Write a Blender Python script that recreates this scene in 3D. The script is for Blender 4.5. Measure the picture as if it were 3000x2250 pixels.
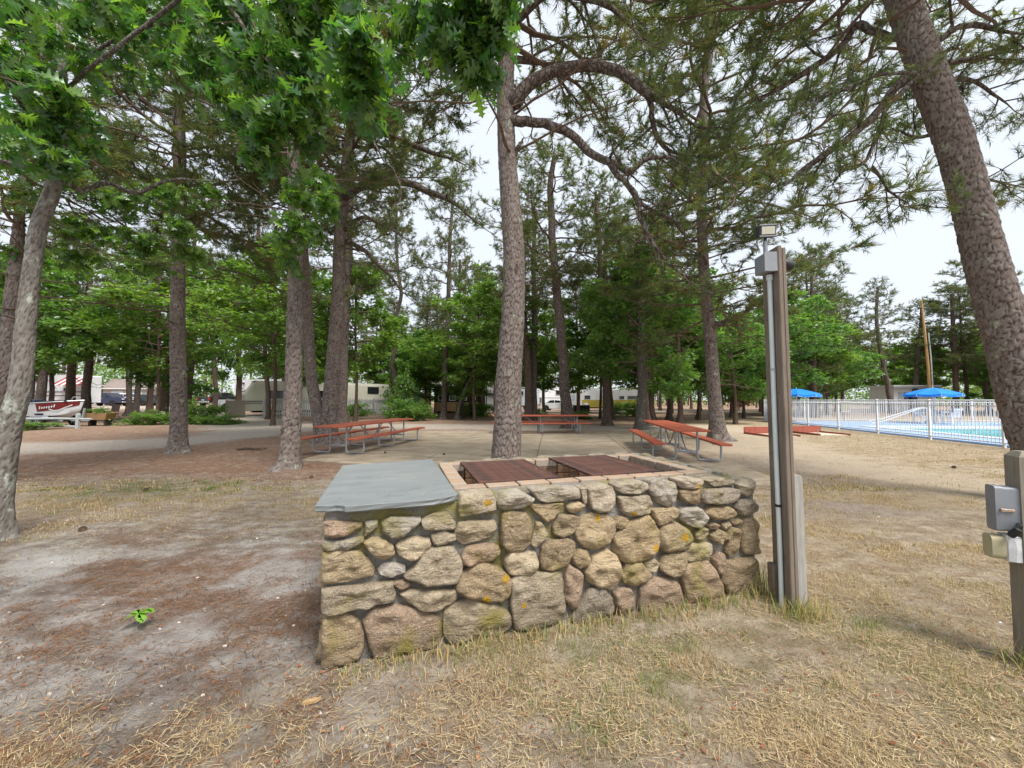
import bpy, bmesh, math, random
import numpy as np
from mathutils import Vector, Matrix

for o in list(bpy.data.objects):
    bpy.data.objects.remove(o)
scn = bpy.context.scene
COL = scn.collection

# ---------------------------------------------------------------- camera
cd = bpy.data.cameras.new('camera')
cam = bpy.data.objects.new('camera', cd)
COL.objects.link(cam)
cam.location = (0, 0, 1.48)
cam.rotation_euler = (math.radians(92.334), 0, 0)
cd.sensor_width = 36.0
cd.lens = 36.0 * 1104 / 3000
cd.clip_start = 0.05
cd.clip_end = 900
scn.camera = cam

# ---------------------------------------------------------------- sky: bright even overcast
SUN_EL, SUN_AZ = math.radians(58), math.radians(142)     # azimuth from +Y clockwise
w = bpy.data.worlds.new('World')
scn.world = w
w.use_nodes = True
nt = w.node_tree
nt.nodes.clear()
wo = nt.nodes.new('ShaderNodeOutputWorld')
sky = nt.nodes.new('ShaderNodeTexSky')
sky.sky_type = 'NISHITA'
sky.sun_disc = False
sky.sun_elevation = SUN_EL
sky.sun_rotation = SUN_AZ
sky.dust_density = 4.0
bg1 = nt.nodes.new('ShaderNodeBackground')
bg1.inputs[1].default_value = 0.10
nt.links.new(sky.outputs[0], bg1.inputs[0])
bg2 = nt.nodes.new('ShaderNodeBackground')               # the even cloud cover
bg2.inputs[0].default_value = (0.85, 0.91, 1.0, 1)
bg2.inputs[1].default_value = 0.60
mxs = nt.nodes.new('ShaderNodeMixShader')
mxs.inputs[0].default_value = 0.88
nt.links.new(bg1.outputs[0], mxs.inputs[1])
nt.links.new(bg2.outputs[0], mxs.inputs[2])
nt.links.new(mxs.outputs[0], wo.inputs[0])

sd = bpy.data.lights.new('sun', 'SUN')
sd.energy = 2.8
sd.angle = math.radians(24)
sd.color = (1.0, 0.96, 0.9)
sun = bpy.data.objects.new('sun', sd)
COL.objects.link(sun)
sun.rotation_euler = (math.pi / 2 - SUN_EL, 0, math.pi - SUN_AZ)
sun.location = (0, -10, 30)

scn.view_settings.view_transform = 'Standard'
scn.view_settings.look = 'None'
scn.view_settings.exposure = 0.98
scn.view_settings.gamma = 1
scn.view_settings.use_curve_mapping = False
scn.render.engine = 'CYCLES'
cy = scn.cycles
cy.use_denoising = True
cy.max_bounces = 5
cy.diffuse_bounces = 3
cy.glossy_bounces = 2
cy.transmission_bounces = 3
cy.transparent_max_bounces = 4
cy.caustics_reflective = False
cy.caustics_refractive = False
cy.use_adaptive_sampling = True
cy.adaptive_threshold = 0.02

# ================================================================ helpers
PI = math.pi
rnd = random.Random(7)


def sstep(a, b, x):
    t = np.clip((np.asarray(x, float) - a) / (b - a), 0, 1)
    return t * t * (3 - 2 * t)


def _h(ix, iy, s):
    n = (ix.astype(np.int64) * 374761393 + iy.astype(np.int64) * 668265263 + s * 974634777) & 0x7fffffff
    n = ((n ^ (n >> 13)) * 1274126177) & 0x7fffffff
    return ((n ^ (n >> 16)) & 0xffff) / 65535.0


def vnoise(x, y, s=0):
    x = np.asarray(x, float); y = np.asarray(y, float)
    ix = np.floor(x); iy = np.floor(y)
    fx = x - ix; fy = y - iy
    fx = fx * fx * (3 - 2 * fx); fy = fy * fy * (3 - 2 * fy)
    a = _h(ix, iy, s); b = _h(ix + 1, iy, s); c = _h(ix, iy + 1, s); d = _h(ix + 1, iy + 1, s)
    return (a * (1 - fx) + b * fx) * (1 - fy) + (c * (1 - fx) + d * fx) * fy


def fbm(x, y, s=0, o=4):
    r = 0; a = 0.5; t = 0
    for k in range(o):
        r = r + a * vnoise(x * 2 ** k, y * 2 ** k, s + k * 17); t += a; a *= 0.5
    return r / t


class MB:
    """collects pieces of geometry and links them as one mesh object"""
    def __init__(s):
        s.v = []; s.f = []; s.n = 0

    def add(s, verts, faces):
        s.v.extend([tuple(p) for p in verts])
        s.f.extend([tuple(i + s.n for i in f) for f in faces])
        s.n += len(verts)
        return s

    def box(s, c, d, rz=0.0, ch=0.0, M=None):
        """box of size d centred on c; ch = chamfer"""
        hx, hy, hz = d[0] / 2, d[1] / 2, d[2] / 2
        if ch <= 0:
            vs = [(x, y, z) for x in (-hx, hx) for y in (-hy, hy) for z in (-hz, hz)]
            fs = [(0, 1, 3, 2), (4, 6, 7, 5), (0, 4, 5, 1), (2, 3, 7, 6), (0, 2, 6, 4), (1, 5, 7, 3)]
        else:
            ch = min(ch, hx * .9, hy * .9, hz * .9)
            vs = []; idx = {}
            for sx in (-1, 1):
                for sy in (-1, 1):
                    for sz in (-1, 1):
                        for a in range(3):
                            p = [sx * (hx - ch), sy * (hy - ch), sz * (hz - ch)]
                            p[a] += (sx, sy, sz)[a] * ch
                            idx[(sx, sy, sz, a)] = len(vs); vs.append(tuple(p))
            fs = []
            I = idx
            for a in range(3):
                b, c2 = (a + 1) % 3, (a + 2) % 3
                for sg in (-1, 1):
                    q = []
                    for (u, v) in ((-1, -1), (1, -1), (1, 1), (-1, 1)):
                        k = [0, 0, 0]; k[a] = sg; k[b] = u; k[c2] = v
                        q.append(I[(k[0], k[1], k[2], a)])
                    fs.append(tuple(q if sg > 0 else q[::-1]))
                for u in (-1, 1):
                    for v in (-1, 1):
                        k0 = [0, 0, 0]; k1 = [0, 0, 0]
                        k0[b] = k1[b] = u; k0[c2] = k1[c2] = v; k0[a] = -1; k1[a] = 1
                        q = (I[(*k0, b)], I[(*k1, b)], I[(*k1, c2)], I[(*k0, c2)])
                        fs.append(q if u * v > 0 else q[::-1])
            for sx in (-1, 1):
                for sy in (-1, 1):
                    for sz in (-1, 1):
                        q = (I[(sx, sy, sz, 0)], I[(sx, sy, sz, 1)], I[(sx, sy, sz, 2)])
                        fs.append(q if sx * sy * sz > 0 else q[::-1])
        cr, sr = math.cos(rz), math.sin(rz)
        if M is None:
            vs = [(c[0] + x * cr - y * sr, c[1] + x * sr + y * cr, c[2] + z) for x, y, z in vs]
        else:
            vs = [tuple(M @ Vector((x, y, z)) + Vector(c)) for x, y, z in vs]
        return s.add(vs, fs)

    def bar(s, a, b, w, h, ch=0.0, up=(0, 0, 1)):
        a = Vector(a); b = Vector(b); d = (b - a); L = d.length; d.normalize()
        u = Vector(up)
        if abs(d.dot(u)) > .98: u = Vector((0, 1, 0))
        x = d.cross(u).normalized(); z = x.cross(d)
        M = Matrix((x, d, z)).transposed()
        return s.box((a + b) / 2, (w, L, h), ch=ch, M=M)

    def tube(s, pts, rad, n=8, cap=True):
        pts = [Vector(p) for p in pts]
        if not hasattr(rad, '__len__'): rad = [rad] * len(pts)
        prev = None; vs = []; fs = []
        for i, p in enumerate(pts):
            d = (pts[min(i + 1, len(pts) - 1)] - pts[max(i - 1, 0)]).normalized()
            if prev is None:
                u = Vector((1, 0, 0)) if abs(d.x) < .8 else Vector((0, 1, 0))
                x = (u - d * u.dot(d)).normalized()
            else:
                x = (prev - d * prev.dot(d)).normalized()
            prev = x; y = d.cross(x)
            for k in range(n):
                a = 2 * PI * k / n
                vs.append(p + (x * math.cos(a) + y * math.sin(a)) * rad[i])
        m = len(pts)
        for i in range(m - 1):
            for k in range(n):
                k2 = (k + 1) % n
                fs.append((i * n + k, i * n + k2, (i + 1) * n + k2, (i + 1) * n + k))
        if cap:
            fs.append(tuple(range(n))[::-1]); fs.append(tuple((m - 1) * n + k for k in range(n)))
        return s.add(vs, fs)

    def prism(s, poly, a0, a1, axis='z'):
        """poly of 2-D points extruded along an axis"""
        n = len(poly)
        def P(p, t):
            if axis == 'z': return (p[0], p[1], t)
            if axis == 'y': return (p[0], t, p[1])
            return (t, p[0], p[1])
        vs = [P(p, a0) for p in poly] + [P(p, a1) for p in poly]
        fs = [(i, (i + 1) % n, n + (i + 1) % n, n + i) for i in range(n)]
        fs += [tuple(range(n))[::-1], tuple(range(n, 2 * n))]
        return s.add(vs, fs)

    def lathe(s, prof, n=16, c=(0, 0, 0), axis='z'):
        vs = []; fs = []
        for (r, z) in prof:
            for k in range(n):
                a = 2 * PI * k / n
                q = (r * math.cos(a), r * math.sin(a), z)
                if axis == 'x': q = (q[2], q[0], q[1])
                if axis == 'y': q = (q[0], q[2], q[1])
                vs.append((c[0] + q[0], c[1] + q[1], c[2] + q[2]))
        m = len(prof)
        for i in range(m - 1):
            for k in range(n):
                fs.append((i * n + k, i * n + (k + 1) % n, (i + 1) * n + (k + 1) % n, (i + 1) * n + k))
        fs.append(tuple(range(n))[::-1]); fs.append(tuple((m - 1) * n + k for k in range(n)))
        return s.add(vs, fs)

    def mesh(s, name, m=None, smooth=False):
        me = bpy.data.meshes.new(name)
        me.from_pydata(s.v, [], s.f)
        bm = bmesh.new(); bm.from_mesh(me)
        bmesh.ops.recalc_face_normals(bm, faces=bm.faces)
        bm.to_mesh(me); bm.free()
        if smooth:
            me.polygons.foreach_set('use_smooth', [True] * len(me.polygons))
            if smooth != 2:
                me.set_sharp_from_angle(angle=math.radians(38))
        if m: me.materials.append(m)
        return me

    def build(s, name, m=None, parent=None, smooth=False):
        return obj(name, s.mesh(name, m, smooth), parent)


def obj(name, me, parent=None):
    o = bpy.data.objects.new(name, me)
    COL.objects.link(o)
    if parent is not None: o.parent = parent
    return o


def tag(o, label=None, cat=None, group=None, kind=None):
    if label: o['label'] = label
    if cat: o['category'] = cat
    if group: o['group'] = group
    if kind: o['kind'] = kind
    return o


def thing(name, label, cat, loc=(0, 0, 0), rz=0.0, group=None):
    o = bpy.data.objects.new(name, None)
    o.empty_display_size = 0.1
    COL.objects.link(o)
    o.location = loc; o.rotation_euler = (0, 0, rz)
    return tag(o, label, cat, group)


def copy_tree(o, parent=None):
    c = o.copy(); COL.objects.link(c)
    if parent is not None: c.parent = parent
    for ch in list(o.children): copy_tree(ch, c)
    return c


def big_mesh(name, V, F, m, attrs=None, smooth=False):
    """fast mesh from numpy arrays: V (n,3), F (k,3) or (k,4)"""
    me = bpy.data.meshes.new(name)
    nv = len(V); nf, k = F.shape
    me.vertices.add(nv); me.vertices.foreach_set('co', np.ascontiguousarray(V, np.float32).ravel())
    me.loops.add(nf * k); me.loops.foreach_set('vertex_index', np.ascontiguousarray(F, np.int32).ravel())
    me.polygons.add(nf)
    me.polygons.foreach_set('loop_start', np.arange(0, nf * k, k, dtype=np.int32))
    me.polygons.foreach_set('loop_total', np.full(nf, k, np.int32))
    if smooth: me.polygons.foreach_set('use_smooth', np.ones(nf, bool))
    for an, av in (attrs or {}).items():
        av = np.asarray(av, np.float32)
        if av.ndim == 1:
            at = me.attributes.new(an, 'FLOAT', 'POINT'); at.data.foreach_set('value', av)
        else:
            at = me.attributes.new(an, 'FLOAT_COLOR', 'POINT')
            c4 = np.ones((nv, 4), np.float32); c4[:, :3] = av
            at.data.foreach_set('color', c4.ravel())
    me.update(calc_edges=True)
    me.validate()
    if m: me.materials.append(m)
    return me


# ---------------------------------------------------------------- materials
class NT:
    def __init__(s, name):
        s.m = bpy.data.materials.new(name); s.m.use_nodes = True
        s.t = s.m.node_tree; s.t.nodes.clear()
        s.out = s.n('OutputMaterial')
    def n(s, kind, **kw):
        x = s.t.nodes.new('ShaderNode' + kind)
        for k, v in kw.items(): setattr(x, k, v)
        return x
    def l(s, a, b): s.t.links.new(a, b)
    def set(s, sock, v):
        if hasattr(v, 'is_linked') or hasattr(v, 'links'): s.l(v, sock)
        else:
            if isinstance(v, (tuple, list)) and len(v) == 3 and sock.type == 'RGBA': v = (*v, 1)
            sock.default_value = v
    def coords(s, kind='Object', scale=(1, 1, 1)):
        tc = s.n('TexCoord'); mp = s.n('Mapping')
        s.l(tc.outputs[kind], mp.inputs[0]); mp.inputs['Scale'].default_value = scale
        return mp.outputs[0]
    def noise(s, vec, scale, detail=4, rough=.55, dist=0.0):
        x = s.n('TexNoise'); s.l(vec, x.inputs['Vector'])
        x.inputs['Scale'].default_value = scale; x.inputs['Detail'].default_value = detail
        x.inputs['Roughness'].default_value = rough; x.inputs['Distortion'].default_value = dist
        return x.outputs['Fac']
    def voro(s, vec, scale, feature='F1', out='Distance', rand=1.0):
        x = s.n('TexVoronoi', feature=feature); s.l(vec, x.inputs['Vector'])
        x.inputs['Scale'].default_value = scale; x.inputs['Randomness'].default_value = rand
        return x.outputs[out]
    def ramp(s, fac, stops):
        x = s.n('ValToRGB'); s.set(x.inputs[0], fac)
        e = x.color_ramp.elements
        while len(e) < len(stops): e.new(.5)
        for q, (p, c) in zip(e, stops):
            q.position = p; q.color = (*c, 1) if isinstance(c, tuple) else (c, c, c, 1)
        return x.outputs[0]
    def mix(s, fac, a, b, mode='MIX'):
        x = s.n('MixRGB', blend_type=mode)
        s.set(x.inputs[0], fac); s.set(x.inputs[1], a); s.set(x.inputs[2], b)
        return x.outputs[0]
    def math(s, op, a, b=0.0, c=None, clamp=False):
        x = s.n('Math', operation=op, use_clamp=clamp)
        s.set(x.inputs[0], a); s.set(x.inputs[1], b)
        if c is not None: s.set(x.inputs[2], c)
        return x.outputs[0]
    def attr(s, name, out='Fac'):
        x = s.n('Attribute', attribute_name=name); return x.outputs[out]
    def bump(s, h, strength=.4, dist=.02):
        x = s.n('Bump'); s.l(h, x.inputs['Height'])
        x.inputs['Strength'].default_value = strength; x.inputs['Distance'].default_value = dist
        return x.outputs[0]
    def bsdf(s, col, rough=.8, spec=.3, normal=None, metal=0.0, emit=None, coat=0.0):
        b = s.n('BsdfPrincipled')
        s.set(b.inputs['Base Color'], col); s.set(b.inputs['Roughness'], rough)
        b.inputs['Specular IOR Level'].default_value = spec; b.inputs['Metallic'].default_value = metal
        b.inputs['Coat Weight'].default_value = coat
        if normal is not None: s.l(normal, b.inputs['Normal'])
        s.l(b.outputs[0], s.out.inputs[0])
        return s.m


def plain(name, c1, c2=None, scale=6.0, rough=.7, spec=.3, bump=.15, bdist=.01, stretch=(1, 1, 1), metal=0.0, coat=0.0, speck=None):
    t = NT(name); v = t.coords('Object', stretch)
    c2 = c2 or tuple(x * .72 for x in c1)
    f = t.noise(v, scale, 6, .6)
    col = t.mix(t.ramp(f, [(.3, 0.0), (.7, 1.0)]), c1, c2)
    if speck:
        g = t.noise(v, scale * 9, 3, .6)
        col = t.mix(t.ramp(g, [(.58, 0.0), (.7, 1.0)]), col, speck)
    nrm = t.bump(t.noise(v, scale * 5, 5, .6), bump, bdist) if bump else None
    return t.bsdf(col, rough, spec, nrm, metal, coat=coat)


def bark_mat(name, plate, plate2, crack, lichen, lich=.56, hero=False, sx=9, sz=5.0):
    t = NT(name); v = t.coords('Object', (1, 1, sz / sx))
    fine = t.noise(v, 34, 5, .65); mid = t.noise(v, 11, 5, .65, .5)
    if hero:
        ed = t.attr('bark'); pid = t.attr('pid')
    else:
        vn = t.n('VectorMath', operation='ADD'); s_ = t.n('TexNoise'); t.l(v, s_.inputs['Vector']); s_.inputs['Scale'].default_value = 9; s_.inputs['Detail'].default_value = 4
        sc = t.n('VectorMath', operation='SCALE'); t.l(s_.outputs['Color'], sc.inputs[0]); sc.inputs['Scale'].default_value = .16
        t.l(v, vn.inputs[0]); t.l(sc.outputs[0], vn.inputs[1])
        ed = t.ramp(t.voro(vn.outputs[0], sx * 1.3, 'DISTANCE_TO_EDGE'), [(.0, 0.0), (.17, 1.0)])
        pid = t.math('ADD', t.math('MULTIPLY', t.voro(vn.outputs[0], sx * 1.3, 'F1', 'Color'), .5), t.math('MULTIPLY', mid, .5))
    col = t.mix(pid, plate, plate2)
    col = t.mix(t.ramp(fine, [(.42, 0.0), (.75, .55)]), col, tuple(x * .55 for x in plate))
    col = t.mix(t.ramp(mid, [(.55, 0.0), (.75, .5)]), col, tuple(min(1, x * 1.25) for x in plate2))
    col = t.mix(t.math('MULTIPLY', ed, .85), crack, col) if not hero else t.mix(ed, crack, col)
    ln = t.noise(t.coords('Object', (1, 1, .7)), 5.5, 6, .72)
    lf = t.math('MULTIPLY', t.ramp(ln, [(lich, 0.0), (lich + .07, 1.0)]), t.ramp(t.noise(v, 26, 3), [(.4, 0.0), (.55, 1.0)]))
    col = t.mix(t.math('MULTIPLY', lf, .8), col, lichen)
    h = t.math('ADD', t.math('MULTIPLY', ed, .6), t.math('ADD', t.math('MULTIPLY', fine, .5), t.math('MULTIPLY', mid, .5)))
    nrm = t.bump(h, .9 if not hero else .6, .03 if not hero else .014)
    return t.bsdf(col, .92, .15, nrm)


def leaf_mat(name, tint=(1, 1, 1), trans=.42, gloss=.05):
    t = NT(name)
    c = t.attr('col', 'Color')
    c = t.mix(1.0, c, tint, 'MULTIPLY')
    d = t.n('BsdfDiffuse'); t.l(c, d.inputs[0])
    tr = t.n('BsdfTranslucent')
    c2 = t.mix(1.0, c, (1.25, 1.35, .55), 'MULTIPLY'); t.l(c2, tr.inputs[0])
    mx = t.n('MixShader'); mx.inputs[0].default_value = trans
    t.l(d.outputs[0], mx.inputs[1]); t.l(tr.outputs[0], mx.inputs[2])
    out = mx
    if gloss:
        g = t.n('BsdfGlossy'); g.inputs['Roughness'].default_value = .35; g.inputs[0].default_value = (.9, .95, 1, 1)
        m2 = t.n('MixShader'); m2.inputs[0].default_value = gloss
        t.l(mx.outputs[0], m2.inputs[1]); t.l(g.outputs[0], m2.inputs[2]); out = m2
    t.l(out.outputs[0], t.out.inputs[0])
    return t.m

# ---------------------------------------------------------------- measured positions (metres): trunks and limbs as x, y, z, radius
TRUNKS={
'centre':[(-0.12,6.8,0.0,0.271),(-0.11,6.8,0.44,0.253),(-0.07,6.8,1.3,0.237),(-0.06,6.8,1.91,0.225),(0.02,6.8,3.16,0.203),(0.03,6.8,4.29,0.188),(-0.09,6.8,6.02,0.163),(-0.12,6.8,7.49,0.154),(-0.06,6.8,8.6,0.136),(0.0,6.8,10.35,0.111),(0.0,6.8,13.12,0.062)],
'right':[(7.77,5.5,-0.02,0.273),(7.67,5.5,0.64,0.247),(7.42,5.5,1.62,0.234),(7.25,5.5,2.53,0.226),(7.01,5.5,3.61,0.215),(6.85,5.5,4.44,0.2),(6.64,5.5,5.38,0.199),(6.33,5.5,6.34,0.193),(5.96,5.5,7.56,0.176),(5.57,5.5,8.93,0.147),(5.33,5.5,10.9,0.089)],
'oak':[(-5.51,4.08,-0.05,0.119),(-5.49,4.08,0.46,0.097),(-5.42,4.08,1.2,0.091),(-5.33,4.08,1.65,0.083),(-5.3,4.08,2.37,0.074),(-5.27,4.08,2.91,0.068),(-5.21,4.08,3.46,0.066),(-5.1,4.08,3.78,0.062),(-5.05,4.08,4.09,0.056),(-5.02,4.08,4.4,0.047),(-5.01,4.08,4.8,0.04),(-5.06,4.08,5.39,0.032),(-5.14,4.08,6.19,0.023),(-5.21,4.08,7.21,0.011)],
'leftpine':[(-9.14,6.6,-0.12,0.147),(-9.1,6.6,0.71,0.116),(-8.96,6.6,1.75,0.106),(-8.89,6.6,2.33,0.1),(-8.81,6.6,4.09,0.082),(-8.79,6.6,4.95,0.059),(-8.73,6.6,6.21,0.05),(-8.67,6.6,7.48,0.043),(-8.68,6.6,8.78,0.033)],
'A':[(-9.33,10.6,-0.04,0.267),(-9.34,10.6,0.19,0.216),(-9.35,10.6,1.19,0.187),(-9.45,10.6,3.12,0.168),(-9.51,10.6,5.08,0.157),(-9.54,10.6,7.06,0.15),(-9.62,10.6,9.08,0.135),(-9.73,10.6,11.12,0.12),(-9.83,10.6,13.2,0.099),(-9.97,10.6,15.84,0.063)],
'B':[(-4.85,8.2,-0.01,0.249),(-4.81,8.2,0.19,0.199),(-4.79,8.2,0.81,0.186),(-4.76,8.2,2.11,0.161),(-4.77,8.2,3.65,0.144),(-4.8,8.2,5.2,0.135),(-4.85,8.2,6.25,0.121),(-4.91,8.2,7.75,0.108),(-4.94,8.2,9.74,0.089),(-4.99,8.2,12.18,0.057)],
'C1':[(-6.45,12.9,0.0,0.261),(-6.52,12.9,0.43,0.209),(-6.7,12.9,1.36,0.187),(-6.88,12.9,2.3,0.175),(-7.03,12.9,4.07,0.169),(-7.18,12.9,5.86,0.153),(-7.32,12.9,7.66,0.137),(-7.42,12.9,9.49,0.122),(-7.6,12.9,11.97,0.081)],
'C2':[(-6.22,12.9,-0.03,0.347),(-6.26,12.9,0.43,0.294),(-6.22,12.9,1.36,0.253),(-6.16,12.9,2.3,0.232),(-6.02,12.9,5.11,0.201),(-6.0,12.9,6.85,0.191),(-5.86,12.9,9.0,0.186),(-5.67,12.9,11.19,0.16),(-5.67,12.9,13.22,0.134),(-5.67,12.9,15.74,0.086)],
'C3':[(-9.87,22.0,-0.03,0.364),(-9.86,22.0,0.88,0.291),(-9.84,22.0,3.88,0.264),(-9.85,22.0,6.91,0.246),(-9.71,22.0,9.97,0.228),(-9.68,22.0,13.06,0.192),(-9.61,22.0,16.19,0.137)],
'D':[(7.54,13.8,-0.01,0.362),(7.5,13.8,0.26,0.296),(7.46,13.8,0.98,0.242),(7.4,13.8,1.74,0.22),(7.27,13.8,4.32,0.194),(7.13,13.8,6.07,0.183),(7.08,13.8,8.26,0.167),(7.11,13.8,10.05,0.156),(7.2,13.8,11.28,0.15),(7.27,13.8,13.1,0.133),(7.6,13.8,15.11,0.104),(7.85,13.8,17.56,0.065)],
'E':[(2.95,19.7,-0.01,0.406),(2.92,19.7,0.41,0.318),(2.78,19.7,1.85,0.274),(2.69,19.7,3.63,0.256),(2.47,19.7,6.16,0.23),(2.23,19.7,8.66,0.213),(2.11,19.7,11.17,0.186),(2.04,19.7,12.97,0.16),(2.29,19.7,14.66,0.115)],
'F1':[(1.04,25.0,-0.03,0.294),(1.06,25.0,1.25,0.249),(1.11,25.0,3.07,0.238),(0.91,25.0,5.35,0.226),(0.73,25.0,7.65,0.192),(0.8,25.0,10.43,0.147),(0.69,25.0,13.47,0.102)],
'F2':[(1.45,25.5,-0.02,0.277),(1.48,25.5,1.25,0.231),(1.51,25.5,5.42,0.208),(1.56,25.5,7.77,0.184),(1.48,25.5,11.08,0.15),(1.65,25.5,14.43,0.104)],
'G':[(5.41,21.5,-0.03,0.302),(5.36,21.5,0.51,0.217),(5.3,21.5,3.82,0.189),(5.25,21.5,5.24,0.189),(5.13,21.5,8.77,0.161),(5.05,21.5,10.78,0.133),(4.88,21.5,13.61,0.085)],
'H':[(7.33,28.0,-0.04,0.27),(7.27,28.0,0.97,0.233),(7.13,28.0,4.53,0.209),(7.06,28.0,8.39,0.184),(7.0,28.0,12.02,0.135),(7.11,28.0,15.17,0.086)],
'I':[(6.38,18.8,-0.01,0.339),(6.38,18.8,0.46,0.242),(6.47,18.8,1.82,0.217),(6.48,18.8,3.6,0.201),(6.45,18.8,5.25,0.177),(6.37,18.8,6.99,0.145),(6.31,18.8,8.73,0.097)],
'J1':[(7.65,21.4,-0.03,0.256),(7.62,21.4,0.71,0.173),(7.57,21.4,2.84,0.155),(7.52,21.4,4.79,0.137),(7.45,21.4,7.75,0.11),(7.57,21.4,10.74,0.073)],
'J2':[(9.32,25.0,-0.03,0.233),(9.27,25.0,1.03,0.18),(9.14,25.0,3.07,0.17),(9.06,25.0,5.35,0.16),(8.93,25.0,8.8,0.139),(8.95,25.0,13.23,0.096)],
'K':[(10.82,26.0,0.0,0.239),(10.86,26.0,1.01,0.174),(10.92,26.0,3.13,0.152),(10.91,26.0,6.69,0.13),(10.85,26.0,10.3,0.098)],
'L':[(10.48,23.5,-0.02,0.233),(10.47,23.5,0.63,0.165),(10.41,23.5,2.97,0.146),(10.38,23.5,5.12,0.136),(10.24,23.5,9.45,0.117),(10.2,23.5,13.41,0.078)],
'M':[(13.78,28.0,-0.01,0.159),(13.83,28.0,0.97,0.114),(13.93,28.0,2.24,0.102),(14.25,28.0,4.28,0.09),(14.46,28.0,6.84,0.068)],
'N1':[(18.56,32.0,-0.02,0.125),(18.59,32.0,1.19,0.1),(18.58,32.0,3.51,0.088),(18.62,32.0,7.6,0.063)],
'N2':[(20.27,33.0,-0.04,0.127),(20.24,33.0,1.18,0.102),(20.17,33.0,2.97,0.089),(20.03,33.0,7.19,0.064)],
'O1':[(-37.61,30.0,0.0,0.339),(-37.44,30.0,2.02,0.289),(-37.32,30.0,3.93,0.255),(-37.16,30.0,6.12,0.222),(-37.09,30.0,10.26,0.171),(-37.05,30.0,15.02,0.103)],
'O2':[(-39.03,32.0,0.0,0.202),(-39.1,32.0,2.06,0.156),(-39.17,32.0,4.68,0.138),(-39.49,32.0,9.37,0.109),(-39.55,32.0,13.53,0.073)],
'O3':[(-32.88,28.0,0.0,0.329),(-32.82,28.0,1.99,0.263),(-32.75,28.0,3.77,0.239),(-32.74,28.0,5.81,0.223),(-32.81,28.0,9.42,0.198),(-32.96,28.0,13.59,0.131)],
'O4':[(-30.43,27.0,0.0,0.308),(-30.47,27.0,1.97,0.251),(-30.45,27.0,3.68,0.227),(-30.44,27.0,5.66,0.211),(-30.6,27.0,9.14,0.178),(-30.59,27.0,13.16,0.113)],
'P1':[(-33.57,33.0,0.0,0.293),(-33.53,33.0,1.18,0.21),(-33.6,33.0,3.57,0.189),(-33.72,33.0,6.59,0.178),(-33.85,33.0,11.14,0.136),(-33.89,33.0,15.14,0.083)],
'P2':[(-34.91,35.0,0.0,0.292),(-34.83,35.0,1.16,0.225),(-34.68,35.0,3.7,0.203),(-34.57,35.0,5.61,0.18),(-34.36,35.0,8.5,0.147),(-34.34,35.0,12.7,0.091)],
'P3':[(-34.55,36.0,0.0,0.353),(-34.52,36.0,1.15,0.247),(-34.46,36.0,4.42,0.236),(-34.46,36.0,7.05,0.236),(-34.55,36.0,12.02,0.212),(-34.61,36.0,17.05,0.141)],
'P4':[(-37.02,40.0,0.0,0.372),(-36.88,40.0,2.2,0.293),(-36.76,40.0,4.75,0.28),(-36.65,40.0,7.67,0.24),(-36.63,40.0,13.19,0.187),(-36.63,40.0,18.03,0.12)],
'Q':[(-24.83,29.0,0.0,0.279),(-24.84,29.0,0.96,0.2),(-24.76,29.0,3.32,0.19),(-24.75,29.0,5.97,0.18),(-24.78,29.0,9.97,0.16),(-24.84,29.0,14.02,0.12),(-24.92,29.0,17.84,0.08)],
'R':[(-29.91,38.0,0.0,0.379),(-29.9,38.0,0.79,0.243),(-29.87,38.0,2.17,0.203),(-30.09,38.0,4.58,0.189),(-30.39,38.0,7.36,0.175),(-30.64,38.0,10.85,0.134),(-30.71,38.0,15.08,0.094)],
'S':[(-28.92,40.0,0.0,0.323),(-28.98,40.0,2.2,0.264),(-29.09,40.0,5.84,0.234),(-29.05,40.0,9.5,0.191),(-29.36,40.0,15.05,0.131)],
'U':[(-18.33,28.5,0.0,0.195),(-18.4,28.5,1.02,0.163),(-18.63,28.5,3.81,0.151),(-19.06,28.5,8.09,0.129),(-19.37,28.5,11.65,0.107),(-19.55,28.5,15.41,0.096),(-19.59,28.5,19.73,0.064)],
'V1':[(-9.3,31.0,0.0,0.323),(-9.42,31.0,0.92,0.242),(-9.73,31.0,3.08,0.214),(-9.86,31.0,4.58,0.187),(-9.68,31.0,6.28,0.174),(-9.65,31.0,8.15,0.161),(-9.22,31.0,10.21,0.148),(-9.44,31.0,11.79,0.134),(-9.64,31.0,13.87,0.121),(-9.69,31.0,17.8,0.094)],
'V2':[(-5.03,28.0,0.0,0.3),(-5.04,28.0,0.72,0.212),(-5.01,28.0,3.79,0.187),(-4.76,28.0,8.44,0.163),(-4.74,28.0,12.2,0.138),(-4.62,28.0,14.56,0.125),(-4.46,28.0,17.81,0.075)],
'V3':[(-4.02,27.5,0.0,0.173),(-3.93,27.5,0.73,0.148),(-3.71,27.5,1.48,0.136),(-3.24,27.5,2.6,0.124),(-2.62,27.5,3.68,0.112),(-2.0,27.5,4.73,0.075)],
'V4':[(-3.64,33.0,0.0,0.208),(-3.64,33.0,1.18,0.149),(-3.53,33.0,3.57,0.134),(-3.37,33.0,6.59,0.104)],
'V5':[(-2.92,34.0,0.0,0.307),(-2.83,34.0,1.17,0.215),(-2.72,34.0,4.26,0.2),(-2.48,34.0,8.3,0.154),(-2.37,34.0,13.01,0.108)],
'V6':[(-5.96,42.0,0.0,0.301),(-5.93,42.0,2.24,0.245),(-5.92,42.0,6.06,0.226),(-5.95,42.0,11.84,0.188),(-5.87,42.0,17.29,0.132)],
'W1':[(24.81,31.0,0.0,0.241),(24.87,31.0,1.76,0.186),(24.91,31.0,4.86,0.164),(24.94,31.0,9.13,0.131),(24.95,31.0,13.15,0.087)],
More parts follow.
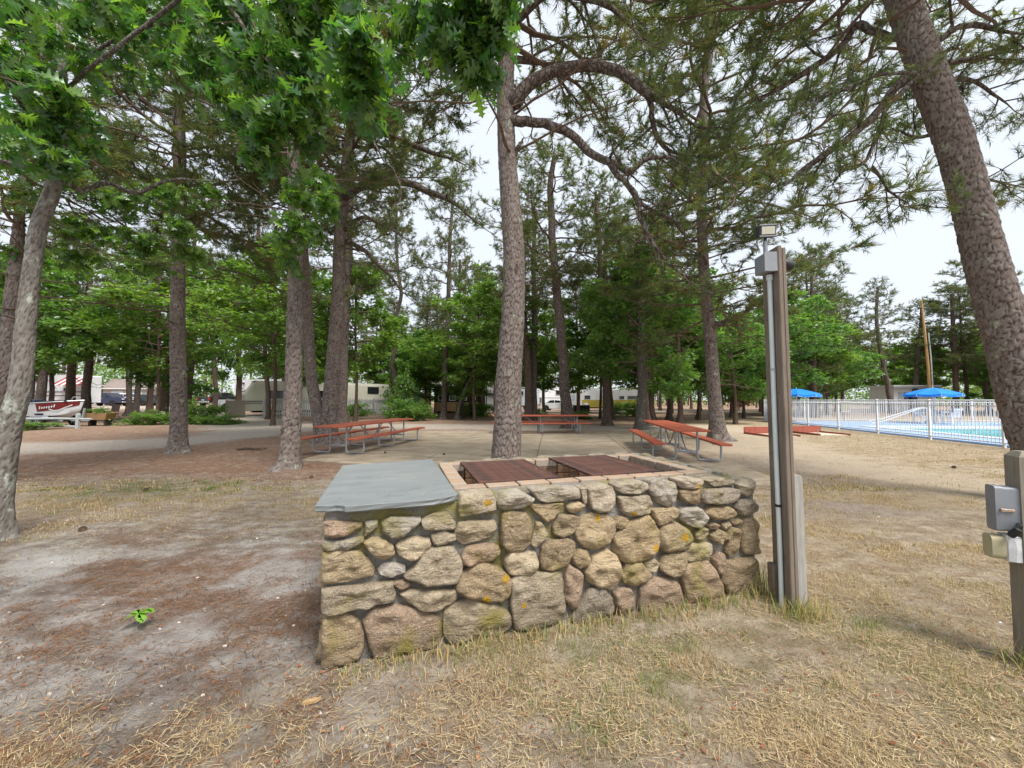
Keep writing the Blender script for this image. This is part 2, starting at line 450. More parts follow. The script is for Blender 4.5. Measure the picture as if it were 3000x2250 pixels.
'W2':[(40.2,40.0,0.0,0.281),(40.03,40.0,2.2,0.23),(39.59,40.0,4.75,0.206),(39.13,40.0,7.67,0.181),(39.02,40.0,10.61,0.156),(39.29,40.0,13.56,0.116)],
'W3':[(44.64,42.0,0.0,0.313),(44.89,42.0,2.24,0.234),(45.23,42.0,4.91,0.207),(45.67,42.0,7.98,0.18),(46.07,42.0,11.84,0.128)],
'W4':[(47.0,40.0,0.0,0.329),(47.1,40.0,2.2,0.235),(47.18,40.0,5.48,0.211),(47.14,40.0,9.14,0.176),(47.17,40.0,12.82,0.117)],
'W5':[(37.73,36.0,0.0,0.18),(37.89,36.0,2.13,0.135),(38.18,36.0,4.42,0.123),(38.59,36.0,7.71,0.089)],
'W6':[(55.68,44.0,0.0,0.222),(55.04,44.0,3.07,0.174),(53.98,44.0,5.87,0.151),(52.9,44.0,8.29,0.115)],
}
LIMBS={
'c1':[(-0.05,6.8,6.97,0.136),(0.13,6.73,7.02,0.14),(0.28,6.66,7.14,0.121),(0.56,6.59,7.34,0.107),(0.86,6.52,7.41,0.1),(1.33,6.45,7.4,0.094),(1.74,6.38,7.26,0.089),(2.07,6.32,7.01,0.082),(2.28,6.25,6.71,0.074),(2.48,6.18,6.53,0.057),(2.74,6.11,6.24,0.045),(3.04,6.04,5.95,0.034),(3.28,5.97,5.82,0.024),(3.51,5.9,5.54,0.016)],
'c1b':[(2.32,6.3,6.72,0.059),(2.41,6.36,6.53,0.048),(2.51,6.42,6.2,0.043),(2.71,6.48,5.94,0.038),(2.98,6.54,5.82,0.03),(3.25,6.6,5.8,0.021)],
'c2':[(-0.08,6.8,6.67,0.092),(0.13,6.71,6.56,0.091),(0.37,6.62,6.46,0.081),(0.73,6.52,6.31,0.076),(1.08,6.43,6.06,0.072),(1.33,6.34,5.75,0.067),(1.57,6.25,5.54,0.06),(1.8,6.15,5.36,0.054),(1.97,6.06,5.2,0.047),(2.16,5.97,5.33,0.041),(2.46,5.88,5.34,0.037),(2.69,5.78,5.16,0.029),(2.96,5.69,4.91,0.021),(3.21,5.6,4.64,0.013)],
'c2b':[(1.56,6.2,5.51,0.054),(1.71,6.13,5.23,0.048),(1.88,6.07,5.05,0.045),(2.03,6.0,4.78,0.039),(2.11,5.93,4.38,0.035),(2.19,5.87,4.07,0.032),(2.32,5.8,3.77,0.029),(2.58,5.73,3.42,0.024),(2.8,5.67,3.2,0.018),(2.95,5.6,3.07,0.013)],
'c2c':[(1.92,6.1,5.04,0.04),(2.17,6.18,4.79,0.034),(2.43,6.26,4.69,0.029),(2.69,6.34,4.58,0.024),(3.02,6.42,4.32,0.018),(3.29,6.5,3.93,0.013)],
'c3':[(-0.05,6.8,5.95,0.049),(0.03,6.75,5.99,0.049),(0.09,6.7,6.09,0.042),(0.17,6.65,6.17,0.036),(0.23,6.6,6.18,0.03)],
'c4':[(-0.1,6.8,7.8,0.068),(0.05,6.95,7.94,0.069),(0.27,7.1,8.11,0.058),(0.61,7.25,8.18,0.046),(0.83,7.4,8.1,0.037),(1.41,7.55,7.47,0.03),(1.72,7.7,7.22,0.024)],
'c5':[(0.0,6.8,8.6,0.074),(0.18,6.5,8.41,0.065),(0.59,6.2,8.46,0.056),(1.39,5.9,7.95,0.047),(1.85,5.6,7.23,0.034),(1.99,5.3,6.56,0.02)],
'r1':[(6.3,5.5,6.48,0.066),(5.97,5.46,6.32,0.067),(5.69,5.42,6.1,0.061),(5.39,5.39,5.76,0.055),(4.99,5.35,5.39,0.051),(4.54,5.31,5.06,0.048),(4.16,5.28,4.76,0.041),(3.88,5.24,4.51,0.034),(3.61,5.2,4.22,0.023)],
'r2':[(6.32,5.5,6.4,0.039),(5.99,5.41,6.22,0.039),(5.69,5.33,5.97,0.033),(5.34,5.24,5.59,0.028),(5.09,5.16,5.08,0.025),(4.85,5.07,4.73,0.022),(4.53,4.99,4.58,0.017),(4.27,4.9,4.34,0.01)],
'r3':[(5.31,5.4,4.89,0.023),(5.35,5.3,4.57,0.017),(5.48,5.2,4.32,0.013),(5.61,5.1,4.09,0.008)],
'r4':[(6.11,5.5,6.97,0.057),(6.0,5.69,7.21,0.06),(5.87,5.88,7.51,0.056),(5.83,6.06,7.77,0.055),(5.71,6.25,7.59,0.054),(5.32,6.44,7.4,0.054),(4.84,6.62,7.12,0.053),(4.46,6.81,7.02,0.046),(3.92,7.0,6.83,0.033)],
'r5':[(6.29,5.5,6.35,0.026),(5.78,5.34,6.21,0.026),(5.15,5.18,6.07,0.02),(4.56,5.02,5.73,0.017),(4.09,4.86,5.5,0.013),(3.65,4.7,5.23,0.008)],
'r6':[(6.17,5.5,6.86,0.05),(6.28,5.38,6.79,0.048),(6.45,5.26,6.83,0.039),(6.69,5.14,6.76,0.034),(7.0,5.02,6.54,0.026),(7.3,4.9,6.46,0.02)],
'r7':[(6.26,5.5,6.48,0.036),(6.68,5.6,6.63,0.036),(7.23,5.7,6.83,0.029),(7.8,5.8,6.98,0.024),(8.43,5.9,7.13,0.015)],
'r8':[(6.34,5.5,6.27,0.033),(6.83,5.65,6.43,0.033),(7.39,5.8,6.53,0.026),(7.96,5.95,6.37,0.021),(8.54,6.1,6.2,0.014)],
'r9':[(6.78,5.5,4.79,0.025),(7.66,5.9,4.98,0.02),(8.52,6.3,5.15,0.015),(9.55,6.7,5.26,0.01)],
'r10':[(6.61,5.5,5.42,0.025),(6.54,5.75,5.63,0.028),(6.65,6.0,5.78,0.024),(6.7,6.25,6.08,0.019),(6.67,6.5,6.33,0.012)],
'k1':[(-5.89,12.9,8.47,0.138),(-5.62,12.69,8.47,0.137),(-4.96,12.47,8.65,0.126),(-3.53,12.26,8.63,0.117),(-2.76,12.04,8.22,0.101),(-1.97,11.83,7.8,0.09),(-1.2,11.61,7.09,0.068),(-0.53,11.4,6.52,0.046)],
'k2':[(-5.69,12.9,11.07,0.118),(-5.41,12.73,10.96,0.117),(-4.5,12.57,10.68,0.107),(-3.65,12.4,10.24,0.097),(-2.66,12.23,9.7,0.081),(-1.82,12.07,9.32,0.065),(-1.24,11.9,8.85,0.043)],
'k3':[(-5.76,12.9,7.0,0.085),(-5.04,12.74,6.62,0.075),(-4.6,12.58,6.12,0.064),(-4.03,12.42,5.57,0.054),(-3.65,12.26,5.07,0.043),(-3.1,12.1,4.58,0.027)],
'k4':[(-5.89,12.9,7.3,0.074),(-5.0,12.3,7.49,0.062),(-4.1,11.7,6.98,0.05),(-3.17,11.1,6.28,0.034)],
'k5':[(-6.13,12.9,7.79,0.084),(-6.27,12.57,8.1,0.061),(-6.46,12.23,8.38,0.044),(-6.56,11.9,8.53,0.028)],
'd1':[(7.27,13.8,4.02,0.1),(7.38,13.6,4.08,0.097),(7.83,13.4,4.35,0.084),(8.2,13.2,4.49,0.071),(8.68,13.0,4.93,0.054),(8.91,12.8,5.11,0.038)],
'd2':[(7.19,13.8,7.71,0.089),(7.57,13.47,7.68,0.074),(8.23,13.13,7.53,0.06),(8.85,12.8,7.26,0.038)],
'd3':[(7.17,13.8,10.05,0.083),(7.88,13.47,9.97,0.068),(8.9,13.13,9.83,0.054),(9.85,12.8,9.19,0.037)],
'o1':[(-5.02,4.08,3.92,0.033),(-5.03,4.23,3.88,0.03),(-5.06,4.38,3.93,0.029),(-4.97,4.53,4.08,0.028),(-4.83,4.68,4.05,0.027),(-4.69,4.83,4.25,0.024),(-4.46,4.98,4.42,0.02),(-4.12,5.13,4.48,0.018),(-3.87,5.28,4.64,0.012)],
'o2':[(-5.11,4.08,3.96,0.03),(-5.2,4.0,3.99,0.027),(-5.33,3.93,4.0,0.023),(-5.59,3.85,4.02,0.018),(-5.84,3.78,4.12,0.011)],
'o3':[(-5.07,4.08,4.01,0.03),(-4.99,3.88,4.26,0.024),(-4.95,3.68,4.47,0.017),(-4.9,3.48,4.65,0.011),(-4.82,3.28,4.78,0.007)],
'o4':[(-5.03,4.08,4.91,0.021),(-4.42,3.89,5.06,0.019),(-3.78,3.71,5.32,0.019),(-3.14,3.52,5.58,0.019),(-2.35,3.34,5.67,0.019),(-1.65,3.15,5.53,0.016),(-1.13,2.97,5.23,0.014),(-0.53,2.78,4.83,0.01)],
'o5':[(-2.84,3.4,5.51,0.021),(-2.55,3.38,5.01,0.017),(-2.27,3.35,4.63,0.014),(-2.09,3.32,4.41,0.01),(-2.0,3.3,4.07,0.006)],
'o6':[(-1.77,3.1,5.4,0.018),(-1.61,3.15,5.03,0.015),(-1.45,3.2,4.83,0.012),(-1.16,3.25,4.69,0.01),(-0.81,3.3,4.58,0.006)],
'o7':[(-1.14,3.0,5.24,0.018),(-0.73,3.1,5.09,0.015),(-0.36,3.2,4.96,0.012),(-0.12,3.3,4.84,0.007)],
'o8':[(-5.05,4.08,5.19,0.019),(-4.4,4.0,5.43,0.017),(-3.87,3.91,5.5,0.016),(-3.4,3.83,5.49,0.018),(-3.0,3.75,5.18,0.015),(-2.68,3.66,4.74,0.011),(-2.37,3.58,4.29,0.007)],
'o9':[(-2.53,4.2,5.55,0.016),(-2.13,4.2,5.14,0.015),(-1.89,4.2,4.93,0.014),(-1.64,4.2,4.57,0.012),(-1.52,4.2,4.29,0.011),(-1.32,4.2,4.01,0.009),(-1.28,4.2,3.73,0.007)],
}
LEAF_NEAR= [(-3.61,4.0,5.64,0.5,0.42,0.31,60),(-2.7,3.6,5.17,0.49,0.42,0.32,80),(-2.01,3.3,4.86,0.34,0.42,0.29,70),(-3.26,3.9,5.01,0.48,0.42,0.3,60),(-2.43,3.5,4.65,0.44,0.42,0.31,80),(-2.01,3.4,4.47,0.31,0.42,0.3,70),(-2.82,3.8,4.43,0.39,0.42,0.25,60),(-2.24,3.5,4.1,0.32,0.42,0.23,70),(-2.43,3.6,3.9,0.28,0.42,0.16,40),(-1.92,3.4,4.16,0.15,0.42,0.23,40),(-4.14,4.3,5.55,0.29,0.42,0.43,40),(-4.28,4.3,6.12,0.44,0.42,0.19,40),(-1.71,3.2,4.89,0.22,0.42,0.18,40),(-1.16,2.7,4.0,0.18,0.42,0.15,40),(-1.12,2.8,3.83,0.22,0.42,0.19,50),(-1.36,3.0,3.96,0.17,0.42,0.2,36),(-1.38,3.2,4.76,0.29,0.42,0.18,40),(-0.82,3.1,4.82,0.25,0.42,0.14,40),(-0.56,3.0,4.56,0.27,0.42,0.2,60),(-0.25,3.0,4.48,0.24,0.42,0.2,60),(-0.1,2.9,4.57,0.16,0.42,0.16,40),(-0.42,3.1,4.37,0.21,0.42,0.14,40),(-0.32,2.9,4.65,0.26,0.42,0.13,40),(-1.04,3.3,4.82,0.19,0.42,0.18,30),(-0.22,3.1,4.29,0.14,0.42,0.1,20),(-6.15,4.6,6.2,0.47,0.42,0.36,60),(-5.87,4.8,6.53,0.49,0.42,0.32,60),(-5.05,3.8,4.82,0.34,0.42,0.29,70),(-4.69,3.75,4.48,0.34,0.42,0.25,70),(-4.88,3.8,4.23,0.34,0.42,0.21,60),(-4.77,3.8,3.98,0.21,0.42,0.17,30),(-5.73,5.0,6.54,0.45,0.42,0.33,50),(-5.14,4.8,6.53,0.38,0.42,0.32,50),(-6.24,4.6,4.57,0.31,0.42,0.2,30),(-5.2,4.4,4.49,0.2,0.42,0.15,20),(-5.47,5.2,6.19,0.29,0.42,0.34,30),(-5.9,5.0,6.08,0.28,0.42,0.22,24),(-4.76,3.9,5.22,0.26,0.42,0.26,40),(-4.98,3.9,4.81,0.22,0.42,0.22,30),(-4.31,3.8,5.48,0.3,0.42,0.17,44),(-5.36,4.0,5.8,0.36,0.42,0.18,40)]
LEAF_MID= [(-3.77,7.2,5.76,0.35,0.6,0.28,50),(-4.21,7.2,5.39,0.35,0.6,0.35,50),(-3.56,7.0,5.19,0.28,0.6,0.28,50),(-4.25,7.3,4.79,0.36,0.6,0.36,60),(-4.58,7.4,4.46,0.29,0.6,0.29,30),(-3.79,7.3,4.6,0.22,0.6,0.29,24),(-4.54,7.5,4.21,0.29,0.6,0.15,20),(-8.23,7,5.55,0.55,0.6,0.28,60),(-7.96,7.5,5.55,0.66,0.6,0.37,80),(-7.4,7.8,5.81,0.61,0.6,0.31,60),(-8.33,7.2,4.74,0.57,0.6,0.35,70),(-8.05,7.8,4.82,0.69,0.6,0.31,70),(-7.26,8,5.1,0.55,0.6,0.31,50),(-6.75,8.2,6.03,0.48,0.6,0.32,40),(-8.86,6.8,4.04,0.4,0.6,0.27,40),(-8.61,6.5,5.01,0.38,0.6,0.32,50),(-8.46,7.5,4.21,0.59,0.6,0.22,50),(-7.83,8,4.29,0.55,0.6,0.24,40),(-9.45,7,3.59,0.34,0.6,0.34,40),(-7.27,8.5,4.68,0.5,0.6,0.33,40)]
# outlines of the stones in the front wall (mm along the wall, mm up)
STONES = [
 [(19,802),(104,800),(195,782),(199,759),(134,723),(70,719),(27,733)],
 [(227,787),(288,791),(287,758),(225,710)],
 [(318,779),(363,805),(520,785),(520,765),(473,725),(427,685),(365,689),(322,731)],
 [(536,771),(600,802),(683,796),(729,733),(725,705),(626,708),(553,725)],
 [(593,681),(667,698),(730,663),(730,634),(635,615),(606,630)],
 [(734,675),(759,731),(853,739),(967,724),(981,685),(941,637),(871,619),(785,610),(742,641)],
 [(14,708),(92,700),(207,704),(211,680),(143,649),(22,655)],
 [(219,679),(267,690),(334,675),(373,639),(381,599),(336,574),(283,594),(238,642)],
 [(396,637),(427,665),(505,673),(577,658),(582,617),(538,573),(475,552),(412,587)],
 [(444,473),(507,521),(546,588),(635,603),(709,591),(760,515),(765,456),(736,394),(628,396),(564,405),(516,431),(452,456)],
 [(777,538),(811,584),(923,593),(994,572),(1003,529),(950,492),(837,479),(786,491)],
 [(15,640),(107,645),(194,620),(246,568),(269,526),(262,492),(145,473),(18,482)],
 [(299,522),(336,549),(436,525),(440,493),(368,463),(307,490)],
 [(383,433),(445,441),(480,420),(461,395),(422,389),(391,413)],
 [(19,445),(182,437),(353,441),(372,435),(375,333),(220,325),(134,319),(42,311),(24,340)],
 [(430,364),(492,379),(604,359),(736,341),(736,296),(687,262),(621,244),(541,260),(462,320)],
 [(748,343),(769,423),(828,465),(924,479),(1030,415),(1076,357),(1067,299),(1022,250),(942,256),(812,301)],
 [(22,280),(77,305),(141,291),(192,245),(219,180),(220,112),(203,54),(96,29),(23,44)],
 [(236,238),(287,292),(400,290),(525,251),(622,196),(638,133),(623,47),(480,26),(290,45),(260,135)],
 [(687,222),(728,264),(855,262),(977,219),(1067,146),(1067,78),(978,26),(856,22),(721,38),(679,102)],
 [(1017,716),(1030,766),(1094,778),(1177,754),(1215,671),(1205,576),(1140,526),(1066,534),(1021,595)],
 [(1044,481),(1076,520),(1233,503),(1257,447),(1243,397),(1195,372),(1076,396),(1048,438)],
 [(754,848),(775,897),(852,921),(949,914),(976,857),(976,801),(888,787),(767,778)],
 [(998,838),(1030,887),(1140,893),(1225,847),(1215,821),(1159,795),(1048,784),(1012,802)],
 [(1224,899),(1339,904),(1542,886),(1555,857),(1550,825),(1426,818),(1322,816),(1271,837)],
 [(1212,803),(1339,801),(1430,798),(1408,755),(1355,696),(1313,700),(1279,727)],
 [(1560,885),(1605,886),(1609,845),(1602,788),(1577,798)],
 [(1616,877),(1679,894),(1792,882),(1815,839),(1810,772),(1761,726),(1687,726),(1641,761)],
 [(1465,771),(1496,796),(1550,800),(1591,777),(1568,742),(1514,731),(1478,746)],
 [(1830,888),(1859,907),(1987,910),(2077,889),(2081,850),(2025,828),(1887,832),(1839,858)],
 [(1848,811),(1936,809),(2085,799),(2105,750),(2094,682),(1983,674),(1924,675),(1876,717)],
 [(2101,836),(2118,896),(2211,903),(2305,875),(2325,812),(2313,751),(2249,717),(2166,754)],
 [(2332,900),(2435,903),(2545,887),(2550,860),(2488,832),(2379,837),(2342,864)],
 [(2357,814),(2401,832),(2521,821),(2509,773),(2524,727),(2485,716),(2388,741),(2358,775)],
 [(2601,875),(2738,885),(2849,860),(2848,837),(2668,830)],
 [(2553,760),(2588,808),(2794,808),(2894,783),(2880,718),(2803,701),(2664,702),(2563,724)],
 [(2890,830),(2939,864),(3012,864),(3041,829),(3027,755),(2971,740),(2912,767)],
 [(2861,655),(2898,708),(3007,709),(3066,657),(3053,616),(2954,582),(2895,605)],
 [(1220,569),(1253,690),(1287,683),(1328,620),(1287,562),(1244,535)],
 [(1368,648),(1408,716),(1487,721),(1549,695),(1549,663),(1504,603),(1433,582),(1377,608)],
 [(1531,616),(1549,679),(1640,712),(1752,694),(1808,648),(1812,573),(1759,512),(1675,484),(1593,505),(1539,559)],
 [(1817,639),(1847,678),(1914,663),(1931,637),(1904,606),(1855,592),(1822,613)],
 [(1821,539),(1923,621),(2073,662),(2152,556),(2161,470),(2140,429),(2058,370),(1939,359),(1862,393),(1820,456)],
 [(2114,706),(2186,705),(2312,699),(2300,638),(2226,601),(2163,594),(2124,654)],
 [(2348,661),(2376,694),(2507,688),(2572,624),(2570,570),(2492,546),(2416,575),(2358,616)],
 [(2178,537),(2204,577),(2310,594),(2415,531),(2441,476),(2413,417),(2316,405),(2222,403),(2171,451)],
 [(2583,641),(2630,682),(2767,681),(2848,633),(2835,601),(2753,581),(2650,590)],
 [(2603,549),(2638,568),(2689,550),(2671,520),(2614,521)],
 [(2723,547),(2787,559),(2810,530),(2751,503)],
 [(2828,547),(2882,574),(2917,557),(2904,530),(2833,532)],
 [(2624,475),(2682,514),(2756,480),(2743,436),(2690,409),(2634,438)],
 [(2480,498),(2525,538),(2592,523),(2585,488),(2534,457),(2485,467)],
 [(2760,443),(2809,511),(2868,497),(2889,430),(2868,331),(2803,297),(2763,342)],
 [(2914,464),(2953,554),(3026,561),(3067,506),(3074,345),(3061,304),(2945,308),(2917,353)],
 [(2391,393),(2424,429),(2611,413),(2627,358),(2597,316),(2497,301),(2421,310)],
 [(1278,439),(1295,530),(1338,564),(1450,569),(1508,539),(1507,475),(1449,402),(1354,382),(1295,398)],
 [(1503,443),(1547,486),(1602,480),(1624,429),(1610,383),(1556,369),(1511,403)],
 [(1600,336),(1656,426),(1749,456),(1815,424),(1850,353),(1841,256),(1784,206),(1691,235),(1618,277)],
 [(1449,323),(1476,391),(1529,361),(1573,323),(1568,252),(1527,123),(1500,119),(1448,190)],
 [(1861,294),(1900,356),(2018,350),(2086,265),(2035,213),(1956,199),(1879,242)],
 [(2038,347),(2108,373),(2164,324),(2127,286),(2067,285)],
 [(2174,314),(2200,371),(2284,387),(2385,376),(2389,305),(2344,224),(2260,230),(2178,279)],
 [(2642,293),(2677,343),(2728,328),(2738,273),(2707,195),(2662,201)],
 [(2360,230),(2388,284),(2574,292),(2651,211),(2737,20),(2702,-2),(2425,13),(2384,114)],
 [(2730,183),(2778,259),(3004,264),(3058,225),(3058,48),(3020,16),(2806,10),(2728,111)],
 [(1088,348),(1137,375),(1406,352),(1427,287),(1439,113),(1404,56),(1251,38),(1112,65),(1088,204)],
 [(1500,64),(1563,141),(1617,209),(1718,215),(1792,131),(1801,65),(1753,28),(1615,14),(1508,31)],
 [(1812,169),(1869,190),(1936,177),(1960,115),(1954,33),(1848,17),(1811,104)],
 [(2025,173),(2106,221),(2260,209),(2332,147),(2366,30),(2350,6),(2234,-10),(2022,6)],
]

# ================================================================ the ground
def seg_dist(x, y, pts):
    d = np.full(np.shape(x), 1e9)
    for (ax, ay), (bx, by) in zip(pts[:-1], pts[1:]):
        ux, uy = bx - ax, by - ay
        t = np.clip(((x - ax) * ux + (y - ay) * uy) / (ux * ux + uy * uy), 0, 1)
        d = np.minimum(d, np.hypot(x - ax - t * ux, y - ay - t * uy))
    return d


ROAD = [(-40, 9.5), (-22, 10.6), (-15, 11.4), (-12, 13.2), (-11.6, 16), (-11.6, 19), (-9.6, 21.2), (-4, 20.8), (2, 20.2), (10, 19.0)]
ROAD2 = [(-11.6, 18.5), (-17, 25), (-27, 34), (-42, 46), (-75, 54), (-100, 54)]
ROAD3 = [(-30, 56), (0, 50), (20, 47), (60, 50)]
TRACK = [(8.8, 2.5), (7.9, 6.5), (7.5, 11), (9.3, 16), (11.5, 21)]


def gaus(x, y, cx, cy, rx, ry):
    return np.exp(-(((x - cx) / rx) ** 2 + ((y - cy) / ry) ** 2))


def fields(x, y):
    x = np.asarray(x, float); y = np.asarray(y, float)
    n1 = fbm(x * .35, y * .35, 1); n2 = fbm(x * 1.4, y * 1.4, 5); n3 = fbm(x * 4.2, y * 4.2, 9)
    wob = (n2 - .5) * 1.5
    road = 1 - sstep(1.1, 2.3, seg_dist(x, y, ROAD) + wob)
    road = np.maximum(road, 1 - sstep(1.6, 3.2, seg_dist(x, y, ROAD2) + wob))
    road = np.maximum(road, 1 - sstep(2.0, 4.0, seg_dist(x, y, ROAD3) + wob * 2))
    track = (1 - sstep(.7, 2.4, seg_dist(x, y, TRACK) + wob * 1.3))
    fl = (1 - sstep(-1.2, .2, x + wob * .6)) * (1 - sstep(4.0, 5.6, y))             # bare sandy corner on the left
    litter = np.maximum(sstep(6.0, 8.2, y + wob) * (1 - sstep(-4.2, -2.2, x)), sstep(17.2, 18.8, y + wob) * (1 - sstep(7, 11, x)))
    litter = np.maximum(litter, sstep(24, 28, y + wob) * (1 - sstep(14, 17, x)))
    litter = np.maximum(litter, sstep(30, 36, y + wob) * .95)
    litter = np.maximum(litter, .65 * gaus(x, y, -2.2, 3.3, 1.6, 1.3) * sstep(.35, .6, n2))
    litter = np.maximum(litter, .4 * gaus(x, y, -4.5, 4.2, 3.0, 1.0) * sstep(.45, .62, n2))
    litter = litter * (1 - road) * (1 - track)
    straw = sstep(-1.3, .2, x + wob * .5) * (1 - sstep(7.0, 10.0, y)) * .95
    straw = np.maximum(straw, 1.15 * gaus(x, y, -6.2, 5.9, 3.8, 1.7))
    straw = np.maximum(straw, .9 * gaus(x, y, -2.6, 5.4, 1.6, 1.2))
    straw = np.maximum(straw, .8 * gaus(x, y, -2.2, 1.55, .45, .35))
    straw = np.maximum(straw, .8 * gaus(x, y, -1.25, 1.75, .45, .3))
    straw = np.maximum(straw, .8 * gaus(x, y, -9.5, 7.6, 3.5, 1.6))
    straw = np.maximum(straw, .75 * sstep(4.6, 6.0, x) * (1 - sstep(32, 38, y)))
    straw = np.maximum(straw, .7 * sstep(14.5, 17, y) * sstep(2, 5, x) * (1 - sstep(24, 27, y)))
    n4 = fbm(x * .7 + y * .35, y * 1.5 - x * .4, 41)
    straw = straw * np.where((x > -1) & (y < 9), .25 + .75 * sstep(.36, .56, n4), 1.0)
    straw = straw * (1 - .9 * road) * (1 - .75 * track) * (1 - .8 * litter)
    grit = np.maximum(gaus(x, y, 6.2, 8.6, 1.5, 2.2), gaus(x, y, 4.2, 5.2, 1.6, .5)) * .8
    soil = np.clip(fl * sstep(.50, .72, n1 * .5 + n2 * .5 + .06) + .5 * gaus(x, y, -.9, 1.55, .7, .25), 0, 1)
    sandp = .85 * fl * sstep(.50, .64, fbm(x * .9 + y * .55, y * 1.9 - x * .5, 43, 5) * .8 + n3 * .2) * (1 - sstep(3.6, 4.6, y)) + .9 * gaus(x, y, -.75, 1.95, .45, .14) * sstep(.4, .55, n3)
    sandp = np.clip(sandp, 0, 1); litter = litter * (1 - .8 * sandp); soil = soil * (1 - .7 * sandp)
    green = np.maximum.reduce([gaus(x, y, .75, 2.25, .7, .28), gaus(x, y, 2.45, 2.45, .4, .3) * .8, gaus(x, y, 2.4, 1.8, .5, .25) * .8,
                               gaus(x, y, -6.0, 6.4, 2.0, .6) * .6, gaus(x, y, 7.0, 17.5, 3, 1.5) * .9, gaus(x, y, 13, 18, 2, 6) * .45,
                               gaus(x, y, .45, 1.75, .25, .2) * .8, gaus(x, y, 1.6, 2.6, .5, .25) * .7])
    tan = np.clip(sstep(-2.2, 1.2, x) * .8 + sstep(3, 9, y) * .35, 0, 1)
    return dict(road=road, track=track, litter=litter, straw=straw, grit=grit, soil=soil, green=green, tan=tan, sandp=sandp, n2=n2, n3=n3, fl=fl)


def ground_z(x, y):
    x = np.asarray(x, float); y = np.asarray(y, float)
    near = 1 - sstep(14, 22, np.hypot(x, y))
    z = (fbm(x * .9, y * .9, 31) - .5) * .05 * near + (fbm(x * 6, y * 6, 33, 3) - .5) * .022 * near
    flat = np.maximum(gaus(x, y, .7, 3.2, 1.8, 1.0), gaus(x, y, 0, 12, 6.5, 4.5))
    z = z * (1 - flat * .7) - .012
    dx, dy = x + 1.044, y - 2.095
    s = dx * .9593 + dy * .2825; t = -dx * .2825 + dy * .9593
    z = z + .035 * np.exp(-((t + .03) / .13) ** 2) * sstep(-.25, .1, s) * (1 - sstep(3.0, 3.4, s))      # soil heaped along the wall
    return z + .55 * sstep(30, 52, y) * sstep(14, 34, -x)


def gz(x, y):
    return float(ground_z(np.array([x]), np.array([y]))[0])


FO = Vector((14.8, 10.0)); FA = Vector((2.4, 15.5)).normalized(); FB = Vector((FA.y, -FA.x))


def pool_xy(a, b):
    p = FO + FA * a + FB * b
    return (p.x, p.y)


def steps(lo, hi, st):
    return np.arange(lo, hi, st)


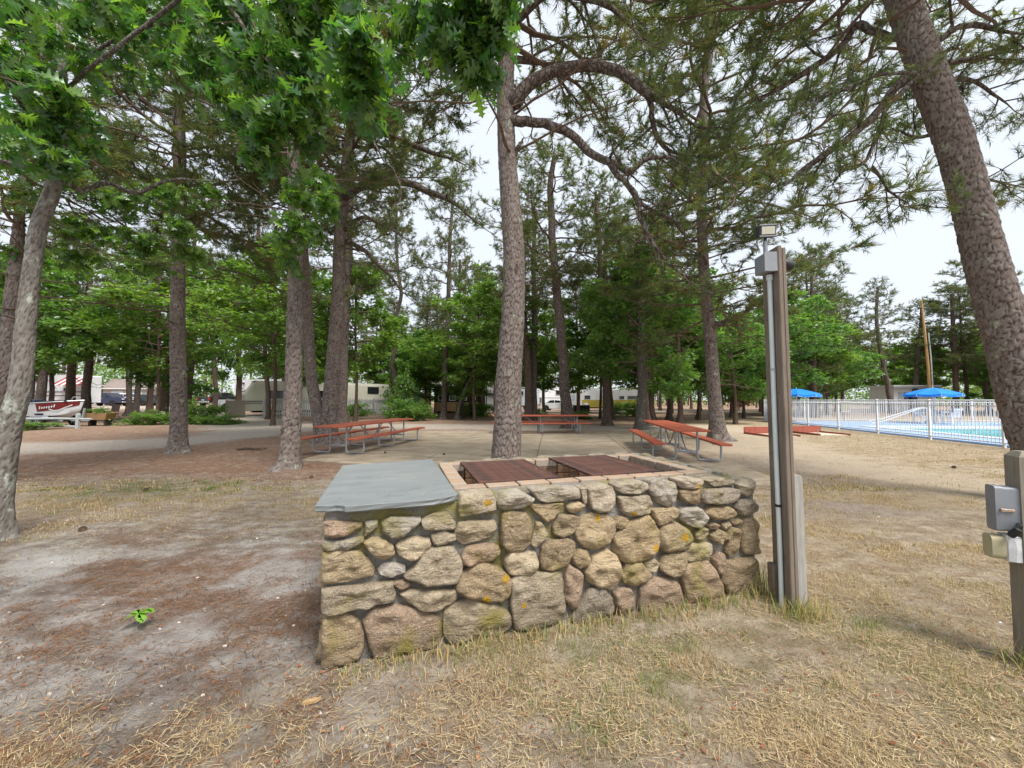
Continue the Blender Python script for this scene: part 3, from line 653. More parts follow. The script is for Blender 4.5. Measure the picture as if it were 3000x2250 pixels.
def make_ground():
    xs = np.concatenate([-np.geomspace(420, 12.3, 46), steps(-12, 12, .1), np.geomspace(12.3, 42, 60), np.geomspace(46, 420, 22)])
    ys = np.concatenate([-np.geomspace(120, 1.4, 16), steps(-1, 13, .1), np.geomspace(13.2, 60, 90), np.geomspace(64, 560, 26)])
    X, Y = np.meshgrid(xs, ys)
    f = fields(X, Y)
    Z = ground_z(X, Y)
    V = np.stack([X.ravel(), Y.ravel(), Z.ravel()], 1)
    nx, ny = len(xs), len(ys)
    i = np.arange((ny - 1) * (nx - 1)); r = i // (nx - 1); c = i % (nx - 1)
    F = np.stack([r * nx + c, r * nx + c + 1, (r + 1) * nx + c + 1, (r + 1) * nx + c], 1)
    cx = (xs[c] + xs[c + 1]) / 2; cyy = (ys[r] + ys[r + 1]) / 2
    a = (cx - FO.x) * FA.x + (cyy - FO.y) * FA.y; b = (cx - FO.x) * FB.x + (cyy - FO.y) * FB.y
    F = F[~((a > -1.2) & (a < 10.4) & (b > 1.7) & (b < 9.2))]
    at = {k: f[k].ravel() for k in ('road', 'track', 'litter', 'straw', 'grit', 'soil', 'green', 'tan', 'sandp')}
    t = NT('sandy_ground'); v = t.coords('Object')
    big = t.noise(v, 1.6, 6, .6); mid = t.noise(v, 7, 6, .65); fine = t.noise(v, 60, 5, .7); grain = t.noise(v, 260, 3, .7)
    st = t.coords('Object', (1, .35, 1)); streak = t.noise(st, 38, 5, .7, .6)
    st2 = t.coords('Object', (.4, 1, 1)); streak2 = t.noise(st2, 42, 5, .7, .6)
    sand = t.mix(t.attr('tan'), (.54, .53, .515), (.60, .50, .37))
    brown = t.mix(t.attr('tan'), (.105, .088, .076), (.22, .155, .095))
    m1 = t.ramp(t.math('ADD', t.math('MULTIPLY', mid, .6), t.math('MULTIPLY', fine, .45)), [(.46, 0.0), (.58, 1.0)])
    diag = t.n('Mapping'); t.l(v, diag.inputs[0]); diag.inputs['Rotation'].default_value = (0, 0, .45); diag.inputs['Scale'].default_value = (.45, 1.5, 1)
    sweep = t.noise(diag.outputs[0], 3.2, 6, .68, .4)
    m1 = t.math('ADD', t.math('MULTIPLY', m1, .55), t.math('MULTIPLY', t.ramp(sweep, [(.42, 0.0), (.60, 1.0)]), .6), clamp=True)
    m1 = t.math('MULTIPLY', m1, t.math('SUBTRACT', 1.0, t.math('MULTIPLY', t.attr('sandp'), .75)))
    col = t.mix(t.math('MULTIPLY', m1, .92), sand, brown)
    col = t.mix(t.math('MULTIPLY', t.attr('soil'), t.ramp(mid, [(.3, .35), (.62, 1.0)])), col, (.075, .055, .045))
    so = t.mix(t.ramp(streak, [(.35, 0.0), (.65, 1.0)]), (.46, .345, .20), (.28, .20, .11))
    sf = t.math('MULTIPLY', t.attr('straw'), t.ramp(t.math('ADD', t.math('MULTIPLY', big, .4), t.math('MULTIPLY', streak2, .6)), [(.38, .15), (.6, .9)]))
    col = t.mix(sf, col, so)
    col = t.mix(t.math('MULTIPLY', t.attr('green'), t.ramp(mid, [(.4, 0.0), (.6, .55)])), col, (.14, .17, .05))
    li = t.mix(t.ramp(streak2, [(.3, 0.0), (.7, 1.0)]), (.32, .165, .09), (.15, .085, .055))
    li = t.mix(t.ramp(fine, [(.52, 0.0), (.70, .8)]), li, (.40, .31, .235))
    li = t.mix(t.ramp(big, [(.5, 0.0), (.68, .6)]), li, (.33, .26, .19))
    lf = t.math('MULTIPLY', t.attr('litter'), t.ramp(mid, [(.25, .45), (.55, 1.0)]))
    col = t.mix(lf, col, li)
    gr = t.mix(t.ramp(t.voro(v, 55, 'F1', 'Color'), [(.2, 0.0), (.8, 1.0)]), (.20, .155, .125), (.38, .32, .27))
    col = t.mix(t.attr('grit'), col, gr)
    pale = t.mix(t.ramp(fine, [(.35, 0.0), (.65, 1.0)]), (.50, .44, .375), (.36, .30, .245))
    pale = t.mix(t.ramp(mid, [(.45, 0.0), (.7, .6)]), pale, (.30, .225, .165))
    col = t.mix(t.math('MULTIPLY', t.attr('road'), t.ramp(mid, [(.2, .7), (.5, .97)])), col, pale)
    ts = t.mix(t.ramp(fine, [(.35, 0.0), (.7, 1.0)]), (.56, .46, .34), (.42, .33, .23))
    col = t.mix(t.math('MULTIPLY', t.attr('track'), t.ramp(big, [(.3, .4), (.55, .95)])), col, ts)
    peb = t.math('MULTIPLY', t.ramp(t.voro(v, 24), [(.10, 1.0), (.17, 0.0)]), t.ramp(t.voro(v, 24, 'F1', 'Color'), [(.80, 0.0), (.82, .7)]))
    col = t.mix(peb, col, (.55, .52, .48))
    col = t.mix(t.ramp(grain, [(.3, .0), (.75, .35)]), col, t.mix(.5, col, (.62, .56, .5)))
    h = t.math('ADD', t.math('MULTIPLY', fine, .7), t.math('ADD', t.math('MULTIPLY', mid, .35), t.math('MULTIPLY', grain, .45)))
    m = t.bsdf(col, .95, .12, t.bump(h, 1.0, .035))
    o = obj('ground', big_mesh('ground', V, F, m, at, smooth=True))
    tag(o, kind='structure')


make_ground()

# ---------------------------------------------------------------- concrete pad, cast in bays
t = NT('old_concrete'); v = t.coords('Object')
n_ = t.noise(v, 1.1, 6, .65, .4); n2_ = t.noise(v, 40, 5, .7); n3_ = t.noise(t.coords('Object', (.35, 1, 1)), 3.2, 6, .7, .5)
c_ = t.mix(t.ramp(n_, [(.35, 0.0), (.68, 1.0)]), (.45, .375, .28), (.31, .25, .175))
c_ = t.mix(t.ramp(n3_, [(.46, 0.0), (.66, .85)]), c_, (.20, .155, .105))
c_ = t.mix(t.ramp(n2_, [(.5, 0.0), (.75, .6)]), c_, (.44, .39, .32))
CONC = t.bsdf(c_, .93, .15, t.bump(n2_, .4, .008))
PADQ = [Vector((-5.1, 9.1)), Vector((4.75, 6.35)), Vector((6.1, 15.6)), Vector((-4.7, 17.6))]
pad = tag(thing('concrete_pad', None, None), kind='structure')


def padp(u, v_):
    return (PADQ[0] * (1 - u) + PADQ[1] * u) * (1 - v_) + (PADQ[3] * (1 - u) + PADQ[2] * u) * v_


us = [0, .30, .56, .80, 1]; vs_ = [0, .36, .70, 1]
for i in range(4):
    for j in range(3):
        q = [padp(us[i], vs_[j]), padp(us[i + 1], vs_[j]), padp(us[i + 1], vs_[j + 1]), padp(us[i], vs_[j + 1])]
        c0 = sum(q, Vector((0, 0))) / 4
        q = [p + (c0 - p).normalized() * .014 for p in q]
        m_ = MB(); top = .035 + rnd.uniform(-.006, .006)
        qi = [p + (c0 - p).normalized() * .02 for p in q]
        vv = [(*p, -.15) for p in q] + [(*p, top - .012) for p in q] + [(*p, top) for p in qi]
        ff = []
        for k in range(4):
            k2 = (k + 1) % 4
            ff += [(k, k2, 4 + k2, 4 + k), (4 + k, 4 + k2, 8 + k2, 8 + k)]
        ff.append((8, 9, 10, 11)); m_.add(vv, ff)
        m_.build('slab', CONC, pad)

# ---------------------------------------------------------------- swimming pool
M_DECK = plain('blue_deck_paint', (.30, .44, .68), (.24, .37, .60), 2.5, .6, .3, .05)
M_COPING = plain('pool_coping', (.78, .80, .80), (.66, .69, .70), 5, .6, .3, .05)
M_BASIN = plain('pool_basin_paint', (.12, .66, .74), (.10, .58, .68), 1.5, .5, .3, 0)
t = NT('pool_water')
fr = t.n('Fresnel'); fr.inputs[0].default_value = 1.33
tr = t.n('BsdfTransparent'); tr.inputs[0].default_value = (.72, .95, .97, 1)
gl = t.n('BsdfGlossy'); gl.inputs['Roughness'].default_value = .06
bn = t.bump(t.noise(t.coords('Object'), 3.5, 3, .5), .12, .05)
t.l(bn, gl.inputs['Normal']); t.l(bn, fr.inputs['Normal'])
mx_ = t.n('MixShader'); t.l(t.math('MULTIPLY', fr.outputs[0], .4), mx_.inputs[0]); t.l(tr.outputs[0], mx_.inputs[1]); t.l(gl.outputs[0], mx_.inputs[2])
t.l(mx_.outputs[0], t.out.inputs[0])
M_WATER = t.m
POOLR = math.atan2(FA.y, FA.x)


def frame_ab(o):
    """places an object whose local x runs along the near fence (away) and -y to its right"""
    o.location = (FO.x, FO.y, 0); o.rotation_euler = (0, 0, POOLR)
    return o


pa0, pa1, pb0, pb1 = -1.0, 10.2, 1.9, 9.0
md = MB()
for (a0, a1, b0, b1) in ((-6, 15.8, .25, pb0), (-6, pa0, pb0, pb1), (pa1, 15.8, pb0, pb1), (-6, 15.8, pb1, 17.5)):
    md.box(((a0 + a1) / 2, -(b0 + b1) / 2, -.07), (a1 - a0, b1 - b0, .26))
frame_ab(tag(md.build('pool_deck', M_DECK), kind='structure'))
mc = MB()
for (a0, a1, b0, b1) in ((pa0 - .02, pa1 + .02, pb0 - .02, pb0 + .3), (pa0 - .02, pa1 + .02, pb1 - .3, pb1 + .02), (pa0 - .02, pa0 + .3, pb0 + .3, pb1 - .3), (pa1 - .3, pa1 + .02, pb0 + .3, pb1 - .3)):
    mc.box(((a0 + a1) / 2, -(b0 + b1) / 2, .045), (a1 - a0, b1 - b0, .14), ch=.02)
frame_ab(tag(mc.build('pool_coping', M_COPING), kind='structure'))
mb_ = MB()
A0, A1, B0, B1 = pa0 + .28, pa1 - .28, -(pb0 + .28), -(pb1 - .28)
mb_.add([(A0, B0, -1.3), (A1, B0, -1.3), (A1, B1, -1.3), (A0, B1, -1.3), (A0, B0, .0), (A1, B0, .0), (A1, B1, .0), (A0, B1, .0)],
        [(0, 1, 2, 3), (0, 1, 5, 4), (1, 2, 6, 5), (2, 3, 7, 6), (3, 0, 4, 7)])
frame_ab(tag(mb_.build('pool_basin', M_BASIN), kind='structure'))
mw = MB().add([(A0, B0, -.03), (A1, B0, -.03), (A1, B1, -.03), (A0, B1, -.03)], [(0, 1, 2, 3)])
frame_ab(tag(mw.build('pool_water', M_WATER), kind='structure'))

# ================================================================ fences
M_WHITE = plain('white_powder_coat', (.78, .79, .80), (.70, .71, .73), 8, .45, .4, .03)
M_GREYWOOD = plain('weathered_grey_wood', (.42, .44, .44), (.31, .325, .325), 5, .85, .2, .35, .006, (6, 6, .6))
M_BROWNGREY = plain('weathered_brown_wood', (.30, .265, .22), (.19, .16, .13), 5, .85, .2, .35, .006, (6, 6, .6))
M_DARKGREEN = plain('green_windscreen', (.02, .16, .10), None, 6, .7)


def pool_fence(name, label, L, group):
    t_ = thing(name, label, 'fence', group=group)
    post = MB().box((0, 0, .74), (.065, .065, 1.48), ch=.006).box((0, 0, 1.497), (.08, .08, .03), ch=.008).mesh('post', M_WHITE)
    pick = MB().box((0, 0, .77), (.019, .019, 1.34), ch=.004).mesh('picket', M_WHITE)
    n = int(round(L / 2.4)); stp = L / n
    for i in range(n + 1):
        o = obj('post', post, t_); o.location = (i * stp, 0, -.02)
    for z in (1.445, 1.28, .14):
        for i in range(n):
            o = MB().box((i * stp + stp / 2, 0, z), (stp - .067, .034, .034), ch=.004).build('rail', M_WHITE, t_)
    k = 0
    for i in range(n):
        m = int(stp / .112)
        for j in range(1, m):
            o = obj('picket', pick, t_); o.location = (i * stp + j * stp / m, rnd.uniform(-.002, .002), 0); k += 1
    return t_


f1 = pool_fence('pool_fence', 'white metal picket fence along the near side of the pool', 19.2, 'fences around the pool')
f1.location = (*pool_xy(-3.2, 0), 0); f1.rotation_euler = (0, 0, POOLR)
f2 = pool_fence('pool_fence', 'white metal picket fence along the far side of the pool, behind the parasols', 19.2, 'fences around the pool')
f2.location = (*pool_xy(16, .09), 0); f2.rotation_euler = (0, 0, POOLR - PI / 2)


def wood_fence(name, label, a, b, h, pw, gap, mat_, dips=None, rails=True, pointed=True, cat='fence'):
    a = Vector(a); b = Vector(b); d = b - a; L = d.length
    t_ = thing(name, label, cat, (a.x, a.y, gz(a.x, a.y)), math.atan2(d.y, d.x))
    n = int(L / (pw + gap))
    variants = []
    for k in range(3):
        x = pw / 2
        top = .05 if pointed else .01
        variants.append(MB().prism([(-x, .03), (x, .03), (x, 1 - top / h), (x * .4, 1), (-x * .4, 1), (-x, 1 - top / h)], -.01, .01, 'y').mesh('picket', mat_))
    for i in range(n):
        s = (i + .5) * L / n
        hh = h * (1 + (dips(s / L) if dips else 0)) * rnd.uniform(.985, 1.015)
        o = obj('picket', variants[i % 3], t_)
        o.location = (s, rnd.uniform(-.006, .006), 0); o.scale = (1, 1, hh)
        o.rotation_euler = (0, rnd.uniform(-.012, .012), rnd.uniform(-.03, .03))
    if rails:
        for z in (.28, h * .78):
            MB().box((L / 2, .045, z), (L, .05, .09)).build('rail', mat_, t_)
        for k in range(int(L / 2.4) + 1):
            MB().box((min(L - .05, k * 2.4), .13, h * .5), (.1, .1, h), ch=.01).build('post', mat_, t_)
    return t_


wood_fence('picket_fence', 'grey weathered picket fence with gaps in front of the beige trailer', (-19.9, 30.3), (-12.9, 38.6), 1.55, .095, .075, M_GREYWOOD,
           dips=lambda u: .10 * math.sin(min(1, u * 1.3) * PI) - .16 * max(0, u - .75) * 4 * (1 - u) * 2)
wood_fence('board_fence', 'short weathered stockade fence panel standing left of the beige trailer', (-24.3, 32.0), (-22.2, 31.4), 1.42, .10, .006, M_BROWNGREY)

# split rail fence by the boat
t_ = thing('rail_fence', 'low grey wooden rail fence in front of the boat', 'fence', (-26.6, 19.2, gz(-24, 19)), .02)
for x in (.1, 4.45):
    MB().prism([(-.07, 0), (.07, 0), (.07, .74), (.03, .79), (-.04, .80), (-.07, .73)], -.06, .06, 'y').build('post', M_GREYWOOD, t_).location = (x, 0, -.02)
for z, x0, x1 in ((.50, -.3, 5.15), (.12, -.2, 4.4)):
    MB().tube([(x0, 0, z + .02), (1.5, 0, z), (3.2, 0, z + .015), (x1, 0, z - .01)], [.05, .06, .062, .045], 7).build('rail', M_GREYWOOD, t_, True)

# ================================================================ buildings and trailers
M_GLASS = plain('dark_window_glass', (.012, .014, .016), (.02, .022, .026), 2, .08, .6, 0)
M_FRAME = plain('white_window_frame', (.75, .76, .76), None, 8, .5, .3, .03)
M_BLACK = plain('black_rubber', (.015, .015, .016), (.03, .03, .03), 8, .6, .3, .1)
M_CREAM = plain('cream_aluminium_siding', (.68, .665, .56), (.60, .585, .48), .9, .55, .3, .03)
M_RVWHITE = plain('rv_white_gelcoat', (.76, .77, .78), (.66, .67, .68), .9, .4, .4, .02)
M_RVGREY = plain('rv_grey_skirt', (.34, .36, .38), None, 2, .5)
M_ROOF = plain('grey_rv_roof', (.42, .42, .42), (.22, .22, .20), 2.5, .8, .2, .1)
M_BROWNSTRIPE = plain('brown_stripe', (.10, .075, .06), None, 4, .5)
M_ALU = plain('bare_aluminium', (.52, .53, .54), None, 6, .4, .5, .02, metal=.6)
M_STEEL = plain('galvanised_pipe', (.40, .43, .45), (.30, .33, .35), 14, .5, .5, .05, metal=.35)
M_TYRE = plain('tyre_rubber', (.018, .018, .018), (.03, .03, .03), 10, .85, .2, .2)
M_RIM = plain('alloy_rim', (.55, .56, .58), (.4, .41, .42), 10, .35, .5, 0, metal=.6)
M_RED = plain('red_lens', (.45, .02, .02), (.3, .01, .01), 6, .25, .5, 0)
M_LAMP = plain('clear_lens', (.75, .76, .78), (.6, .6, .6), 10, .15, .5, 0)


def window(parent, x, z, w, h, y, frame=M_FRAME, bars=0, t=.04, glass=M_GLASS):
    """a window on a wall whose outer face lies at local y, looking towards -y"""
    f = MB()
    f.box((x, y - .012, z + h / 2 + t / 2), (w + 2 * t, .05, t)).box((x, y - .012, z - h / 2 - t / 2), (w + 2 * t, .05, t))
    f.box((x - w / 2 - t / 2, y - .012, z), (t, .05, h)).box((x + w / 2 + t / 2, y - .012, z), (t, .05, h))
    for k in range(bars):
        f.box((x, y - .008, z - h / 2 + (k + 1) * h / (bars + 1)), (w, .04, t * .7))
    o = f.build('window', frame, parent)
    MB().box((x, y - .003, z), (w - .002, .012, h - .002)).build('pane', glass, o)
    return o


def wheel(parent, x, y, z, r, wd=.2):
    o = MB().lathe([(r * .62, -wd / 2), (r * .93, -wd / 2), (r, -wd * .3), (r, wd * .3), (r * .93, wd / 2), (r * .62, wd / 2)], 20, axis='y').build('wheel', M_TYRE, parent, True)
    o.location = (x, y, z)
    c = MB().lathe([(r * .60, -wd * .42), (r * .52, -wd * .5), (r * .40, -wd * .36), (r * .2, -wd * .38), (r * .12, -wd * .5), (.01, -wd * .5), (.01, wd * .5), (r * .6, wd * .42)], 10, axis='y')
    for k in range(6):
        a = k * PI / 3
        c.bar((r * .15 * math.cos(a), -wd * .45, r * .15 * math.sin(a)), (r * .56 * math.cos(a), -wd * .45, r * .56 * math.sin(a)), r * .12, .02, up=(0, 1, 0))
    c.build('rim', M_RIM, o, True)
    return o


def trailer(name, label, a, b, h, mat_, z0=.55, nose='cut', windows=(), stripes=(), ribs=0, lower=None, ac=True, depth=2.5, cat='trailer', group=None, door=None, awn=None):
    """travel trailer with its long side from a (left) to b (right) facing the viewer"""
    a = Vector(a); b = Vector(b); d = b - a; L = d.length
    zg = gz((a.x + b.x) / 2, (a.y + b.y) / 2)
    t_ = thing(name, label, cat, (a.x, a.y, zg), math.atan2(d.y, d.x), group)
    if nose == 'cut':
        prof = [(0, z0), (L, z0), (L, h - .12), (L - .12, h), (.85, h), (.7, h - .05), (0, h - 1.2)]
    elif nose == 'fifth':
        prof = [(.9, z0), (L, z0), (L, h - .1), (L - .1, h), (.75, h), (.55, h - .1), (0, z0 + 1.35), (.05, z0 + 1.1), (.9, z0 + 1.05)]
    else:
        prof = [(.1, z0), (L - .1, z0), (L, z0 + .15), (L, h - .25), (L - .2, h), (.2, h), (0, h - .25), (0, z0 + .15)]
    MB().prism(prof, 0, depth, 'y').build('body', mat_, t_)
    if ribs:
        m = MB(); n = int((h - z0 - .1) / .105)
        for k in range(n):
            z = z0 + .06 + k * .105
            x0 = max(0, (z - (h - 1.2)) * .62) if nose == 'cut' else .02
            m.box(((x0 + L) / 2 + .03, -.006, z), (L - x0 - .1, .03, .075))
        tag(m.build('siding', mat_, t_), kind='stuff')
    if lower:
        m = MB().box((L / 2 + .02, -.022, z0 + lower[1] / 2 + .01), (L - .06, .05, lower[1])); m.build('lower_panel', lower[0], t_)
    for (z, hh, mm) in stripes:
        MB().box((L / 2, -.03, z), (L - .03, .03, hh)).build('stripe', mm, t_)
    for (x, z, w_, hh) in windows:
        window(t_, x, z, w_, hh, -.03, M_BLACK if mat_ is M_CREAM else M_FRAME, 0)
    if door:
        x, w_, hh = door
        o = MB().box((x, -.03, z0 + hh / 2 + .05), (w_, .05, hh), ch=.01).build('door', M_FRAME, t_)
        MB().box((x, -.058, z0 + hh * .72), (w_ * .6, .01, hh * .35)).build('pane', M_GLASS, o)
    if ac:
        MB().prism([(-.35, 0), (.35, 0), (.3, .22), (-.22, .25)], -.3, .3, 'y').build('roof_vent', M_FRAME, t_).location = (L * .35, depth / 2, h)
        MB().box((0, 0, .05), (.5, .5, .1), ch=.02).build('roof_hatch', M_FRAME, t_).location = (L * .7, depth / 2, h)
    MB().box((L / 2, depth / 2, h + .012), (L - 1.2, depth - .1, .03)).build('roof', M_ROOF, t_)
    for x in (L * .55, L * .55 + .85):
        wheel(t_, x, .12, .33, .33)
    m = MB().box((L / 2, depth * .5, z0 - .1), (L * .9, depth * .55, .14)); m.build('chassis', M_BLACK, t_)
    return t_


tr1 = trailer('travel_trailer', 'long beige ribbed travel trailer behind the grey picket fence', (-22.6, 32.0), (-13.2, 40.4), 3.08, M_CREAM, .5, 'cut',
        windows=[(2.35, 1.9, 1.1, .6), (10.9, 2.42, 1.1, .62), (5.6, 1.95, 1.0, .6)], stripes=[(1.32, .07, M_BROWNSTRIPE), (1.16, .05, M_BROWNSTRIPE), (1.24, .06, M_FRAME)], ribs=1)
MB().tube([(0, -.3, .03), (1.2, -.9, .03), (2.0, -1.2, .03)], .03, 6).build('hose', M_FRAME, tr1)

# RVs farther back
M_YEL = plain('faded_yellow_panel', (.46, .36, .05), (.40, .33, .08), 1.2, .6)
M_RVBLUE = plain('pale_blue_gelcoat', (.52, .60, .68), None, 1, .45)
trailer('fifth_wheel_trailer', 'white fifth wheel trailer with slanted nose behind the white sedan', (3.7, 57.5), (11.6, 60.5), 3.55, M_RVWHITE, .75, 'fifth', windows=[(3.8, 2.55, .95, .7)], stripes=[(1.75, .06, M_RVGREY)])
trailer('long_trailer', 'long white trailer with yellow lower half beyond the picnic tables', (8.0, 49.0), (17.5, 51.0), 2.75, M_RVWHITE, .45, 'box',
        windows=[(1.9, 1.75, .8, .5), (4.4, 1.75, .75, .45), (6.8, 1.72, .7, .42), (8.4, 1.72, 1.5, .45)], lower=(M_YEL, .95))
trailer('small_trailer', 'white trailer with dark windows half hidden by the slim twin trunks', (.2, 55.5), (3.3, 54.4), 3.4, M_RVBLUE, .6, 'box', windows=[(1.0, 2.4, 1.2, .55)])
trailer('camper_trailer', 'white camper roof showing between the beige trailer and the dark cabin', (-17.6, 52), (-13.6, 53.5), 3.25, M_RVWHITE, .5, 'box', windows=[(1.8, 1.9, 1.5, .7), (3.1, 1.9, .6, .7)])
trailer('camper_trailer', 'white camper with a dark window just right of the dark cabin', (-4.0, 52), (-.9, 51), 3.2, M_RVWHITE, .5, 'box', windows=[(1.2, 2.1, .8, .55)])
t5 = trailer('motorhome', 'white motorhome under a red striped awning behind the boat', (-58.0, 43.8), (-51.3, 45), 4.0, M_RVWHITE, .7, 'fifth', windows=[(2.2, 3.3, .7, .45), (5.2, 2.2, .5, .5)], stripes=[(2.0, .22, M_RVGREY), (1.55, .08, M_BROWNSTRIPE)])
M_AWR = plain('red_awning_cloth', (.38, .05, .06), None, 4, .8)
M_AWW = plain('white_awning_cloth', (.72, .70, .68), None, 4, .8)
for k in range(9):
    MB().add([(5.2 + k * .3, -.1, 3.75), (5.5 + k * .3, -.1, 3.75), (5.5 + k * .3, -1.9, 2.7), (5.2 + k * .3, -1.9, 2.7),
              (5.2 + k * .3, -.1, 3.72), (5.5 + k * .3, -.1, 3.72), (5.5 + k * .3, -1.9, 2.67), (5.2 + k * .3, -1.9, 2.67)],
             [(0, 1, 2, 3), (7, 6, 5, 4), (3, 2, 6, 7), (0, 4, 5, 1), (0, 3, 7, 4), (1, 5, 6, 2)]).build('awning_strip', (M_AWR, M_AWW)[k % 2], t5)
t6 = trailer('toy_trailer', 'white trailer with a dark swirling script logo behind the silver pickup', (-38.5, 52), (-31.5, 49.5), 3.6, M_RVWHITE, .7, 'fifth', windows=[(2.1, 3.1, .5, .3)], ac=False)
# swoosh logo: a looping dark stroke with short tails
lg = [(2.2, 2.55), (1.75, 2.42), (1.5, 2.25), (1.62, 2.08), (2.0, 2.02), (2.4, 2.1), (2.75, 2.25), (3.3, 2.28)]
MB().tube([(x, -.05, z) for x, z in lg], [.02, .045, .05, .055, .06, .05, .03, .015], 6).build('logo', M_BLACK, t6, True)
for (p, q) in (((2.35, 2.28), (2.55, 1.9)), ((2.6, 2.15), (3.0, 2.05)), ((3.1, 2.2), (3.7, 2.3)), ((3.5, 2.25), (3.75, 2.05))):
    MB().bar((p[0], -.05, p[1]), (q[0], -.05, q[1]), .05, .07, up=(0, 1, 0)).build('logo', M_BLACK, t6)

# dark cabin
M_DARKBOARD = plain('dark_stained_boards', (.022, .019, .018), (.035, .03, .028), 3, .8)
M_TANBOARD = plain('tan_pine_boards', (.40, .265, .13), (.32, .20, .10), 4, .75, .2, .3, .006, (1, 1, 8))
M_MOSSROOF = plain('mossy_felt_roof', (.22, .21, .18), (.12, .13, .09), 3, .9, .1, .3)
cb = thing('cabin', 'low dark cabin with white framed windows above tan boards', 'cabin', (-8.1, 39.2, gz(-6, 39)), 0.03)
CL = 5.2
MB().box((CL / 2, 1.6, 1.45), (CL, 3.2, 2.7)).build('wall', M_DARKBOARD, cb)
for k in range(7):
    MB().box((CL / 2 - .1, -.03, .32 + k * .135), (CL - .4, .045, .122)).build('board', M_TANBOARD, cb)
MB().box((CL / 2, 1.4, 2.86), (CL + .5, 3.9, .12), ch=.03).build('roof', M_MOSSROOF, cb)
for x in (.75, 1.9, 3.05, 4.0):
    window(cb, x, 1.85, .52, .85, -.02, bars=1, t=.075)
mm_ = MB().lathe([(.02, .32), (.2, .28), (.38, .12), (.42, 0), (.02, 0)][::-1], 14)
o = mm_.build('roof_dome', M_FRAME, cb, True); o.location = (.35, .8, 2.92)
for x in (-.3, CL + .25):
    MB().box((x, -.35, 1.3), (.09, .09, 2.9)).build('post', M_DARKBOARD, cb)

t_ = thing('patio_table', 'small brown table in front of the tan boards of the cabin', 'table', (-4.9, 37.6, gz(-5, 37)), 0)
MB().box((0, 0, .72), (1.7, .7, .05), ch=.01).build('table_top', M_TANBOARD, t_)
for x in (-.6, .6): MB().bar((x, 0, 0), (x, 0, .7), .1, .3).build('leg', M_DARKBOARD, t_)

# grey storage shed + weathered steps
M_SHED = plain('grey_plastic_shed', (.30, .335, .37), (.25, .28, .31), 2, .6)
s_ = thing('storage_shed', 'grey plastic shed half hidden by the shrub beside the cabin', 'shed', (-11.6, 37.6, gz(-11, 37)), .05)
MB().box((1.3, .6, .95), (2.6, 1.2, 1.9), ch=.03).build('wall', M_SHED, s_)
MB().prism([(-.05, 1.9), (1.25, 1.9), (.6, 2.2)], -.05, 2.65, 'x').build('roof', M_RVGREY, s_)
for k in range(9): MB().box((.18 + k * .28, -.012, .95), (.05, .03, 1.7)).build('rib', M_SHED, s_)
w_ = thing('wooden_steps', 'weathered grey wooden steps leaning at the right end of the picket fence', 'steps', (-12.6, 36.2, gz(-12, 36)), .1)
for k in range(9):
    MB().box((0, k * .07, .08 + k * .12), (1.25 - k * .02, .09, .085), ch=.008).build('step', M_GREYWOOD, w_)
for x in (-.6, .6):
    MB().bar((x, .05, 0), (x * .95, .7, 1.12), .05, .1).build('stringer', M_GREYWOOD, w_)
for k in range(6):
    MB().bar((.9 + k * .16, .3, .1), (.95 + k * .17, .75, 1.2 - k * .07), .1, .025).build('slat', M_GREYWOOD, w_)

# beige house far left
M_BEIGE = plain('beige_clapboard', (.46, .42, .36), (.42, .38, .32), 1, .7)
M_SHINGLE = plain('taupe_shingles', (.26, .21, .185), (.2, .165, .15), 6, .85, .2, .3)
hs = thing('house', 'beige house with taupe roof and white framed window behind the blue pickup', 'house', (-76, 70, gz(-76, 70)), .25)
MB().box((4, 2.5, 1.5), (8, 5, 3)).build('wall', M_BEIGE, hs)
for k in range(14): MB().box((4, -.012, .15 + k * .205), (8.02, .04, .03)).build('board', M_BEIGE, hs)
MB().prism([(-.4, 2.95), (5.4, 2.95), (2.5, 4.9)], -.3, 8.3, 'x').build('roof', M_SHINGLE, hs)
MB().box((4, -.42, 2.93), (8.7, .06, .16)).build('gutter', M_FRAME, hs)
for x in (5.2, 2.2): window(hs, x, 1.9, 1.5, 1.1, -.03, bars=1, t=.1, glass=M_RVBLUE)
MB().box((-1.6, .8, 1.7), (2.6, 2.4, 3.4)).build('porch', M_SHED, hs)
MB().box((-1.6, .2, 3.5), (3.1, 3.4, .16)).build('porch_roof', M_FRAME, hs)
MB().box((-2.4, -.43, 1.6), (.9, .06, 2.4)).build('door', M_FRAME, hs)
MB().box((-2.4, -.47, 1.8), (.6, .03, 1.7)).build('pane', M_GLASS, hs)

# white cottage beyond the pool
ct = thing('cottage', 'small white cottage with blue grey shutters beyond the pool fence', 'cottage', (43.0, 42.5, 0), -.18)
MB().box((2.0, 1.8, 1.45), (3.9, 3.6, 2.9)).build('wall', M_RVWHITE, ct)
MB().box((2.0, 1.7, 2.98), (4.6, 4.4, .16), ch=.03).build('roof', M_FRAME, ct)
MB().box((2.0, -.45, 2.80), (4.5, .05, .2)).build('fascia', M_RVGREY, ct)
window(ct, 1.35, 1.75, .8, 1.0, -.02)
for x in (.65, 2.05): MB().box((x, -.03, 1.75), (.36, .05, 1.15)).build('shutter', M_RVBLUE, ct)
MB().box((3.2, -.03, 1.2), (.9, .06, 2.1), ch=.01).build('door', M_FRAME, ct)
cv = thing('canopy_roof', 'pale shed roof among trunks behind the left blue parasol', 'roof', (28.0, 38.5, 0), -.1)
MB().prism([(-.2, 2.0), (2.8, 2.35), (2.8, 2.45), (-.2, 2.1)], 0, 4.0, 'x').build('roof', M_ROOF, cv)
for x in (.3, 3.7):
    for y in (0, 2.6): MB().box((x, y, 1.0), (.1, .1, 2.05)).build('post', M_FRAME, cv)

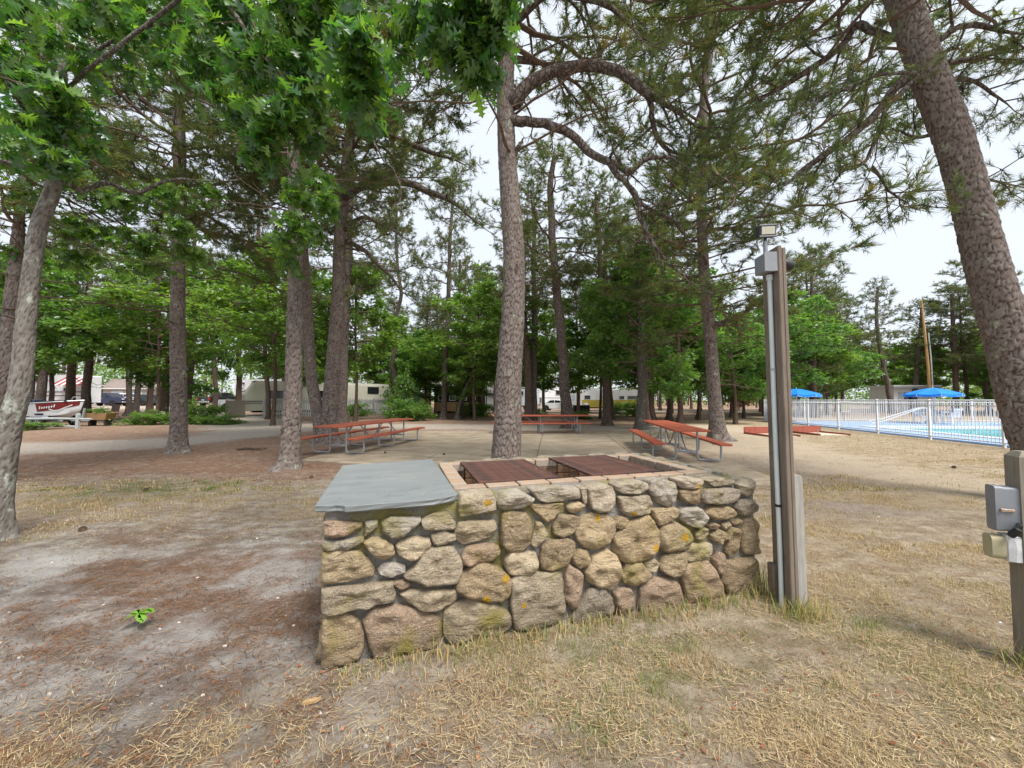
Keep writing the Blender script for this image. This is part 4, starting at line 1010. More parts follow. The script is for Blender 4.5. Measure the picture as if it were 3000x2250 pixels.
# white entry shed with a door, gas tank and bin beside it
sh = thing('entry_porch', 'white entry porch with a grey paned door behind the leaning trunk', 'porch', (7.1, 47.6, 0), .1)
MB().box((.9, .6, 1.35), (1.8, 1.2, 2.3)).build('wall', M_RVWHITE, sh)
MB().prism([(-.15, 2.5), (1.3, 2.5), (.6, 2.95)], -.1, 1.9, 'x').build('roof', M_RVWHITE, sh)
d_ = MB().box((.6, -.03, 1.25), (.8, .05, 1.9), ch=.01).build('door', M_FRAME, sh)
MB().box((.6, -.06, 1.7), (.55, .02, .75)).build('pane', M_RVBLUE, d_)
for x in (.08, 1.14): MB().box((x, -.03, 1.25), (.12, .05, 1.95)).build('shutter', M_RVGREY, sh)
bn_ = thing('storage_bin', 'low black storage bin in front of the white entry porch', 'bin', (7.5, 45.2, 0), .05)
MB().box((.9, .4, .36), (1.9, .8, .7), ch=.04).build('box', M_BLACK, bn_)
MB().box((.9, .4, .75), (1.98, .88, .07), ch=.02).build('lid', M_BLACK, bn_)
gt = thing('gas_tank', 'white gas tank beside the black storage bin', 'tank', (9.1, 46.4, 0))
MB().lathe([(.02, .05), (.3, .08), (.36, .2), (.36, .75), (.3, .9), (.12, .98), (.12, 1.08), (.02, 1.1)], 16).build('cylinder', M_RVWHITE, gt, True)
MB().lathe([(.2, 0), (.24, .06), (.2, .06)], 14).build('foot_ring', M_RVGREY, gt)

# ================================================================ trees
def catmull(P, per):
    P = np.asarray(P, float)
    Q = np.vstack([2 * P[0] - P[1], P, 2 * P[-1] - P[-2]])
    out = []
    for i in range(1, len(Q) - 2):
        n = max(1, int(per(Q[i], Q[i + 1])))
        for t in np.arange(n) / n:
            a, b, c, d = Q[i - 1], Q[i], Q[i + 1], Q[i + 2]
            out.append(.5 * ((2 * b) + (-a + c) * t + (2 * a - 5 * b + 4 * c - d) * t ** 2 + (-a + 3 * b - 3 * c + d) * t ** 3))
    out.append(Q[-2])
    return np.array(out)


def ring_frame(P):
    d = np.gradient(P, axis=0); d /= np.linalg.norm(d, axis=1, keepdims=True)
    x = np.empty_like(d); p = np.array([1., 0, 0]) if abs(d[0, 0]) < .8 else np.array([0, 1., 0])
    for i in range(len(d)):
        p = p - d[i] * p.dot(d[i]); p /= np.linalg.norm(p); x[i] = p
    return x, np.cross(d, x)


def tube_np(P, R, n):
    x, y = ring_frame(P)
    a = np.arange(n) * 2 * PI / n
    V = P[:, None] + (x[:, None] * np.cos(a)[None, :, None] + y[:, None] * np.sin(a)[None, :, None]) * np.asarray(R)[:, None, None]
    m = len(P); k = np.arange(n); i = np.arange(m - 1)[:, None]
    F = np.stack([i * n + k, i * n + (k + 1) % n, (i + 1) * n + (k + 1) % n, (i + 1) * n + k], -1).reshape(-1, 4)
    return V.reshape(-1, 3), F


def worley(u, v, nu, seed):
    iu = np.floor(u).astype(int); iv = np.floor(v).astype(int)
    f1 = np.full(u.shape, 9.); f2 = np.full(u.shape, 9.); pid = np.zeros(u.shape); dv = np.zeros(u.shape)
    for a in (-1, 0, 1):
        for b in (-1, 0, 1):
            cu = iu + a; cv = iv + b; w = np.mod(cu, nu)
            jx = _h(w, cv, seed); jy = _h(w, cv, seed + 5); q = _h(w, cv, seed + 9)
            d = np.hypot(cu + jx - u, cv + jy - v)
            new = d < f1
            f2 = np.where(new, f1, np.minimum(f2, d)); pid = np.where(new, q, pid); dv = np.where(new, v - cv - jy, dv); f1 = np.where(new, d, f1)
    return f1, f2, pid, dv


def trunk_mesh(name, pts, mat_, hero=False, seed=0, plate=(.05, .12), top=None, amp=1.0):
    """pts = (x, y, z, radius) from the ground up, local to the tree's base"""
    P4 = np.array(pts, float)
    if hero:
        C = catmull(P4, lambda a, b: max(2, np.linalg.norm(a[:3] - b[:3]) / (.020 if hero == 2 else .03)))
        if top: C = np.vstack([C[C[:, 2] < top], C[C[:, 2] >= top][::10]])
        n = 46
    else:
        C = catmull(P4, lambda a, b: max(2, np.linalg.norm(a[:3] - b[:3]) / .5)); n = 12
    if hero == 2: n = 96
    P = C[:, :3].copy(); R = np.maximum(C[:, 3], .012)
    if not hero:
        w = .35 * R[:, None] * np.stack([vnoise(P[:, 2] * .9, P[:, 2] * 0 + seed, 3) - .5, vnoise(P[:, 2] * .9, P[:, 2] * 0 + seed, 8) - .5, 0 * R], 1)
        P = P + w
    V, F = tube_np(P, R, n)
    m = len(P)
    ang = np.tile(np.arange(n) * 2 * PI / n, (m, 1)); zz = np.repeat(P[:, 2], n).reshape(m, n)
    ctr = np.repeat(P, n, 0); out = V - ctr
    rr = np.linalg.norm(out, axis=1, keepdims=True); out /= rr
    flare = (1 + .75 * np.exp(-np.maximum(zz, 0) / .20) * (.35 + .65 * (.5 + .5 * np.cos(ang * 4 + seed + .6 * np.sin(ang * 2))))).reshape(-1, 1)
    attrs = None
    if hero:
        R0 = R[len(R) // 5]; nu = max(6, int(round(2 * PI * R0 / plate[0])))
        wob = (fbm(zz * 9, ang * 4, seed, 3) - .5) * 1.5
        wob = wob * .55
        f1, f2, pid, dv = worley(ang / (2 * PI) * nu + wob, zz / plate[1] + wob * .5, nu, seed)
        e = np.clip((f2 - f1 - .02) / .11, 0, 1)
        e2 = f2 - f1
        nz = fbm(ang * nu * .6, zz * 22, seed + 3)
        disp = (e * .007 + pid * .010 * e - dv * .008 * e + (nz - .5) * .010 - .006) * amp * np.clip(R / R0, .5, 1)[:, None]
        V = ctr + out * (rr * flare + disp.reshape(-1, 1))
        attrs = dict(bark=(.12 + .88 * e).ravel(), pid=np.clip(pid * .6 + (nz - .5) * 1.4 + .2, 0, 1).ravel())
    else:
        lump = 1 + .10 * (fbm(ang * 1.2, zz * 1.3, seed) - .5)
        V = ctr + out * rr * flare * lump.reshape(-1, 1)
    return big_mesh(name, V, F, mat_, attrs, smooth=True)


BARK_PINE = bark_mat('pitch_pine_bark', (.16, .125, .107), (.245, .212, .192), (.062, .043, .035), (.38, .41, .32), .60)
BARK_PINE_H = bark_mat('pitch_pine_bark_plates', (.165, .128, .110), (.265, .23, .21), (.05, .035, .029), (.38, .41, .32), .58, hero=True)
BARK_DARK = bark_mat('dark_pine_bark', (.15, .105, .083), (.21, .16, .132), (.075, .048, .038), (.30, .32, .25), .66)
BARK_OAK = bark_mat('lichened_oak_bark', (.18, .16, .14), (.26, .24, .215), (.10, .08, .065), (.38, .41, .34), .55, sx=16, sz=9)
BARK_OAK_H = bark_mat('lichened_oak_bark_near', (.165, .145, .125), (.245, .225, .20), (.08, .062, .05), (.40, .43, .37), .53, hero=True)
BARK_TWIG = plain('pine_twig_bark', (.13, .085, .065), (.19, .14, .115), 12, .9, .15, .3)
NEEDLE = leaf_mat('pine_needles', tint=(1.15, 1.12, 1.0), trans=.42, gloss=.03)
OAKLEAF = leaf_mat('oak_leaves', tint=(1.25, 1.18, 1.05), trans=.54, gloss=.03)
OAKNEAR = leaf_mat('oak_leaves_near', tint=(1.2, 1.12, .95), trans=.56, gloss=.05)


def unit(v):
    return v / np.maximum(np.linalg.norm(v, axis=-1, keepdims=True), 1e-9)


class Crown:
    def __init__(s, seed):
        s.r = np.random.default_rng(seed); s.V = []; s.F = []; s.n = 0
        s.tw = []; s.tp = []; s.td = []

    def tube(s, P, R, n=5):
        V, F = tube_np(P, R, n); s.V.append(V); s.F.append(F + s.n); s.n += len(V)

    def walk(s, p, d, L, n, wob, lift):
        P = [p]; st = L / n
        for i in range(n):
            d = unit(d + s.r.normal(0, wob, 3) + np.array([0, 0, lift * (i / n - .35)]))
            p = p + d * st; P.append(p)
        return np.array(P)

    def twigs(s, p, d, k, Lt, tufts=2, up=.25):
        for _ in range(k):
            e = unit(d * s.r.uniform(.2, 1.0) + s.r.normal(0, .6, 3) + np.array([0, 0, up]))
            L = Lt * s.r.uniform(.5, 1.3)
            q = p + e * L
            s.tw.append((p, q))
            s.tp.append(q); s.td.append(e)
            for j in range(tufts - 1):
                u = s.r.uniform(.35, .85)
                s.tp.append(p + e * L * u); s.td.append(unit(e + s.r.normal(0, .5, 3)))

    def secondary(s, p, d, L, r, ktw=2, Lt=.3, tufts=2, bare=.2, droop=.1):
        n = max(3, int(L / .28))
        P = s.walk(p, d, L, n, .22, .35 - droop)
        s.tube(P, np.linspace(r, .006, n + 1), 4)
        for i in range(1, n + 1):
            if i / n < bare: continue
            s.twigs(P[i], unit(P[i] - P[i - 1]), ktw, Lt, tufts)
        s.twigs(P[-1], unit(P[-1] - P[-2]), 2, Lt, tufts)

    def limb(s, P, R, start=.25, gap=.33, L2=1.1, ktw=2, Lt=.3, tufts=2, dens=1.0, tube=True, sides=7, droop=.1):
        """a limb along P carrying side branches"""
        P = np.asarray(P, float)
        if tube: s.tube(P, R, sides)
        seg = np.linalg.norm(np.diff(P, axis=0), axis=1); cum = np.concatenate([[0], np.cumsum(seg)]); T = cum[-1]
        u = start * T; side = 1
        while u < T:
            i = min(len(P) - 2, np.searchsorted(cum, u) - 1); i = max(i, 0)
            f = (u - cum[i]) / max(seg[i], 1e-6)
            p = P[i] * (1 - f) + P[i + 1] * f; d = unit(P[i + 1] - P[i])
            sd = unit(np.cross(d, [0, 0, 1]) + 1e-6) * side + s.r.normal(0, .35, 3)
            dd = unit(d * s.r.uniform(.4, 1.0) + sd * .9 + np.array([0, 0, s.r.uniform(-.25, .35)]))
            t = u / T
            if s.r.random() < dens:
                s.secondary(p, dd, L2 * (1.1 - .65 * t) * s.r.uniform(.6, 1.25), R[i] * .45 + .004, ktw, Lt, tufts, droop=droop)
            side = -side; u += gap * s.r.uniform(.6, 1.4)
        s.twigs(P[-1], unit(P[-1] - P[-2]), 4, Lt, tufts)

    def branch_mesh(s, name, mat_):
        if s.tw:
            A = np.array([a for a, b in s.tw]); B = np.array([b for a, b in s.tw])
            d = unit(B - A); x = unit(np.cross(d, [0.3, 0.2, .9])); y = np.cross(d, x); r = .0055
            V = np.concatenate([A + x * r, A - x * .5 * r + y * .87 * r, A - x * .5 * r - y * .87 * r, B], 0); n = len(A)
            i = np.arange(n)
            F = np.concatenate([np.stack([i, i + n, i + 3 * n, i + 3 * n], 1), np.stack([i + n, i + 2 * n, i + 3 * n, i + 3 * n], 1), np.stack([i + 2 * n, i, i + 3 * n, i + 3 * n], 1)])
            TV, TF = V, F[:, :3]
        V = np.concatenate(s.V); F = np.concatenate(s.F)
        T = np.concatenate([F[:, [0, 1, 2]], F[:, [0, 2, 3]]])
        if s.tw: T = np.concatenate([T, TF + len(V)]); V = np.concatenate([V, TV])
        return big_mesh(name, V, T, mat_, None, smooth=True)

    def needle_mesh(s, name, k=11, ln=.13, wd=.011, keep=1.0):
        P = np.array(s.tp); D = np.array(s.td); r = s.r
        if keep < 1:
            q = r.random(len(P)) < keep; P = P[q]; D = D[q]
        n = len(P)
        pos = np.repeat(P, k, 0) - np.repeat(D, k, 0) * r.uniform(0, .15, (n * k, 1))
        al = r.uniform(.25, 1.0, (n * k, 1))
        per = unit(np.cross(np.repeat(D, k, 0), r.normal(0, 1, (n * k, 3))))
        e = unit(np.repeat(D, k, 0) * np.cos(al) + per * np.sin(al) + np.array([0, 0, .10]))
        L = ln * r.uniform(.7, 1.2, (n * k, 1)); sd = unit(np.cross(e, r.normal(0, 1, (n * k, 3)))) * wd * .5
        V = np.stack([pos - sd, pos + sd, pos + e * L], 1).reshape(-1, 3)
        F = np.arange(n * k * 3).reshape(-1, 3)
        c = np.array([(.125, .155, .062), (.08, .125, .06), (.16, .175, .07), (.10, .14, .075)])[r.integers(0, 4, n)]
        br = r.random(n) < .05
        c = np.where(br[:, None], np.array([.19, .125, .055]), c) * r.uniform(.75, 1.25, (n, 1))
        return big_mesh(name, V, F, NEEDLE, dict(col=np.repeat(c, k * 3, 0)))


def pine_crown(seed, H=8.0, R=3.2, nprim=30, k=13, ln=.16, wd=.015, dead=6, ktw=3, low=.22):
    C = Crown(seed); r = C.r
    az = r.uniform(0, 6.28)
    for i in range(nprim):
        u = (i + r.uniform(-.4, .4)) / nprim; u = min(max(u, 0), .99)
        az += 2.4 + r.normal(0, .3)
        L = R * ((1 - u) ** .65 * .85 + .2) * r.uniform(.6, 1.15)
        if u < .15: L *= .8
        el = .0 + .75 * u + r.normal(0, .15)
        d = np.array([math.cos(az) * math.cos(el), math.sin(az) * math.cos(el), math.sin(el)])
        n = 8
        P = C.walk(np.array([0, 0, u * H]), d, L, n, .17, .25)
        R0 = .028 + .022 * L / R * (1 - .5 * u)
        C.limb(P, np.linspace(R0, .009, n + 1), start=low, gap=.30, L2=1.0 * (.6 + .5 * L / R), ktw=ktw, sides=5)
    C.twigs(np.array([0, 0, H]), np.array([0, 0, 1.]), 8, .35)
    for i in range(dead):
        az = r.uniform(0, 6.28); z = -r.uniform(.2, 2.6)
        d = np.array([math.cos(az), math.sin(az), r.uniform(-.25, .35)])
        P = C.walk(np.array([0, 0, z]), unit(d), r.uniform(.8, 2.2), 6, .25, .2)
        C.tube(P, np.linspace(.022, .004, 7), 4)
        for j in (3, 4, 5):
            Q = C.walk(P[j], unit(P[j] - P[j - 1] + r.normal(0, .7, 3)), r.uniform(.3, .7), 3, .3, .1)
            C.tube(Q, np.linspace(.008, .003, 4), 3)
    return C.branch_mesh('branches', BARK_TWIG), C.needle_mesh('crown', k, ln, wd)


def oak_leaf_np(P, D, size, r, cols, droop=.2):
    n = len(P)
    e = unit(D + np.array([0, 0, -droop])); nr = unit(np.array([0, 0, 1.]) + r.normal(0, .85, (n, 3)))
    sd = unit(np.cross(e, nr)); nr = np.cross(sd, e)
    L = size * r.uniform(.7, 1.25, (n, 1)); W = L * .34
    V = np.stack([P, P + e * L * .5 + sd * W + nr * W * .25, P + e * L - nr * L * .12, P + e * L * .5 - sd * W + nr * W * .25], 1).reshape(-1, 3)
    i = np.arange(n) * 4
    F = np.concatenate([np.stack([i, i + 1, i + 2], 1), np.stack([i, i + 2, i + 3], 1)])
    return V, F, np.repeat(cols, 4, 0)


def oak_crown(seed, H=6.0, R=3.0, nprim=26, per=10, size=.18, base=(.08, .175, .05), bright=(.165, .285, .072), lo=0.0, layers=True, ktw=2, sec=.55):
    C = Crown(seed); r = C.r; az = r.uniform(0, 6.28)
    for i in range(nprim):
        u = (i + r.uniform(-.4, .4)) / nprim; u = min(max(u, 0), .98)
        az += 2.4 + r.normal(0, .35)
        prof = math.sin(PI * (u * .82 + .14)) ** .7
        L = R * prof * r.uniform(.65, 1.15); el = .15 + .7 * u + r.normal(0, .12)
        d = np.array([math.cos(az) * math.cos(el), math.sin(az) * math.cos(el), math.sin(el)])
        n = 7
        P = C.walk(np.array([0, 0, lo + u * (H - lo) * .85]), d, L, n, .16, .1)
        C.limb(P, np.linspace(.012 + .014 * L, .006, n + 1), start=.25, gap=.34, L2=sec * (.7 + .4 * L), ktw=ktw, Lt=.26, tufts=1, sides=4)
    C.twigs(np.array([0, 0, H * .92]), np.array([0, 0, 1.]), 6, .4, 1)
    T = np.array(C.tp); D = np.array(C.td); nT = len(T)
    P = np.repeat(T, per, 0) + r.normal(0, .10, (nT * per, 3)) * np.array([1, 1, .75])
    E = unit(np.repeat(D, per, 0) * .5 + r.normal(0, .8, (nT * per, 3)) * np.array([1, 1, .6]))
    tone = np.repeat(r.random(nT) ** 1.6, per)[:, None] * .8 + r.uniform(0, .2, (nT * per, 1))
    cols = (np.array(base) * (1 - tone) + np.array(bright) * tone) * r.uniform(.8, 1.2, (nT * per, 1))
    V, F, c = oak_leaf_np(P, E, size, r, cols)
    return C.branch_mesh('branches', BARK_TWIG), big_mesh('crown', V, F, OAKLEAF, dict(col=c))


PINES = [pine_crown(11 + i, 8.0, (3.3, 3.0, 3.6, 2.8)[i], (30, 28, 32, 26)[i]) for i in range(4)]
OAKS = [oak_crown(41, 6.0, 3.0), oak_crown(42, 7.5, 2.8, 26, base=(.095, .185, .045), bright=(.19, .30, .068)), oak_crown(43, 4.6, 3.2, 20, base=(.065, .16, .05), bright=(.14, .26, .075)), oak_crown(44, 6.5, 2.6, 24, base=(.10, .20, .05), bright=(.195, .30, .075))]
SHRUBS = [oak_crown(51, 1.5, .9, 14, 7, .13, ktw=2, sec=.3), oak_crown(52, 1.1, 1.1, 14, 7, .13, base=(.09, .19, .05), bright=(.17, .29, .07), sec=.3)]


def tree(key, label, kind, crown=None, cb=.45, hero=False, bark=None, sc=1.0, zs=1.0, rot=None, name=None, group='trees of the camp site', top=None, amp=1.0, plate=(.05, .12), over=1.06, pts=None):
    pts = pts or TRUNKS[key]
    bx, by = pts[0][0], pts[0][1]
    zb = gz(bx, by) - .03
    name = name or ('pine_tree' if kind == 'pine' else 'oak_tree')
    t_ = thing(name, label, 'tree', (bx, by, zb), 0, group)
    L = [(p[0] - bx, p[1] - by, max(p[2], 0 if i else -.05) - (0 if i else .05), p[3]) for i, p in enumerate(pts)]
    bark = bark or ((BARK_PINE_H if hero else BARK_PINE) if kind == 'pine' else (BARK_OAK_H if hero else BARK_OAK))
    obj('trunk', trunk_mesh('trunk', L, bark, hero, seed=abs(hash_(key)) % 97, top=top, amp=amp, plate=plate), t_)
    if crown is not None:
        br, lf = crown
        H = {'pine': 8.0}.get(kind, None) or max(v.co.z for v in br.vertices)
        zt = L[-1][2]; z0 = zt * cb
        q = np.array(L); cx = np.interp((z0 + zt) / 2, q[:, 2], q[:, 0]); cyy = np.interp((z0 + zt) / 2, q[:, 2], q[:, 1])
        rz = rot if rot is not None else rnd.uniform(0, 6.28)
        for nm, me in (('branches', br), ('crown', lf)):
            o = obj(nm, me, t_); o.location = (cx, cyy, z0); o.rotation_euler = (0, 0, rz)
            o.scale = (sc * 1.18, sc * 1.18, (zt * over - z0) / H * zs)
    return t_


def hash_(s):
    h = 7
    for c in s: h = (h * 31 + ord(c)) % 99991
    return h


def local_limb(key, base):
    P = np.array(LIMBS[key]); C = catmull(P, lambda a, b: 3)
    r = np.random.default_rng(hash_(key)); n = len(C)
    j = np.cumsum(r.normal(0, .012, (n, 3)), 0); j -= np.linspace(0, 1, n)[:, None] * j[-1]
    u = np.linspace(0, 1, n)
    return C[:, :3] - np.array(base) + j, np.maximum(C[:, 3] * (1 - .8 * sstep(.6, 1.0, u)), .006)


def add_limbs(t_, keys, opts, name='limb', k=20, ln=.12, wd=.008, bark=None, keep=1.0):
    """hand placed limbs of a tree with their own twigs and needles"""
    base = (t_.location.x, t_.location.y, t_.location.z)
    for key in keys:
        C = Crown(hash_(key) + 5); P, R = local_limb(key, base)
        o = dict(start=.25, gap=.2, L2=1.0, ktw=3, Lt=.26, tufts=2); o.update(opts); o.update(LIMBOPT.get(key, {}))
        kp = o.pop('keep', keep)
        C.tube(P, R, 9); C.limb(P, R, tube=False, **o)
        ob = obj('limb', C.branch_mesh('limb', bark or BARK_PINE), t_)
        if C.tp and kp > 0: obj('needles', C.needle_mesh('needles', k, ln, wd, kp), ob)


LIMBOPT = {'c3': dict(dens=0, start=2, keep=0), 'c1': dict(start=.62, L2=1.2), 'c2': dict(start=.5, L2=.9, dens=.7, keep=.5), 'c2b': dict(start=.25, L2=.7, keep=.12), 'c2c': dict(start=.2, L2=.7, keep=.1),
           'c5': dict(start=.2, L2=1.3, keep=.7), 'c4': dict(start=.2, L2=1.2), 'r1': dict(start=.4, L2=1.1, dens=.8), 'r2': dict(start=.3, keep=.75), 'r3': dict(start=.2, keep=.6), 'r5': dict(keep=.5)}

# ---- the hero pines
tc_ = tree('centre', 'tall straight pine with flaky bark standing right behind the stone barbecue', 'pine', PINES[0], .60, 2, sc=1.25, rot=.4, top=9)
add_limbs(tc_, ['c1', 'c1b', 'c2', 'c2b', 'c2c', 'c3', 'c4', 'c5'], {})
trt = tree('right', 'big pine leaning in at the right edge behind the electric post', 'pine', PINES[2], .72, 2, sc=1.2, rot=1.1, top=8.5, plate=(.06, .11), amp=1.3)
add_limbs(trt, ['r1', 'r2', 'r3', 'r4', 'r5', 'r6', 'r7', 'r8', 'r9', 'r10'], dict(start=.25, L2=.95))
ta = tree('A', 'straight pine with lichened bark beside the gravel road on the left', 'pine', PINES[1], .42, True, sc=1.15, top=9, rot=2.0)
tb = tree('B', 'pine with flared lichened base left of the long picnic table', 'pine', PINES[3], .55, True, sc=1.1, top=8, rot=.3)
# twin stemmed pine
t2 = tree('C2', 'thick twin stemmed pine with pale lichen at its base behind the left picnic table', 'pine', PINES[0], .58, True, sc=1.2, rot=3.3, top=11)
bx, by = TRUNKS['C2'][0][:2]
obj('trunk', trunk_mesh('trunk', [(p[0] - bx, p[1] - by, p[2] - (0 if i else .05), p[3]) for i, p in enumerate(TRUNKS['C1'])], BARK_PINE_H, True, seed=23, top=9), t2)
for nm, me in (('branches', PINES[3][0]), ('crown', PINES[3][1])):
    o = obj(nm, me, t2); o.location = (-1.2, 0, 7.2); o.scale = (.9, .9, .7); o.rotation_euler = (0, 0, 1.0)
add_limbs(t2, ['k1', 'k2', 'k3', 'k4', 'k5'], dict(start=.25, gap=.4, L2=1.3, Lt=.3), k=13, ln=.15, wd=.013)
td_ = tree('D', 'pine with deeply furrowed reddish trunk behind the right picnic table', 'pine', PINES[2], .42, True, sc=1.45, top=9, rot=.9, plate=(.055, .18))
add_limbs(td_, ['d1', 'd2', 'd3'], dict(start=.25, gap=.4, L2=1.3, Lt=.3), k=13, ln=.15, wd=.013)
for (t_, pm, z0, x, s, zs, rz) in ((td_, PINES[0], 4.2, -.3, 1.5, .85, 2.2), (ta, PINES[2], 5.5, -.2, 1.2, .8, 3.0), (t2, PINES[2], 8.0, .4, 1.4, .8, .5)):
    for nm, me in (('branches', pm[0]), ('crown', pm[1])):                                   # fuller crowns on the near pines
        o = obj(nm, me, t_); o.location = (x, 0, z0); o.scale = (s, s, zs); o.rotation_euler = (0, 0, rz)
tlp = tree('leftpine', 'brown pine stem tucked behind the pale oak at the left edge', 'pine', PINES[1], .5, True, sc=.95, top=7)

# ---- the other trees standing round the clearing
for (key, label, kind, ci, cb, sc, bark) in [
    ('C3', 'pine trunk just behind the right stem of the twin stemmed pine', 'pine', 1, .45, 1.1, None),
    ('E', 'slightly leaning pale barked pine behind the middle picnic table', 'pine', 3, .5, 1.3, None),
    ('F1', 'dark slim pine, left of a close pair behind the middle table', 'pine', 0, .55, .9, BARK_DARK),
    ('F2', 'greyish slim pine, right of a close pair behind the middle table', 'pine', 1, .55, .9, None),
    ('G', 'dark red brown pine trunk standing right of the middle picnic table', 'pine', 3, .45, 1.25, BARK_DARK),
    ('H', 'very dark pine trunk close behind the dark red brown one', 'pine', 2, .45, 1.2, BARK_DARK),
    ('I', 'grey smooth trunked oak with dense green crown left of the right table', 'oak', 0, .30, 1.05, None),
    ('J1', 'narrow dark pine touching the grey trunked oak on its right', 'pine', 1, .45, .85, BARK_DARK),
    ('J2', 'dark brown pine second to the right of the grey trunked oak', 'pine', 0, .45, .85, BARK_DARK),
    ('K', 'thin dark oak seen above the middle of the right picnic table', 'oak', 1, .28, .9, BARK_DARK),
    ('L', 'dark pine just left of the furrowed reddish pine', 'pine', 2, .45, .9, BARK_DARK),
    ('M', 'slim pale barked sapling directly left of the furrowed pine', 'oak', 3, .30, .7, None),
    ('N1', 'thin pale sapling between the furrowed pine and the lamp post', 'oak', 0, .25, .8, None),
    ('N2', 'thin leaning sapling by the left end of the pool fence', 'oak', 2, .30, .8, None),
    ('O1', 'leaning grey pine standing left behind the boat', 'pine', 2, .4, .9, None),
    ('O2', 'narrow pine second behind the boat from the left', 'pine', 1, .4, .8, None),
    ('O3', 'thick dark pine rising behind the bow of the boat', 'pine', 0, .4, .95, BARK_DARK),
    ('O4', 'lichened pine beside the flower planter right of the boat', 'pine', 3, .4, .9, None),
    ('P1', 'left trunk of the four pines in the fern patch', 'pine', 1, .42, .8, None),
    ('P2', 'second trunk of the four pines in the fern patch, leaning right', 'pine', 2, .42, .8, None),
    ('P3', 'third and thickest of the four pines in the fern patch', 'pine', 0, .45, .9, BARK_DARK),
    ('P4', 'fourth and rightmost of the four pines in the fern patch', 'pine', 3, .45, .85, BARK_DARK),
    ('Q', 'dark straight pine just right of the lichened roadside pine', 'pine', 2, .5, .9, BARK_DARK),
    ('R', 'dark slender curved oak standing in front of the silver pickup', 'oak', 0, .33, 1.1, BARK_DARK),
    ('S', 'dark oak behind the stockade fence panel', 'oak', 1, .30, 1.1, BARK_DARK),
    ('U', 'tall thin pine at the left end of the grey picket fence', 'pine', 1, .5, .8, BARK_DARK),
    ('V1', 'crooked snaking pine left of the shrub before the cabin', 'pine', 3, .6, .85, None),
    ('V2', 'lichen spotted pine at the left corner of the cabin', 'pine', 0, .5, .9, None),
    ('V3', 'pale oak sapling slanting to the right in front of the cabin', 'oak', 3, .35, .7, None),
    ('V4', 'thin dark sapling between the cabin windows', 'oak', 2, .35, .7, BARK_DARK),
    ('V5', 'dark oak at the right corner of the cabin', 'oak', 1, .35, .9, BARK_DARK),
    ('V6', 'pine rising from behind the roof of the cabin', 'pine', 2, .4, .9, BARK_DARK),
    ('W1', 'dark pine behind the far pool fence beside the left blue parasol', 'pine', 1, .3, .95, BARK_DARK),
    ('W2', 'pine leaning left in front of the white cottage', 'pine', 3, .45, 1.0, None),
    ('W3', 'pine forking right behind the right blue parasol', 'pine', 0, .45, 1.0, None),
    ('W4', 'dark pine standing right of the utility pole', 'pine', 2, .4, 1.05, BARK_DARK),
    ('W6', 'bare trunk slanting left near the leaning pine at the right edge', 'pine', 1, .5, .8, None),
]:
    tree(key, label, kind, (PINES if kind == 'pine' else OAKS)[ci], cb, False, bark, sc)


def simple_tree(x, y, h, ci, label, kind='oak', sc=1.0, r0=.09, cb=.33):
    pts = [(x, y, 0, r0 * 1.2), (x + rnd.uniform(-.1, .1), y, h * .25, r0), (x + rnd.uniform(-.25, .25), y + .1, h * .6, r0 * .7), (x + rnd.uniform(-.3, .3), y, h * .92, r0 * .25)]
    return tree('s%d' % int(x * 10 + y), label, kind, (PINES if kind == 'pine' else OAKS)[ci], cb, False, BARK_DARK, sc, pts=pts)


